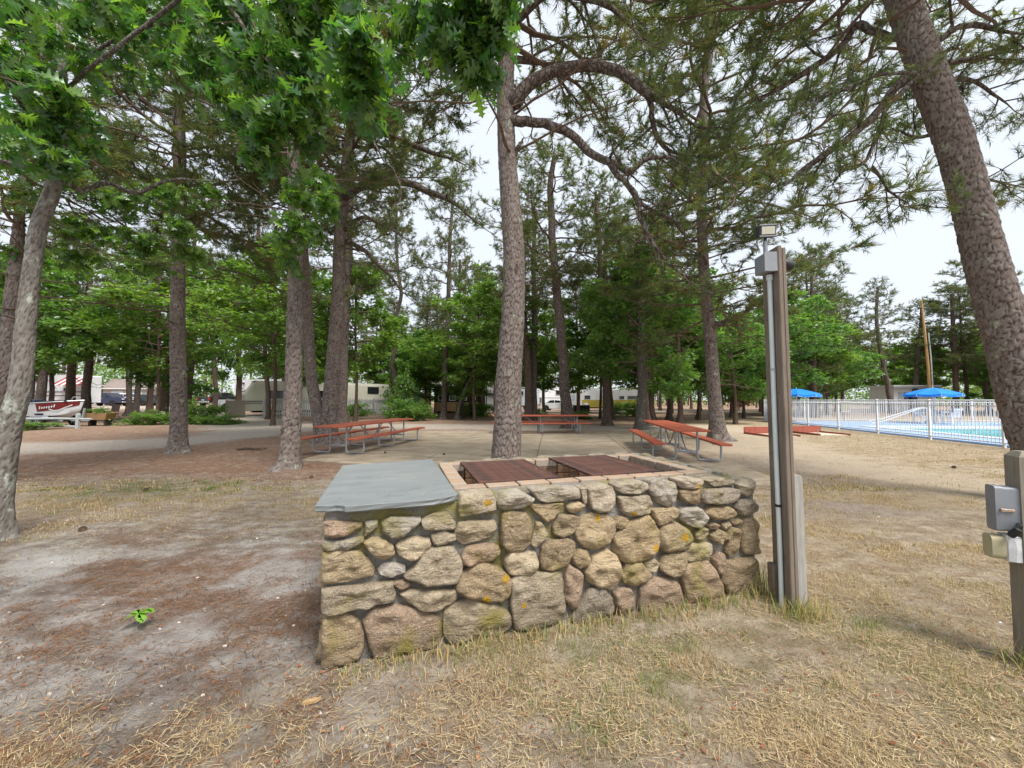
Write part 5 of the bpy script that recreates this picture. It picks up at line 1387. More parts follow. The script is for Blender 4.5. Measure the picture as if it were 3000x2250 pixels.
for (x, y, h, ci, sc, label) in [
    (13.3, 22.5, 7.0, 0, .85, 'leafy oak with bright green crown between the furrowed pine and the lamp post'),
    (18.4, 30.0, 7.0, 1, 1.2, 'leafy oak rising behind the left blue parasol'),
    (9.6, 26.0, 8.0, 2, 1.2, 'broad dark green oak crown above the yellow and white trailer'),
    (-3.9, 30.5, 8.0, 1, 1.2, 'dense oak crown left behind the tall central pine'),
    (-7.6, 33.5, 7.0, 0, 1.1, 'round oak crown above the dark cabin roof'),
    (4.4, 33.0, 7.5, 3, 1.2, 'light green oak right behind the tall central pine'),
    (-14.0, 45.0, 8.5, 3, 1.3, 'light green oak behind the right end of the beige trailer'),
    (-20.5, 38.0, 8.0, 1, 1.3, 'oak crown above the left end of the beige trailer'),
    (-27.0, 29.5, 8.0, 2, 1.3, 'spreading dark oak crown left of the lichened roadside pine'),
    (-41.0, 29.0, 9.5, 0, 1.3, 'oak crown above the boat'),
    (23.0, 34.5, 7.0, 0, 1.2, 'oak with low bright branches left of the white cottage'),
    (30.5, 36.5, 7.5, 2, 1.2, 'broad oak directly left of the white cottage'),
    (38.0, 46.0, 9.0, 1, 1.3, 'tall oak behind the white cottage'),
    (47.5, 44.0, 9.0, 3, 1.3, 'light green oak right of the white cottage'),
    (50.5, 38.0, 6.5, 2, 1.2, 'dark low oak far right of the utility pole'),
    (-13.6, 21.5, 11.0, 1, 1.25, 'tall oak between the roadside pine and the twin stemmed pine, nearest of three'),
    (-23.5, 25.0, 12.0, 1, 1.35, 'tall oak left of the fern patch with high spreading crown'),
    (-10.6, 25.5, 11.5, 3, 1.2, 'tall light green oak right behind the twin stemmed pine'),
    (-17.4, 29.0, 12.5, 0, 1.3, 'tall oak rising over the picket fence'),
    (-30.5, 24.0, 11.5, 0, 1.35, 'tall oak behind the boat with high crown'),
    (-2.6, 26.5, 10.0, 3, 1.1, 'light green oak just left behind the tall central pine'),
    (1.1, 27.5, 10.0, 1, 1.1, 'oak filling the gap right of the tall central pine'),
    (7.0, 30.0, 11.0, 0, 1.2, 'tall oak between the leaning pale pine and the dark red brown pine'),
    (13.4, 27.0, 10.5, 3, 1.2, 'tall light green oak behind the furrowed pine'),
    (18.6, 26.5, 9.5, 0, 1.2, 'oak spreading over the far left corner of the pool fence'),
    (26.5, 33.0, 10.0, 1, 1.25, 'tall oak between the two blue parasols'),
]:
    simple_tree(x, y, h, ci, label, 'oak', sc)
for (x, y, h, ci, sc, label) in [
    (38.5, 44.0, 14.5, 0, 1.2, 'tall pine with open crown left of the utility pole'),
    (49.5, 41.0, 14.0, 2, 1.2, 'tall pine with open crown just right of the utility pole'),
    (29.0, 44.0, 13.5, 3, 1.2, 'pine with rounded top between the lamp post and the white cottage'),
    (46.0, 31.0, 13.0, 1, 1.1, 'pine showing right of the leaning pine at the right edge'),
    (7.0, 40.0, 15.5, 1, 1.2, 'tall pine far behind the middle picnic table'),
    (-2.0, 44.0, 16.5, 2, 1.2, 'tall pine far behind, left of the tall central pine'),
    (-10.5, 47.0, 17.0, 0, 1.2, 'tall pine far behind the storage shed'),
    (13.5, 38.0, 15.0, 3, 1.2, 'tall pine far behind the right picnic table'),
    (-26.0, 48.0, 17.0, 3, 1.25, 'tall pine far behind the stockade fence panel'),
    (-17.5, 50.0, 17.0, 1, 1.25, 'tall pine far behind the middle of the beige trailer'),
]:
    simple_tree(x, y, h, ci, label, 'pine', sc, .16, .42)


# ---- trees deep in the wood that nothing tells apart
rw = random.Random(12)
spots = []
while len(spots) < 52:
    az = rw.uniform(-.98, .98); dist = rw.uniform(36, 62) / max(.62, math.cos(az)) ** .6
    x, y = dist * math.sin(az), dist * math.cos(az)
    if all(math.hypot(x - a, y - b) > 3.6 for a, b in spots) and not (-25 < x < -10 and 29 < y < 43) and not (-9 < x < 0 and 37 < y < 44) and not (1 < x < 19 and 46 < y < 62) and not (.95 < x / y < 1.22 and y < 52) and not (-1.35 < x / y < -.62 and y < 57) and not (-64 < x < -47 and 41 < y < 62) and not (-45 < x < -27 and 38 < y < 55) and not (14 < x < 34 and y < 30):
        spots.append((x, y))
for i, (x, y) in enumerate(spots):
    if i % 2:
        simple_tree(x, y, rw.uniform(8, 11), (1, 3, 1, 0)[rw.randrange(4)], 'leafy oak deep in the background wood, one of many alike', 'oak', rw.uniform(1.15, 1.4), cb=.36)
    else:
        simple_tree(x, y, rw.uniform(14, 17.5), rw.randrange(4), 'pine deep in the background wood, one of many alike', 'pine', rw.uniform(1.1, 1.35), .16, .38)


def shrub(x, y, ci, sc, label, zs=1.0, name='shrub'):
    t_ = thing(name, label, 'shrub', (x, y, gz(x, y) - .03), rnd.uniform(0, 6), 'shrubs of the camp site')
    for nm, me in (('branches', SHRUBS[ci][0]), ('foliage', SHRUBS[ci][1])):
        o = obj(nm, me, t_); o.scale = (sc, sc, sc * zs)


for (x, y, ci, sc, zs, label) in [
    (-21.6, 22.4, 1, 1.2, .45, 'low green shrub at the left side of the fern patch'),
    (-20.2, 23.2, 0, 1.1, .5, 'green shrub in the middle of the fern patch'),
    (-18.9, 23.0, 1, 1.2, .75, 'tallest green shrub of the fern patch, beside the roadside pine'),
    (-17.2, 22.6, 1, 1.0, .4, 'low green shrub right of the roadside pine'),
    (-7.9, 26.0, 0, 1.15, .8, 'big leafy shrub behind the left picnic table, left half'),
    (-6.6, 26.4, 1, 1.1, .8, 'big leafy shrub behind the left picnic table, right half'),
    (-8.3, 28.5, 0, 1.3, 1.6, 'tall leafy shrub in front of the grey shed'),
    (-13.6, 33.2, 1, 1.2, .7, 'low shrub at the foot of the picket fence'),
    (-4.4, 35.5, 1, 1.1, .7, 'low shrub under the cabin windows'),
    (-2.9, 33.0, 1, 1.2, .7, 'low shrub right of the cabin'),
    (8.4, 31.5, 0, 1.0, .5, 'shrub hiding the left wheel of the yellow trailer'),
    (10.4, 32.5, 1, 1.5, .65, 'wide shrub in front of the yellow and white trailer'),
    (5.2, 28.5, 1, .9, .5, 'low shrub behind the right end of the middle table'),
    (2.0, 30.0, 0, .8, .6, 'low shrub just right of the central pine'),
    (-23.6, 18.4, 1, .9, .33, 'low green shrub left under the rail fence'),
    (-24.9, 18.3, 0, .9, .30, 'low green shrub at the left edge before the boat'),
]:
    shrub(x, y, ci, sc, label, zs)
RED = oak_crown(61, 1.7, 1.1, 14, 9, .12, base=(.22, .02, .02), bright=(.34, .05, .04), sec=.3)
t_ = thing('red_shrub', 'red leaved shrub between saplings left of the lamp post', 'shrub', (19.3, 32.5, 0))
for nm, me in (('branches', RED[0]), ('foliage', RED[1])):
    obj(nm, me, t_).location = (0, 0, .9)
MB().tube([(0, 0, -.05), (.03, 0, .5), (0, 0, 1.2)], [.05, .04, .03], 7).build('trunk', BARK_DARK, t_, True)


# ---- the far woods: one mass
def far_woods():
    r = np.random.default_rng(5)
    V = []; F = []; Cc = []; n0 = 0
    cl = []
    for i in range(260):
        q = r.uniform(-1.75, 1.75); dist = r.uniform(68, 112)
        cl.append((dist * q, dist, r.uniform(3, 10), r.uniform(3.0, 5.5), r.uniform(2.5, 5), r.random()))
    for i in range(150):
        q = -1.75 + 3.5 * i / 150 + r.normal(0, .01); dist = r.uniform(82, 108)
        cl.append((dist * q, dist, r.uniform(1.0, 2.6), r.uniform(3.0, 4.5), r.uniform(1.8, 2.6), r.random() * .6))
    for i in range(90):
        q = r.uniform(-1.75, 1.75); dist = r.uniform(75, 115)
        cl.append((dist * q, dist, r.uniform(11, 17), r.uniform(2.5, 4.5), r.uniform(2, 3.5), 2.0))
    for (x, y, z, R, Rz, kd) in cl:
        n = 160
        d = unit(r.normal(0, 1, (n, 3))) * (r.random((n, 1)) ** .33)
        P = np.array([x, y, z]) + d * np.array([R, R, Rz])
        if kd == 2.0: c = np.array([.075, .105, .05])
        else: c = np.array([.09, .175, .055]) * (1 - kd) + np.array([.17, .26, .075]) * kd
        cols = c * r.uniform(.65, 1.35, (n, 1))
        v, f, cc = oak_leaf_np(P, unit(r.normal(0, 1, (n, 3)) * np.array([1, 1, .4])), .62, r, cols)
        V.append(v); F.append(f + n0); Cc.append(cc); n0 += len(v)
    o = obj('far_woods', big_mesh('far_woods', np.concatenate(V), np.concatenate(F), OAKLEAF, dict(col=np.concatenate(Cc))))
    tag(o, 'distant mixed woods closing the view behind the camp', 'woods', kind='stuff')
    m = MB()
    for i in range(120):
        q = r.uniform(-1.6, 1.6); y = r.uniform(66, 105); x = y * q
        m.tube([(x, y, -.2), (x + r.normal(0, .2), y, 6), (x + r.normal(0, .5), y, 13)], [r.uniform(.16, .26), .16, .07], 6, False)
    tag(m.build('trunks', BARK_DARK, o, True), kind='stuff')


far_woods()

# ---- the pale oak at the left edge, with the leaves that hang into the view
ot = tree('oak', 'slim pale oak splashed with lichen at the left edge, leaves overhanging the view', 'oak', None, hero=True, plate=(.045, .07), amp=.5, name='oak_tree')
for key in ('o1', 'o2', 'o3', 'o4', 'o5', 'o6', 'o7', 'o8', 'o9'):
    P, R = local_limb(key, ot.location)
    V, F = tube_np(P, R, 8)
    obj('limb', big_mesh('limb', V, F, BARK_OAK, None, True), ot)
HALF = [(0, 0), (.03, .10), (.20, .15), (.09, .24), (.12, .31), (.38, .36), (.44, .43), (.30, .45), (.12, .49), (.13, .56), (.40, .63), (.45, .71), (.30, .715), (.12, .73), (.12, .79), (.24, .87), (.10, .90), (0, 1.0)]


def near_leaf(L, r):
    vs = []; fs = []
    k = len(HALF); cup = r.uniform(.1, .5); dr = r.uniform(.05, .4); tw = r.uniform(-.25, .25)
    for sd in (0, 1, -1):
        for (x, y) in HALF:
            X = x * sd
            vs.append((X * L * .9, y * L, (cup * abs(X) - dr * y * y + tw * X * y) * L))
    for h in (1, 2):
        for i in range(k - 1):
            q = (i, i + 1, h * k + i + 1, h * k + i)
            fs.append(q if h == 1 else q[::-1])
    return np.array(vs), np.array(fs)


def leaf_cloud():
    r = np.random.default_rng(77)
    base = np.array(ot.location)
    inst = []; tw = MB()
    for blobs, size, far in ((LEAF_NEAR, .155, 0), (LEAF_MID, .16, 1)):
        for (x, y, z, rx, ry, rz, n) in blobs:
            n = int(n * (2.2 if far == 0 else 3.2))
            hub = np.array([x + r.normal(0, .1), y + r.normal(0, .1), z + rz * .6])
            m = max(3, n // 8)
            for j in range(m):
                d = unit(r.normal(0, 1, 3)) * r.random() ** .4
                tip = np.array([x, y, z]) + d * np.array([rx, ry, rz])
                mid = (hub + tip) / 2 + r.normal(0, .05, 3) + np.array([0, 0, .04])
                tw.tube([tuple(hub - base), tuple(mid - base), tuple(tip - base)], [.006, .004, .0025], 4, False)
                for q in range(n // m + 1):
                    u = r.uniform(.35, 1.05)
                    p = (hub * (1 - u) + mid * u if u < .5 else mid * (1 - u) + tip * u) if False else hub * (1 - u) ** 2 + 2 * mid * u * (1 - u) + tip * u * u
                    e = unit(np.array([r.normal(0, .8), r.normal(0, .8), r.uniform(-1.3, .15)]))
                    nr = unit(r.normal(0, 1, 3) + np.array([0, -.25, .9]))
                    light = r.random() ** (2.2 if not far else 1.0)
                    inst.append((p + r.normal(0, .03, 3), e, nr, size * r.uniform(.7, 1.25), light))
    tag(tw.build('twigs', BARK_TWIG, ot), kind='stuff')
    dk, lt = np.array((.045, .135, .038)), np.array((.18, .32, .055))
    inst.sort(key=lambda t: np.linalg.norm(t[0] - np.array([0, 0, 1.48])) / t[3])
    shapes = [near_leaf(1.0, r) for _ in range(6)]
    tones = [0, .12, .3, .8]
    meshes = {}
    for i in range(6):
        for j, tn in enumerate(tones):
            V, F = shapes[i]
            T = np.concatenate([F[:, [0, 1, 2]], F[:, [0, 2, 3]]])
            c = np.tile(dk * (1 - tn) + lt * tn, (len(V), 1))
            meshes[(i, j)] = big_mesh('leaf', V, T, OAKNEAR, dict(col=c))
    Vs = []; Fs = []; Cs = []; n0 = 0
    crown = None
    rest = []
    for idx, (p, e, nr, L, light) in enumerate(inst):
        s = np.cross(e, nr); s /= max(np.linalg.norm(s), 1e-6); z = np.cross(s, e)
        if idx < 300:
            rest.append((p, s, e, z, L, light)); continue
        V, F = shapes[idx % 6]
        W = p - base + (V[:, :1] * s + V[:, 1:2] * e + V[:, 2:] * z) * L
        c = (dk * (1 - light) + lt * light) * r.uniform(.8, 1.2)
        Vs.append(W); Fs.append(F + n0); Cs.append(np.tile(c, (len(V), 1))); n0 += len(V)
    F = np.concatenate(Fs); T = np.concatenate([F[:, [0, 1, 2]], F[:, [0, 2, 3]]])
    crown = obj('crown', big_mesh('crown', np.concatenate(Vs), T, OAKNEAR, dict(col=np.concatenate(Cs))), ot)
    crown['kind'] = 'stuff'
    for idx, (p, s, e, z, L, light) in enumerate(rest):
        j = min(range(4), key=lambda q: abs(tones[q] - light))
        o = obj('leaf', meshes[(idx % 6, j)], crown)
        M = Matrix(((s[0], e[0], z[0]), (s[1], e[1], z[1]), (s[2], e[2], z[2]))).to_4x4() @ Matrix.Scale(L, 4)
        M.translation = Vector(p - base)
        o.matrix_local = M
    return len(inst)


leaf_cloud()

# ================================================================ the stone barbecue
BQ = thing('stone_barbecue', 'fieldstone barbecue with bluestone side slab and brick lined fire pit', 'barbecue', (-1.044, 2.095, 0), math.atan2(.2825, .9593))
BL, BD, BZ = 3.08, 1.55, .855


def stone_mat():
    t = NT('fieldstone'); v = t.coords('Object')
    oi = t.n('ObjectInfo')
    rndv = oi.outputs['Random']; objc = oi.outputs['Color']
    base = t.ramp(rndv, [(0.0, (.40, .31, .19)), (.16, (.33, .26, .17)), (.30, (.46, .37, .25)), (.42, (.30, .245, .165)), (.54, (.43, .315, .20)), (.66, (.36, .31, .235)), (.78, (.47, .395, .285)), (.90, (.29, .215, .13)), (1.0, (.44, .33, .18))])
    base = t.mix(.92, base, objc)
    lay = t.noise(t.coords('Object', (1, 1, 4.5)), 9, 6, .7, .8)
    spk = t.noise(v, 70, 4, .75); blot = t.noise(v, 6, 5, .65); crys = t.noise(v, 150, 2, .8)
    col = t.mix(t.ramp(blot, [(.36, 0.0), (.66, .75)]), base, t.mix(.6, base, (.20, .145, .085)))
    col = t.mix(t.ramp(lay, [(.50, 0.0), (.64, .7)]), col, (.21, .16, .11))
    col = t.mix(t.ramp(spk, [(.58, 0.0), (.72, .7)]), col, (.125, .10, .07))
    col = t.mix(t.ramp(crys, [(.54, 0.0), (.66, .8)]), col, (.70, .62, .47))
    spz = t.n('SeparateXYZ'); t.l(v, spz.inputs[0])
    dirt = t.math('MULTIPLY', t.ramp(t.math('ADD', spz.outputs[2], t.math('MULTIPLY', blot, .35)), [(.22, 1.0), (.46, 0.0)]), t.ramp(spk, [(.3, .2), (.6, .6)]))
    col = t.mix(dirt, col, (.15, .115, .075))
    # yellow green algae, stronger low down and in patches
    al = t.math('ADD', t.noise(v, 3.4, 5, .6, .3), t.ramp(spz.outputs[0], [(.0, .05), (.4, 0.0)]))
    col = t.mix(t.ramp(al, [(.55, 0.0), (.68, .75)]), col, t.mix(blot, (.30, .26, .03), (.22, .19, .045)))
    # orange lichen discs
    wv = t.n('VectorMath', operation='ADD'); nz = t.n('TexNoise'); t.l(v, nz.inputs['Vector']); nz.inputs['Scale'].default_value = 40
    sc = t.n('VectorMath', operation='SCALE'); t.l(nz.outputs['Color'], sc.inputs[0]); sc.inputs['Scale'].default_value = .03
    t.l(v, wv.inputs[0]); t.l(sc.outputs[0], wv.inputs[1])
    d = t.voro(wv.outputs[0], 7.5); pick = t.voro(wv.outputs[0], 7.5, 'F1', 'Color')
    sp = t.n('SeparateColor'); t.l(pick, sp.inputs[0])
    on = t.math('MULTIPLY', t.math('GREATER_THAN', sp.outputs[0], .70), t.math('LESS_THAN', d, t.math('MULTIPLY', sp.outputs[1], .26)))
    col = t.mix(t.math('MULTIPLY', on, .9), col, t.mix(spk, (.62, .36, .02), (.45, .25, .01)))
    h = t.math('ADD', t.math('MULTIPLY', lay, .6), t.math('ADD', t.math('MULTIPLY', spk, .5), t.math('MULTIPLY', blot, .6)))
    return t.bsdf(col, .88, .22, t.bump(h, 1.0, .05))


def mortar_mat():
    t = NT('cement_mortar'); v = t.coords('Object')
    f = t.noise(v, 14, 6, .7); g = t.noise(v, 70, 4, .7); al = t.noise(v, 3.4, 5, .6, .3)
    col = t.mix(t.ramp(f, [(.35, 0.0), (.65, 1.0)]), (.29, .28, .255), (.20, .19, .17))
    col = t.mix(t.ramp(g, [(.55, 0.0), (.72, .6)]), col, (.42, .40, .37))
    col = t.mix(t.ramp(al, [(.50, 0.0), (.62, .8)]), col, (.27, .24, .06))
    return t.bsdf(col, .93, .15, t.bump(t.math('ADD', f, t.math('MULTIPLY', g, .5)), 1.0, .03))


M_STONE = stone_mat(); M_MORTAR = mortar_mat()


def smooth_outline(poly, n=44, it=2):
    """closed Catmull-Rom through the corners, then even resampling"""
    P = np.array(poly, float); k = len(P); Q = []
    for i in range(k):
        a, b, c, d = P[i - 1], P[i], P[(i + 1) % k], P[(i + 2) % k]
        for t in np.arange(8) / 8:
            cr = .5 * ((2 * b) + (-a + c) * t + (2 * a - 5 * b + 4 * c - d) * t ** 2 + (-a + 3 * b - 3 * c + d) * t ** 3)
            Q.append(.22 * cr + .78 * (b * (1 - t) + c * t))
    Q = np.array(Q + [Q[0]]); s = np.concatenate([[0], np.cumsum(np.linalg.norm(np.diff(Q, axis=0), axis=1))])
    u = np.linspace(0, s[-1], n, endpoint=False)
    return np.stack([np.interp(u, s, Q[:, 0]), np.interp(u, s, Q[:, 1])], 1)


def stone_np(poly, seed, bulge, back=.05, flat=3.0, rough=.016, npt=60):
    """a boulder face: local x, z follow the outline, -y stands proud of the wall"""
    r = np.random.default_rng(seed)
    O = smooth_outline(poly, npt); n = len(O); c = O.mean(0)
    O = c + (O - c) * (1 + .025 * (vnoise(np.arange(n) * .55, np.full(n, seed * 3.3), seed)[:, None] - .5) * 2)
    fs = [1.0, 1.0, .975, .93, .85, .75, .63, .5, .36, .2] if npt > 30 else [1.0, 1.0, .95, .8, .5, .25]
    rings = []
    size = np.sqrt(np.ptp(O[:, 0]) * np.ptp(O[:, 1]))
    tilt = r.normal(0, .10, 2)
    for j, f in enumerate(fs):
        P = c + (O - c) * f
        y = -bulge * (1 - f ** flat) ** .6 if j > 1 else (back if j == 0 else .0)
        yy = np.full(n, y)
        if j > 1:
            q = (P - c)
            yy = yy + (q @ tilt) * (1 - f * .3) * .5
            yy = yy - (fbm(P[:, 0] * 9 + seed, P[:, 1] * 14, seed, 4) - .5) * rough * 4 * min(1, (1 - f) * 6)
            yy = yy - (fbm(P[:, 0] * 38 + seed, P[:, 1] * 55, seed + 9, 3) - .5) * .010 * min(1, (1 - f) * 8)
            # chipped facets
            yy = yy - np.maximum(0, (vnoise(P[:, 0] * 16 + seed * 7, P[:, 1] * 16, seed + 2) - .62)) * rough * 4
        rings.append(np.stack([P[:, 0], yy, P[:, 1]], 1))
    yc = rings[-1][:, 1].mean()
    V = np.concatenate(rings + [np.array([[c[0], yc - .002, c[1]]])])
    F = []; k = np.arange(n)
    for j in range(len(fs) - 1):
        F.append(np.stack([j * n + k, j * n + (k + 1) % n, (j + 1) * n + (k + 1) % n, (j + 1) * n + k], 1))
    F = np.concatenate(F); T = np.concatenate([F[:, [0, 1, 2]], F[:, [0, 2, 3]]])
    last = (len(fs) - 1) * n
    T = np.concatenate([T, np.stack([last + k, last + (k + 1) % n, np.full(n, len(V) - 1)], 1)])
    return V, T


TONES = [(.62, .58, .52), (.46, .42, .37), (.50, .34, .24), (.38, .33, .27), (.58, .43, .25), (.52, .38, .21), (.64, .49, .30), (.45, .34, .20), (.60, .42, .27), (.50, .42, .31), (.66, .54, .37), (.43, .31, .18), (.55, .44, .29)]


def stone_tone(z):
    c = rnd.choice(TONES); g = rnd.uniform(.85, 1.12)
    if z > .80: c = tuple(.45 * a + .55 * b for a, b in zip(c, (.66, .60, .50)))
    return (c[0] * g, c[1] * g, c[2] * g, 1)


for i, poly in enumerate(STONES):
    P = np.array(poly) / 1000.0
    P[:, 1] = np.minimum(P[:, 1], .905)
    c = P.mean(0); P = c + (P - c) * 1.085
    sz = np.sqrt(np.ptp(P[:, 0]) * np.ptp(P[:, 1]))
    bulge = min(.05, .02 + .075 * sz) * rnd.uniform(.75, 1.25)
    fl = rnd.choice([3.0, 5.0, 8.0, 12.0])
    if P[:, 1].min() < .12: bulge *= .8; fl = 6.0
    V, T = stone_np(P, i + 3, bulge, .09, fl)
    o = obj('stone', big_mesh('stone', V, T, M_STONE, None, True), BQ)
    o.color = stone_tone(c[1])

# stones of the two end walls and of the back
def end_wall(xf, sgn, length, along):
    r = random.Random(int(xf * 100) + 5)
    z = .02
    while z < .80:
        hh = r.uniform(.13, .22); hh = min(hh, .86 - z); s = .03
        while s < length - .08:
            ww = min(r.uniform(.16, .34), length - .02 - s)
            pl = [(s + .012, z + .02), (s + ww * .5, z + r.uniform(.0, .02)), (s + ww - .012, z + .03), (s + ww - r.uniform(0, .02), z + hh * .6), (s + ww * .7, z + hh - .012), (s + ww * .3, z + hh - r.uniform(.005, .03)), (s + .01, z + hh * .7)]
            V, T = stone_np(np.array(pl), r.randint(100, 9000), r.uniform(.012, .022), .06, r.choice([4., 7.]), .016, 24)
            if along == 'x':
                W = np.stack([np.full(len(V), xf) - sgn * 0 + sgn * (-V[:, 1]), V[:, 0], V[:, 2]], 1)
            else:
                W = np.stack([V[:, 0], xf - V[:, 1], V[:, 2]], 1)
            obj('stone', big_mesh('stone', W, T, M_STONE, None, True), BQ).color = stone_tone(z)
            s += ww
        z += hh


end_wall(BL - .012, 1, BD, 'x')
end_wall(.012, -1, BD, 'x')
end_wall(BD - .012, 1, BL, 'y')


# mortar core: walls round the pit, rough faced
def rough_box(m, x0, x1, y0, y1, z0, z1, amp=.012, st=.045, seed=0):
    nx = max(2, int((x1 - x0) / st)); nz = max(2, int((z1 - z0) / st)); ny = max(2, int((y1 - y0) / st))
    def face(fn, a, b):
        vs = []; fs = []
        for i in range(a + 1):
            for j in range(b + 1):
                vs.append(fn(i / a, j / b))
        for i in range(a):
            for j in range(b):
                q = i * (b + 1) + j
                fs.append((q, q + 1, q + b + 2, q + b + 1))
        m.add(vs, fs)
    N = lambda u, v, s: float(fbm(np.array([u * 7.]), np.array([v * 7.]), seed + s, 3)[0] - .5) * 2 * amp
    ed = lambda u, v: min(1, 8 * min(u, 1 - u, v, 1 - v))
    face(lambda u, v: (x0 + u * (x1 - x0), y0 + N(x0 + u * (x1 - x0), v, 1) * ed(u, v) * 1.3, z0 + v * (z1 - z0)), nx, nz)
    face(lambda u, v: (x0 + u * (x1 - x0), y1, z0 + v * (z1 - z0)), 2, 2)
    face(lambda u, v: (x0, y0 + u * (y1 - y0), z0 + v * (z1 - z0)), 2, 2)
    face(lambda u, v: (x1, y0 + u * (y1 - y0), z0 + v * (z1 - z0)), 2, 2)
    face(lambda u, v: (x0 + u * (x1 - x0), y0 + v * (y1 - y0), z1 + N(x0 + u * (x1 - x0), y0 + v * (y1 - y0), 4) * ed(u, v) * .8), nx, ny)


s0, s1, t0, t1 = .76, 2.90, .30, 1.395          # outer edge of the brick rim
mc = MB()
rough_box(mc, .015, BL - .015, .026, t0, -.1, BZ, seed=3)
rough_box(mc, .015, BL - .015, t1, BD - .015, -.1, BZ, seed=4)
rough_box(mc, .015, s0, t0 + .001, t1 - .001, -.1, BZ - .002, seed=5)
rough_box(mc, s1, BL - .015, t0 + .001, t1 - .001, -.1, BZ + .002, seed=6)
for f in ():
    pass
me = MB.mesh(mc, 'mortar', M_MORTAR, 2)
obj('mortar', me, BQ)
M_ASH = plain('ash_floor', (.16, .14, .115), (.30, .27, .225), 6, .95, .1, .5, .02)
MB().box(((s0 + s1) / 2, (t0 + t1) / 2, .42), (s1 - s0 - .01, t1 - t0 - .01, .04)).build('pit_floor', M_ASH, BQ)

# fire bricks: a flat rim and the lining below it
t = NT('fire_brick'); v = t.coords('Object'); oi = t.n('ObjectInfo')
bc = t.ramp(oi.outputs['Random'], [(0.0, (.40, .275, .185)), (.35, (.34, .23, .155)), (.7, (.43, .32, .225)), (1.0, (.30, .205, .145))])
bn_ = t.noise(v, 16, 6, .7); bf = t.noise(v, 90, 3, .7)
bc = t.mix(t.ramp(bn_, [(.42, 0.0), (.75, .6)]), bc, (.26, .165, .105))
bc = t.mix(t.ramp(bf, [(.6, 0.0), (.75, .5)]), bc, (.60, .47, .33))
bc = t.mix(t.ramp(t.noise(v, 5, 6, .7, .4), [(.43, 0.0), (.56, .8)]), bc, (.33, .305, .265))
M_BRICK = t.bsdf(bc, .9, .15, t.bump(bf, .4, .006))
t = NT('sooty_brick'); v = t.coords('Object'); oi = t.n('ObjectInfo')
bc = t.ramp(oi.outputs['Random'], [(0.0, (.27, .15, .09)), (.5, (.36, .21, .125)), (1.0, (.20, .125, .085))])
bn_ = t.noise(v, 9, 6, .7); bf = t.noise(v, 90, 3, .7)
bc = t.mix(t.ramp(bn_, [(.40, 0.0), (.62, .85)]), bc, (.06, .05, .042))
M_SOOT = t.bsdf(bc, .93, .1, t.bump(bf, .4, .006))


def rim(x0, x1, y0, y1, n, along):
    for i in range(n):
        g = .012
        if along == 'x':
            a = x0 + (x1 - x0) * i / n; b = x0 + (x1 - x0) * (i + 1) / n; d = ((b - a) - g, y1 - y0, .07); c = ((a + b) / 2, (y0 + y1) / 2, .838)
        else:
            a = y0 + (y1 - y0) * i / n; b = y0 + (y1 - y0) * (i + 1) / n; d = (x1 - x0, (b - a) - g, .07); c = ((x0 + x1) / 2, (a + b) / 2, .838)
        o = MB().box((0, 0, 0), d, ch=.005).build('brick', M_BRICK, BQ)
        o.location = (c[0], c[1], c[2] + rnd.uniform(-.003, .003)); o.rotation_euler = (rnd.uniform(-.006, .006), rnd.uniform(-.006, .006), rnd.uniform(-.008, .008))


rim(s0, s1, t0, t0 + .112, 9, 'x'); rim(s0, s1, t1 - .112, t1, 9, 'x')
rim(s0, s0 + .112, t0 + .116, t1 - .116, 4, 'y'); rim(s1 - .112, s1, t0 + .116, t1 - .116, 4, 'y')
bx_ = MB().box((0, 0, 0), (.228, .10, .068), ch=.005).mesh('brick', M_SOOT); by_ = MB().box((0, 0, 0), (.10, .214, .068), ch=.005).mesh('brick', M_SOOT)
for k in range(5):
    z = .765 - k * .074
    off = .03 if k % 2 else 0
    for i in range(9):
        for y in (t0 + .062, t1 - .062):
            o = obj('brick', bx_, BQ); o.location = (s0 + .119 + i * .2375, y, z)
    for i in range(4):
        for x in (s0 + .062, s1 - .062):
            o = obj('brick', by_, BQ); o.location = (x, t0 + .22 + i * .2175, z)

# flat stones bedded in the top
for j, (sx, ty, w_, d_, rz) in enumerate([(.74, 1.46, .14, .07, .2), (1.0, 1.47, .2, .08, 0), (1.3, 1.475, .22, .07, .1), (1.6, 1.47, .2, .09, -.1), (1.9, 1.475, .24, .07, 0), (2.2, 1.47, .26, .08, .05), (2.5, 1.475, .22, .07, 0), (2.8, 1.46, .2, .1, .1),
                                          (3.0, 1.3, .1, .2, 0), (2.99, 1.05, .12, .16, .1), (2.98, .8, .1, .18, 0), (3.0, .55, .09, .2, -.1), (2.75, .2, .16, .1, .1), (2.3, .2, .2, .09, 0), (1.75, .19, .18, .08, .1), (1.2, .18, .18, .1, -.1), (2.98, .25, .1, .16, 0)]):
    pl = [(w_ / 2 * math.cos(a) * rnd.uniform(.8, 1.15), d_ / 2 * math.sin(a) * rnd.uniform(.8, 1.15)) for a in np.arange(8) * PI / 4]
    V, T = stone_np(np.array(pl), 700 + j, .018, .03, 6.0, .005, 28)
    W = np.stack([V[:, 0], V[:, 2], -V[:, 1]], 1)
    o = obj('stone', big_mesh('stone', W, T[:, ::-1], M_STONE, None, True), BQ)
    o.color = (.56, .51, .42, 1)
    o.location = (sx, ty, BZ + .004); o.rotation_euler = (0, 0, rz)

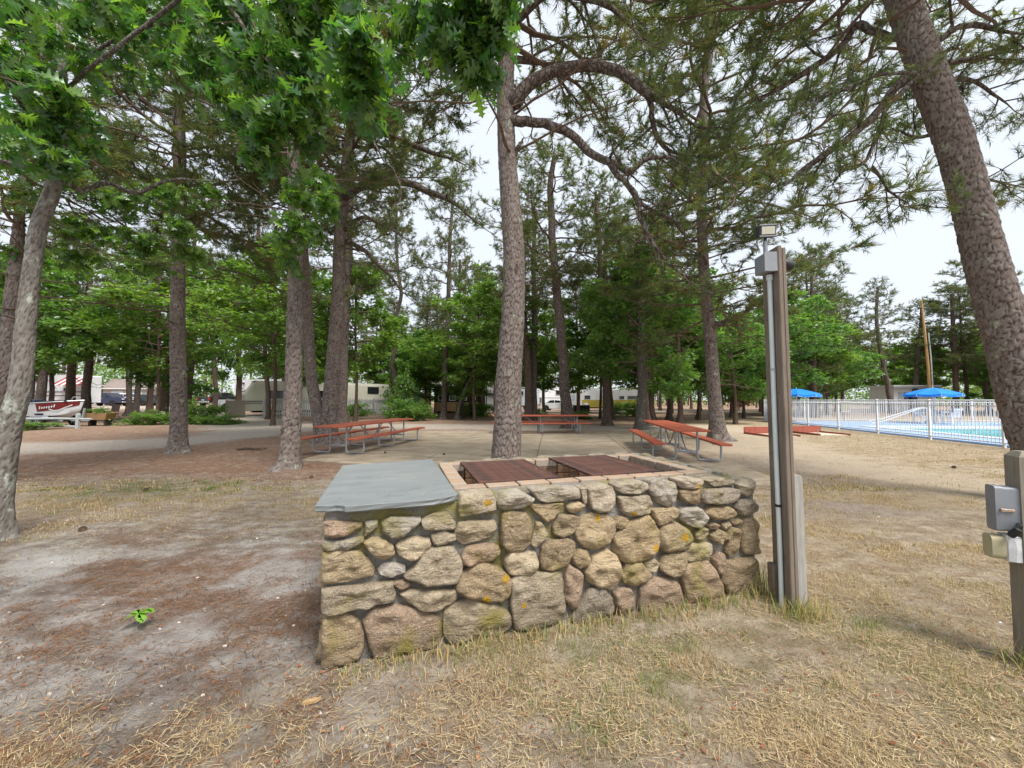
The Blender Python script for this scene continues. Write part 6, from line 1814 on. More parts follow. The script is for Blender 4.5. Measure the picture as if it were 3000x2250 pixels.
# bluestone side slab
t = NT('bluestone'); v = t.coords('Object')
n1_ = t.noise(t.coords('Object', (.5, 1.6, 1)), 4, 6, .65, .6); n2_ = t.noise(v, 120, 3, .7); n3_ = t.noise(v, 1.7, 5, .6)
sc_ = t.mix(t.ramp(n1_, [(.38, 0.0), (.68, 1.0)]), (.215, .232, .234), (.165, .180, .184))
sc_ = t.mix(t.ramp(n3_, [(.52, 0.0), (.72, .55)]), sc_, (.27, .285, .27))
sc_ = t.mix(t.ramp(n2_, [(.62, 0.0), (.74, .5)]), sc_, (.40, .42, .42))
M_SLATE = t.bsdf(sc_, .62, .35, t.bump(t.math('ADD', n1_, t.math('MULTIPLY', n2_, .3)), .35, .01))
OUT = [(-.035, .0), (.02, -.012), (.07, -.012), (.105, -.03), (.125, -.055), (.22, -.058), (.35, -.052), (.5, -.05), (.60, -.046), (.645, -.028), (.69, -.012), (.735, .012), (.752, .04),
       (.742, .3), (.735, .7), (.72, 1.1), (.705, 1.46), (.5, 1.43), (.3, 1.395), (.1, 1.365), (-.075, 1.33), (-.066, 1.0), (-.055, .6), (-.043, .25)]
m = MB(); n = len(OUT); ctr = np.mean(np.array(OUT), 0)
lay = [(.860, -.010), (.868, -.002), (.880, -.004), (.8965, 0.0), (.899, -.003)]
vs = []
for (z, off) in lay:
    for i, (x, y) in enumerate(OUT):
        jx = (vnoise(i * 1.7, z * 300, 3) - .5) * (.010 if z < .89 else .0)
        dx, dy = x - ctr[0], y - ctr[1]; L_ = math.hypot(dx, dy)
        vs.append((x + dx / L_ * (off + jx), y + dy / L_ * (off + jx), z))
fs = []
for k in range(len(lay) - 1):
    for i in range(n): fs.append((k * n + i, k * n + (i + 1) % n, (k + 1) * n + (i + 1) % n, (k + 1) * n + i))
fs.append(tuple(range(n))[::-1]); fs.append(tuple((len(lay) - 1) * n + i for i in range(n)))
m.add(vs, fs); m.build('slab', M_SLATE, BQ)

# two rusty grates resting on the rim
t = NT('rusty_steel'); v = t.coords('Object')
rn = t.noise(v, 9, 6, .65); rf = t.noise(v, 70, 4, .7)
rc = t.mix(t.ramp(rn, [(.35, 0.0), (.65, 1.0)]), (.165, .07, .05), (.06, .042, .038))
rc = t.mix(t.ramp(rf, [(.55, 0.0), (.75, .7)]), rc, (.24, .115, .07))
soot = t.noise(v, 2.6, 4, .6)
rc = t.mix(t.ramp(soot, [(.44, 0.0), (.60, .85)]), rc, (.03, .026, .025))
M_RUST = t.bsdf(rc, .85, .25, t.bump(rf, .3, .004))


def grate(label, sx0, sx1, ty0, ty1, z, tilt):
    W, D = sx1 - sx0, ty1 - ty0
    c = Vector((-1.044, 2.095, 0)) + Vector((.9593, .2825, 0)) * sx0 + Vector((-.2825, .9593, 0)) * ty0
    g = thing('grill_grate', label, 'grate', (c.x, c.y, z), math.atan2(.2825, .9593), 'grates on the barbecue')
    g.rotation_euler = (tilt, 0, math.atan2(.2825, .9593))
    fr = MB().box((W / 2, .008, 0), (W, .014, .02), ch=.003).box((W / 2, D - .008, 0), (W, .014, .02), ch=.003)
    fr.box((.008, D / 2, .0), (.014, D - .034, .02), ch=.003).box((W - .008, D / 2, 0), (.014, D - .034, .02), ch=.003)
    fr.build('frame', M_RUST, g)
    n = int(D / .0285)
    bar = MB().box((0, 0, 0), (W - .03, .0105, .012), ch=.002).mesh('bar', M_RUST)
    for i in range(1, n):
        o = obj('bar', bar, g); o.location = (W / 2, i * D / n, .004 + rnd.uniform(-.0012, .0012)); o.rotation_euler = (0, rnd.uniform(-.003, .003), rnd.uniform(-.004, .004))
    for x in np.arange(.045, W - .02, .045):
        MB().box((x, D / 2, -.004), (.006, D - .034, .010)).build('cross_wire', M_RUST, g)
    return g


grate('rusty steel grate on the left part of the fire pit', .955, 1.60, .40, 1.30, .874, .0)
grate('rusty steel grate on the right part of the fire pit', 1.86, 2.52, .40, 1.31, .876, .0)


def dropped_needles():
    """a few needles and straws that fell on the slab and the grates"""
    r = np.random.default_rng(14); V = []; C = []; n = 0; F = []
    for i in range(110):
        if i < 70: s, t, z = r.uniform(0, .7), r.uniform(.05, 1.35), .9015
        else: s, t, z = r.uniform(.98, 2.5), r.uniform(.45, 1.28), .892
        a = r.uniform(0, 6.28); L = r.uniform(.02, .09); w_ = .0014
        c = np.array([-1.044 + s * .9593 - t * .2825, 2.095 + s * .2825 + t * .9593, z]); d = np.array([math.cos(a), math.sin(a), .02]); q = np.array([-d[1], d[0], 0]) * w_
        V += [c - q, c + q, c + d * L]; F.append((n, n + 1, n + 2)); n += 3
        C += [np.array([(.42, .27, .13), (.25, .14, .08), (.55, .45, .30), (.10, .08, .06)])[r.integers(0, 4)]] * 3
    t = NT('dropped_needle'); m_ = t.bsdf(t.attr('col', 'Color'), .9, .1)
    tag(obj('dropped_needles', big_mesh('dropped_needles', np.array(V), np.array(F), m_, dict(col=np.array(C)))), 'loose dry needles lying on the bluestone slab and grates', 'litter', kind='stuff')


dropped_needles()

# ================================================================ picnic tables
M_TABLERED = plain('red_coated_plank', (.46, .125, .07), (.40, .10, .055), 3, .55, .3, .12, .004, (6, 1, 6))


def rounded(pts, r=.07, n=5):
    """polyline with rounded corners"""
    P = [Vector(p) for p in pts]; out = [P[0]]
    for a, b, c in zip(P[:-2], P[1:-1], P[2:]):
        u = (a - b).normalized(); v = (c - b).normalized()
        for k in range(n + 1):
            t = k / n
            out.append(b + u * r * (1 - t) ** 2 + v * r * t ** 2)
    out.append(P[-1])
    return out


def picnic_table(label, x, y, rz, L=4.15):
    t_ = thing('picnic_table', label, 'picnic table', (x, y, .037), rz, 'red picnic tables')
    h, bh = .755, .45

    def plank(nm, cx, w, z):
        c = w * .22
        m = MB(); hw = w / 2; hl = L / 2
        o1 = [(cx - hw, -hl + .0), (cx + hw, -hl), (cx + hw, hl), (cx - hw, hl)]
        m.box((cx, 0, z), (w, L, .045), ch=.008)
        m.build(nm, M_TABLERED, t_)
    for k in range(3):
        plank('top_plank', (k - 1) * .262, .254, h - .022)
    for sx in (-1, 1):
        plank('bench_plank', sx * .70, .27, bh - .022)
    for ly in (-1.6, 0, 1.6):
        for sx in (-1, 1):
            m = MB().tube(rounded([(sx * .24, ly, h - .05), (sx * .24, ly, .024), (sx * .76, ly, .024), (sx * .76, ly, bh - .05)], .09), .0235, 10)
            m.build('leg', M_STEEL, t_, True)
        m = MB().box((0, ly, h - .056), (.74, .05, .016)).build('top_bracket', M_STEEL, t_)
        for sx in (-1, 1): MB().box((sx * .70, ly, bh - .056), (.26, .05, .016)).build('bench_bracket', M_STEEL, t_)
        MB().box((0, ly, .21), (.45, .012, .05), ch=.004).box((0, ly, .235), (.06, .02, .09)).build('cross_tie', M_STEEL, t_)
        for sy in (-1, 1):
            if abs(ly + sy * .75) < 2.1:
                MB().tube([(0, ly + sy * .01, .23), (0, ly + sy * .62, h - .06)], .0155, 8).build('brace', M_STEEL, t_, True)
    return t_


picnic_table('long red picnic table on the left half of the concrete pad', -4.35, 11.75, -.20)
picnic_table('red picnic table seen side on behind the tall central pine', 1.22, 16.6, PI / 2 + .06)
picnic_table('red picnic table pointing away on the right edge of the concrete pad', 4.40, 10.55, -.17)

# ================================================================ lamp post with its conduit
def wood_mat(name, c1, c2, dark):
    t = NT(name); v = t.coords('Object', (14, 14, .8))
    g = t.noise(v, 3.2, 6, .65, 1.2); f = t.noise(t.coords('Object', (60, 60, 2)), 3, 4, .7); k = t.noise(t.coords('Object', (3, 3, 1.2)), 2.2, 4, .6)
    col = t.mix(t.ramp(g, [(.3, 0.0), (.7, 1.0)]), c1, c2)
    col = t.mix(t.ramp(f, [(.6, 0.0), (.72, .7)]), col, dark)
    col = t.mix(t.ramp(k, [(.5, 0.0), (.7, .5)]), col, tuple(x * .6 for x in c2))
    return t.bsdf(col, .88, .2, t.bump(t.math('ADD', g, f), .5, .006))


M_POST = wood_mat('brown_weathered_post', (.235, .195, .158), (.165, .130, .102), (.08, .062, .05))
M_POSTGREY = wood_mat('silver_weathered_post', (.40, .385, .36), (.30, .285, .26), (.15, .14, .125))
M_POSTGREEN = wood_mat('greenish_treated_post', (.30, .275, .225), (.22, .195, .155), (.11, .095, .075))
M_PVC = plain('pale_conduit', (.60, .66, .66), (.52, .58, .585), 3, .45, .35, .02)
M_BOX = plain('grey_metal_box', (.25, .265, .285), (.21, .225, .245), 10, .5, .4, .06, metal=.15)
M_HOUS = plain('black_lamp_housing', (.035, .036, .04), None, 10, .5, .4, .05)
M_LENS = plain('frosted_lamp_lens', (.50, .48, .40), (.44, .42, .35), 20, .3, .5, 0)
LP = thing('lamp_post', 'tall brown wooden post with white conduit and a floodlight beside the barbecue', 'lamp post', (1.978, 2.68, -.02), -.04)
LP.rotation_euler = (0, -.0095, -.04)


def board(m, x0, x1, y0, y1, z1, sag=.01):
    """a sawn board with softened edges and a rounded top"""
    m.box(((x0 + x1) / 2, (y0 + y1) / 2, z1 / 2), (x1 - x0, y1 - y0, z1), ch=.005)


m = MB(); board(m, -.032, -.002, 0, .19, 2.615); m.build('board', M_POST, LP)
m = MB(); board(m, .001, .028, .004, .19, 2.60); m.build('board', M_POST, LP)
m = MB(); m.prism([(.031, -.02), (.097, -.02), (.097, .93), (.090, .955), (.044, .96), (.031, .94)], .03, .13, 'y'); m.build('side_post', M_POSTGREY, LP)
MB().box((-.055, .155, .09), (.04, .07, .40), ch=.004).build('stake', M_POST, LP)
pipe = MB().tube([(-.052, .075, .0), (-.052, .072, .5), (-.050, .078, 1.4), (-.050, .075, 2.40)], .0155, 12)
pc = pipe.build('conduit', M_PVC, LP, True)
MB().lathe([(.0165, -.009), (.021, -.009), (.021, .009), (.0165, .009)], 12, (-.051, .0755, .735)).build('strap', M_BLACK, pc)
MB().lathe([(.0165, -.008), (.020, -.008), (.020, .008), (.0165, .008)], 12, (-.050, .0775, 1.72)).build('strap', M_STEEL, pc)
for (y_, z_) in ((.13, .5), (.14, 1.1), (.05, 1.55), (.15, 2.1)):
    MB().lathe([(.001, 0), (.005, 0), (.004, .004), (.001, .005)], 8, (-.0335, y_, z_), 'x').build('nail_head', M_BLACK, LP)
MB().lathe([(.0165, -.02), (.022, -.02), (.022, .02), (.0165, .02)], 12, (-.050, .075, 2.40)).build('coupling', M_PVC, pc)
bx = MB().box((-.078, .075, 2.50), (.085, .125, .135), ch=.006).build('junction_box', M_BOX, LP)
MB().box((-.078, .009, 2.50), (.092, .006, .142), ch=.002).build('cover', M_BOX, bx)
for dx in (-.04, .04):
    MB().lathe([(.001, 0), (.004, 0), (.004, .003), (.001, .004)], 8, (-.078 + dx * .8, .0055, 2.445), 'y').build('screw', M_STEEL, bx)
MB().tube([(-.072, .075, 2.575), (-.072, .075, 2.675)], .0145, 10).build('stem', M_BOX, LP, True)
MB().tube([(-.072, .075, 2.66), (-.072, .07, 2.70)], .011, 8).build('knuckle', M_HOUS, LP, True)
fl_ = MB()
Mx = Matrix.Rotation(math.radians(-8), 3, 'X') @ Matrix.Rotation(math.radians(-4), 3, 'Y')
hd = MB().box((0, 0, 0), (.13, .04, .092), ch=.008).build('floodlight', M_HOUS, LP)
hd.location = (-.07, .06, 2.745); hd.rotation_euler = (math.radians(8), math.radians(-3), .06)
MB().box((0, -.0215, 0), (.100, .006, .056), ch=.002).build('lens', M_LENS, hd)
MB().box((0, -.0195, .040), (.13, .010, .010), ch=.002).box((0, -.0195, -.040), (.13, .010, .010), ch=.002).build('bezel', M_BOX, hd)
for k in range(5): MB().box((-.05 + k * .025, .032, 0), (.004, .02, .08)).build('cooling_fin', M_HOUS, hd)
h2 = MB().lathe([(.01, 0), (.035, .01), (.04, .05), (.036, .09), (.01, .095)], 12, axis='x').build('second_floodlight', M_HOUS, LP, True)
h2.location = (.045, .10, 2.52); h2.rotation_euler = (0, .3, 0)

# ================================================================ electric hook-up post at the right edge
EPX, EPY, EPR = 2.846, 2.13, -.436
EP = thing('electric_post', 'grey green square post with power boxes at the right edge', 'post', (EPX, EPY, -.02), EPR)
m = MB(); q = .115
m.add([(0, 0, 0), (q, 0, 0), (q, q, 0), (0, q, 0), (0, 0, 1.175), (q, 0, 1.175), (q, q, 1.175), (0, q, 1.175), (.022, .022, 1.205), (q - .022, .022, 1.205), (q - .022, q - .022, 1.205), (.022, q - .022, 1.205)],
      [(0, 1, 5, 4), (1, 2, 6, 5), (2, 3, 7, 6), (3, 0, 4, 7), (4, 5, 9, 8), (5, 6, 10, 9), (6, 7, 11, 10), (7, 4, 8, 11), (8, 9, 10, 11)])
m.build('shaft', M_POSTGREEN, EP)


def round_box(sx, sy, sz, r):
    """box rounded about its local x axis corners"""
    pr = []
    for (cy_, cz, a0) in ((sy / 2 - r, sz / 2 - r, 0), (-(sy / 2 - r), sz / 2 - r, 90), (-(sy / 2 - r), -(sz / 2 - r), 180), (sy / 2 - r, -(sz / 2 - r), 270)):
        for k in range(5):
            a = math.radians(a0 + k * 22.5); pr.append((cy_ + r * math.cos(a), cz + r * math.sin(a)))
    return pr


pr = [(y + .046, z) for y, z in round_box(0, .075, .25, .016)]
pb = thing('power_box', 'grey rounded outlet box with rusty latch on the electric post', 'electric box', (EPX, EPY, .857), EPR)
MB().prism(pr, -.066, -.001, 'x').build('body', M_BOX, pb, True)
MB().prism([((y - .046) * 1.06 + .046, z * 1.02) for y, z in pr], -.098, -.0665, 'x').build('lid', M_BOX, pb, True)
M_LATCH = plain('rusty_latch', (.34, .17, .08), (.42, .40, .36), 40, .6, .4, .1, metal=.3)
MB().box((-.052, .0035, -.005), (.055, .008, .017), ch=.003).box((-.076, .0, -.005), (.014, .012, .02), ch=.003).build('latch', M_LATCH, pb)
pl_ = MB().lathe([(.004, -.028), (.016, -.028), (.018, .0), (.016, .028), (.004, .032)], 12).build('plug', M_BLACK, pb, True)
pl_.location = (-.042, -.018, -.120); pl_.rotation_euler = (.4, .45, 0)
MB().tube([(-.034, -.018, -.095), (-.022, -.022, -.082), (-.010, .006, -.078)], .011, 8).build('cord', M_BLACK, pb, True)
M_KHAKI = plain('khaki_plastic', (.36, .32, .20), (.42, .38, .25), 10, .6, .3, .05)
lb = thing('outlet_cover', 'khaki rounded outlet cover with a pale creased label under the grey box', 'electric box', (EPX, EPY, .637), EPR)
MB().prism([(y + .048, z) for y, z in round_box(0, .08, .13, .028)], -.118, -.060, 'x').build('cover', M_KHAKI, lb, True)
MB().box((-.030, .048, 0), (.058, .08, .145), ch=.004).build('base', M_FRAME, lb)
M_LABEL = plain('creased_paper', (.62, .62, .62), (.50, .51, .53), 30, .6, .3, .4, .004)
MB().add([(-.056, .005, -.068), (-.03, .001, -.068), (-.003, .005, -.068), (-.056, .005, .0), (-.026, -.004, .005), (-.003, .005, -.01), (-.056, .005, .066), (-.032, .003, .06), (-.003, .005, .066)],
         [(0, 1, 4, 3), (1, 2, 5, 4), (3, 4, 7, 6), (4, 5, 8, 7)]).build('paper_label', M_LABEL, lb)
MB().lathe([(.002, 0), (.006, 0), (.006, .006), (.002, .007)], 8, (-.060, .048, .066)).build('hinge_knob', M_LATCH, lb)

# ================================================================ horseshoe pits
M_REDWOOD = wood_mat('red_stained_wood', (.38, .12, .085), (.31, .09, .065), (.17, .06, .045))
M_SAND = plain('pit_sand', (.60, .52, .42), (.52, .44, .35), 8, .95, .1, .3)
for (x, y, lab) in ((10.05, 16.4, 'red horseshoe pit, the left one, behind the lamp post'), (12.5, 16.9, 'red horseshoe pit, the right one, beside the pool fence')):
    t_ = thing('horseshoe_pit', lab, 'horseshoe pit', (x, y, gz(x, y)), .02, 'horseshoe pits by the pool fence')
    MB().box((.65, 0, .14), (1.3, .05, .34), ch=.006).build('back_board', M_REDWOOD, t_)
    for sx in (.02, 1.28):
        MB().bar((sx, -.03, .03), (sx + .12, -1.35, .02), .05, .12, ch=.005).build('side_board', M_REDWOOD, t_)
    MB().prism([(.06, -.05), (1.24, -.05), (1.36, -1.3), (.18, -1.3)], -.03, .02, 'z').build('sand_bed', M_SAND, t_)
    MB().tube([(.66, -.6, 0), (.66, -.62, .22)], .012, 8).build('stake', M_STEEL, t_)

# ================================================================ pool furniture
M_PARASOL = plain('blue_parasol_cloth', (.02, .22, .72), (.018, .19, .64), 2, .75, .2, .05)
M_PIPING = plain('pale_piping', (.55, .66, .80), None, 5, .7)


def parasol(label, x, y, zr=1.74, R=1.25, rise=.36):
    t_ = thing('parasol', label, 'parasol', (x, y, .06), .2, 'blue parasols by the pool')
    MB().tube([(0, 0, 0), (0, 0, zr + rise + .08)], .022, 10).build('pole', M_WHITE, t_, True)
    MB().lathe([(.02, 0), (.25, .0), (.25, .05), (.06, .10), (.03, .12)], 16).build('base', M_WHITE, t_)
    n = 8
    for k in range(n):
        a0, a1 = 2 * PI * k / n, 2 * PI * (k + 1) / n
        vs = []; fs = []; rows = 6
        for j in range(rows + 1):
            u = j / rows
            for q in range(5):
                a = a0 + (a1 - a0) * q / 4
                rr = R * u * (math.cos(PI / n) / math.cos(a - (a0 + a1) / 2)) ** .8
                z = zr + rise * (1 - u ** 1.5) - .05 * math.sin(PI * q / 4) * u
                vs.append((rr * math.cos(a), rr * math.sin(a), z))
        for q in range(5):                                    # hanging valance
            x0, y0, z0 = vs[rows * 5 + q]; vs.append((x0 * 1.01, y0 * 1.01, z0 - .14))
        for j in range(rows + 1):
            for q in range(4): fs.append((j * 5 + q, j * 5 + q + 1, (j + 1) * 5 + q + 1, (j + 1) * 5 + q))
        MB().add(vs, fs).build('panel', M_PARASOL, t_, True)
        e0 = vs[rows * 5]; MB().bar((e0[0] * 1.012, e0[1] * 1.012, e0[2]), (e0[0] * 1.02, e0[1] * 1.02, e0[2] - .15), .02, .02).build('piping', M_PIPING, t_)
        p0 = vs[(rows + 1) * 5]; p1 = vs[(rows + 1) * 5 + 4]
        MB().bar((p0[0] * 1.004, p0[1] * 1.004, p0[2]), (p1[0] * 1.004, p1[1] * 1.004, p1[2]), .012, .02).build('piping', M_PIPING, t_)
        MB().bar((0, 0, zr + rise - .1), (e0[0] * .97, e0[1] * .97, e0[2] + .0), .012, .012).build('rib', M_WHITE, t_)
    return t_


parasol('blue parasol half hidden behind the lamp post', 18.25, 24.2)
parasol('blue parasol over a white table on the far pool deck', 25.0, 22.4, 1.74)


def deck_chair(x, y, rz, label):
    t_ = thing('garden_chair', label, 'chair', (x, y, .06), rz, 'white chairs on the pool deck')
    for sx in (-.24, .24):
        for sy in (-.22, .22):
            MB().bar((sx * 1.08, sy * 1.1, 0), (sx, sy, .42), .035, .035).build('leg', M_WHITE, t_)
        MB().bar((sx, -.24, .64), (sx, .24, .66), .05, .03).build('armrest', M_WHITE, t_)
        MB().bar((sx, -.23, .42), (sx, -.23, .64), .035, .035).build('arm_post', M_WHITE, t_)
    MB().box((0, 0, .43), (.5, .48, .03), ch=.01).build('seat', M_WHITE, t_)
    for k in range(5): MB().bar((-.2 + k * .1, .23, .44), (-.2 + k * .1, .33, .86), .06, .015).build('back_slat', M_WHITE, t_)
    MB().bar((-.25, .33, .87), (.25, .33, .87), .03, .05).build('back_rail', M_WHITE, t_)


tt = thing('pool_table', 'round white table under the right blue parasol', 'table', (25.0, 22.35, .06))
MB().lathe([(.045, .68), (.55, .68), (.57, .70), (.55, .72), (.045, .72)], 20).build('table_top', M_WHITE, tt)
for k in range(4):
    a = k * PI / 2 + .5
    MB().bar((.15 * math.cos(a), .15 * math.sin(a), .68), (.42 * math.cos(a), .42 * math.sin(a), 0), .04, .04).build('leg', M_WHITE, tt)
for (x, y, rz, lab) in ((24.1, 22.2, 1.5, 'white garden chair left of the poolside table'), (25.9, 22.3, -1.5, 'white garden chair right of the poolside table'), (24.9, 21.4, PI, 'white garden chair in front of the poolside table')):
    deck_chair(x, y, rz, lab)
lg_ = thing('pool_slide_rail', 'sloping white handrail at the end of the pool', 'handrail', (20.3, 20.6, .06), -.2)
for z in (.0, .5):
    MB().tube(rounded([(-.6, z * .4, .1 + z * .3), (0.0, z * .4, .25 + z * .2), (1.7, z * .4, .95), (2.1, z * .4, .95), (2.1, z * .4, 0)], .08), .025, 8).build('rail', M_WHITE, lg_, True)
M_BLUEP = plain('blue_plastic', (.10, .16, .45), None, 5, .5)
dd = thing('sun_lounger', 'white lounger frame by the right end of the pool', 'lounger', (26.6, 20.3, .06), .3)
for y in (0, .55): MB().tube(rounded([(0, y, 0), (0, y, .34), (1.2, y, .34), (1.2, y, 0)], .06), .02, 8).build('leg_frame', M_WHITE, dd, True)
for k in range(7): MB().box((.12 + k * .16, .275, .36), (.1, .56, .02)).build('slat', M_WHITE, dd)
bl = thing('blue_bin', 'blue bin with white top beside the leaning pine on the deck', 'bin', (26.9, 18.6, .06))
MB().lathe([(.2, 0), (.26, .05), (.3, .85), (.28, .88), (.02, .88)], 16).build('body', M_BLUEP, bl, True)
MB().lathe([(.02, .885), (.31, .885), (.28, .96), (.02, 1.0)], 16).build('lid', M_WHITE, bl, True)
sg = thing('notice_board', 'pale notice board hung on the far pool fence', 'sign', (*pool_xy(15.9, 4.9), 1.0), POOLR - PI / 2)
MB().box((0, 0, 0), (.5, .03, .65), ch=.006).build('panel', M_KHAKI, sg)
for zz_ in (-.34, .34): MB().box((0, 0, zz_), (.54, .04, .03)).build('edge', M_WHITE, sg)

# ================================================================ utility pole with wires
M_POLE = wood_mat('peeling_pole_wood', (.40, .24, .12), (.62, .38, .17), (.12, .07, .05))
up = thing('utility_pole', 'tall peeling utility pole with pale conduit rising beyond the pool', 'utility pole', (44.6, 40.2, 0))
MB().tube([(0, 0, 0), (-.1, 0, 5), (-.3, 0, 9), (-.5, 0, 12.2)], [.15, .13, .11, .08], 10).build('pole', M_POLE, up, True)
MB().tube([(.24, -.1, 0), (.10, -.14, 6), (-.02, -.12, 8.6)], .055, 8).build('conduit', M_PVC, up, True)
for k, (p, q) in enumerate((((-.2, 0, 6.6), (24, -10, 6.2)), ((-.2, 0, 6.6), (-30, 8, 6.0)), ((-.45, -.05, 11.3), (-34, 10, 11.0)), ((-.45, -.05, 11.3), (30, -8, 11.2)))):
    P = [(p[0] + (q[0] - p[0]) * u, p[1] + (q[1] - p[1]) * u, p[2] + (q[2] - p[2]) * u - 1.2 * math.sin(PI * u)) for u in np.linspace(0, 1, 12)]
    MB().tube(P, .018, 5).build('wire', M_BLACK, up)

# ================================================================ vehicles
def paint(name, c):
    return plain(name, c, tuple(x * .85 for x in c), 1.0, .28, .5, 0, coat=.5)


def vehicle(name, label, cat, loc, rz, body, low, cab, L, W, paintm, r=.37, axles=(.17, .78), glass=(), bed=None, lights='side'):
    """body = list of (x, z) for the lower shell (nose at +x), cab = list of (x, z) for the greenhouse"""
    t_ = thing(name, label, cat, loc, rz)
    MB().prism(body, -W / 2, W / 2, 'y').build('body', paintm, t_)
    n = len(cab); tz = max(z for x, z in cab); bz = min(z for x, z in cab)
    vs = []
    for sd in (-1, 1):
        for (x, z) in cab:
            u = (z - bz) / (tz - bz); vs.append((x, sd * (W / 2 - .05 - .14 * u), z))
    fs = [(i, (i + 1) % n, n + (i + 1) % n, n + i) for i in range(n)] + [tuple(range(n))[::-1], tuple(range(n, 2 * n))]
    cb_ = MB().add(vs, fs).build('cab', paintm, t_)
    for q in glass:                                   # side panes, both sides
        for sd in (-1, 1):
            g = []
            for off in (.004, .018):
                for (x, z) in q:
                    u = (z - bz) / (tz - bz); g.append((x, sd * (W / 2 - .05 - .14 * u + off), z))
            k = len(q)
            MB().add(g, [tuple(range(k)), tuple(range(k, 2 * k))[::-1]] + [(i, (i + 1) % k, k + (i + 1) % k, k + i) for i in range(k)]).build('window', M_GLASS, cb_)
    # windscreen and rear screen follow the steep edges of the cab
    ed = sorted(range(n), key=lambda i: -abs(cab[i][1] - cab[(i + 1) % n][1]))[:2]
    for i in ed:
        (x0, z0), (x1, z1) = cab[i], cab[(i + 1) % n]
        sg = 1 if (x0 + x1) / 2 > sum(p[0] for p in cab) / n else -1
        vv = []
        for off in (.004, .02):
            for (x, z) in ((x0 + (x1 - x0) * .1, z0 + (z1 - z0) * .1), (x0 + (x1 - x0) * .9, z0 + (z1 - z0) * .9)):
                u = (z - bz) / (tz - bz); y = W / 2 - .12 - .14 * u
                vv += [(x + sg * off, -y, z + off * .5), (x + sg * off, y, z + off * .5)]
        MB().add(vv, [(0, 1, 3, 2), (4, 6, 7, 5), (0, 4, 5, 1), (2, 3, 7, 6), (0, 2, 6, 4), (1, 5, 7, 3)]).build('windscreen', M_GLASS, cb_)
    for ax in axles:
        for sd in (-1, 1):
            wheel(t_, L * ax, sd * (W / 2 - .10), r, r, .24)
            a = MB()
            a.lathe([(r * 1.02, -.004), (r * 1.17, -.004), (r * 1.17, .004), (r * 1.02, .004)], 22, axis='y')
            o = a.build('wheel_arch', M_BLACK, t_); o.location = (L * ax, sd * (W / 2 + .004), r)
    for sd in (-1, 1):
        MB().box((L - .07, sd * (W / 2 - .22), low[1]), (.18, .36, .16), ch=.03).build('headlight', M_LAMP, t_)
        MB().box((.04, sd * (W / 2 - .09), low[0]), (.12, .20, .34), ch=.02).build('tail_light', M_RED, t_)
        MB().box((cab[0][0] * .25 + max(p[0] for p in cab) * .75, sd * (W / 2 + .1), bz + .1), (.1, .2, .16), ch=.03).build('mirror', paintm, t_)
        MB().box((L * .5, sd * (W / 2 + .004), low[0] + .05), (L * .10, .014, .03)).build('door_handle', M_RIM, t_)
    MB().box((L + .03, 0, .55), (.14, W - .1, .22), ch=.04).build('front_bumper', M_RIM if bed else paintm, t_)
    MB().box((-.05, 0, .58), (.14, W - .06, .2), ch=.04).build('rear_bumper', M_RIM if bed else paintm, t_)
    MB().box((-.012, 0, .85), (.02, .34, .12)).build('number_plate', M_FRAME, t_)
    if bed:
        MB().box(((bed[0] + bed[1]) / 2, 0, bed[2] - .02), (bed[1] - bed[0], W - .16, .06), ch=.01).build('bed_cover', M_BLACK, t_)
    return t_


def pickup(label, loc, rz, m):
    L, W = 5.8, 2.0
    body = [(.0, .55), (.62, .50), (.72, .78), (1.26, .78), (1.36, .45), (4.15, .42), (4.25, .78), (4.80, .78), (4.92, .48), (5.75, .52), (5.8, .95), (5.68, 1.16), (4.35, 1.24), (2.05, 1.22), (0.02, 1.22)]
    cab = [(2.05, 1.20), (4.35, 1.22), (3.62, 1.86), (2.45, 1.90), (2.12, 1.86)]
    gl = [[(2.30, 1.32), (3.1, 1.32), (3.1, 1.76), (2.4, 1.78)], [(3.17, 1.32), (4.0, 1.32), (3.55, 1.74), (3.17, 1.76)]]
    return vehicle('pickup_truck', label, 'pickup', loc, rz, body, (1.0, .95), cab, L, W, m, .40, (.17, .78), gl, bed=(.1, 2.0, 1.24))


M_NAVY = paint('navy_car_paint', (.012, .016, .06)); M_SILVER = paint('silver_car_paint', (.62, .65, .70)); M_CARBLACK = paint('black_car_paint', (.012, .012, .014)); M_CARWHITE = paint('white_car_paint', (.80, .82, .84))
pickup('dark blue pickup parked in front of the beige house', (-61.0, 54.0, gz(-58, 54)), .05, M_NAVY)
pickup('silver pickup with red tail light behind the slender curved oak', (-31.6, 40.3, gz(-30, 41)), .55, M_SILVER)
pickup('black pickup seen from behind left of the silver pickup', (-42.2, 51.5, gz(-42, 52)), 1.45, M_CARBLACK)
pickup('white pickup behind the dark blue one', (-64.5, 60.0, gz(-60, 58)), .1, M_CARWHITE)
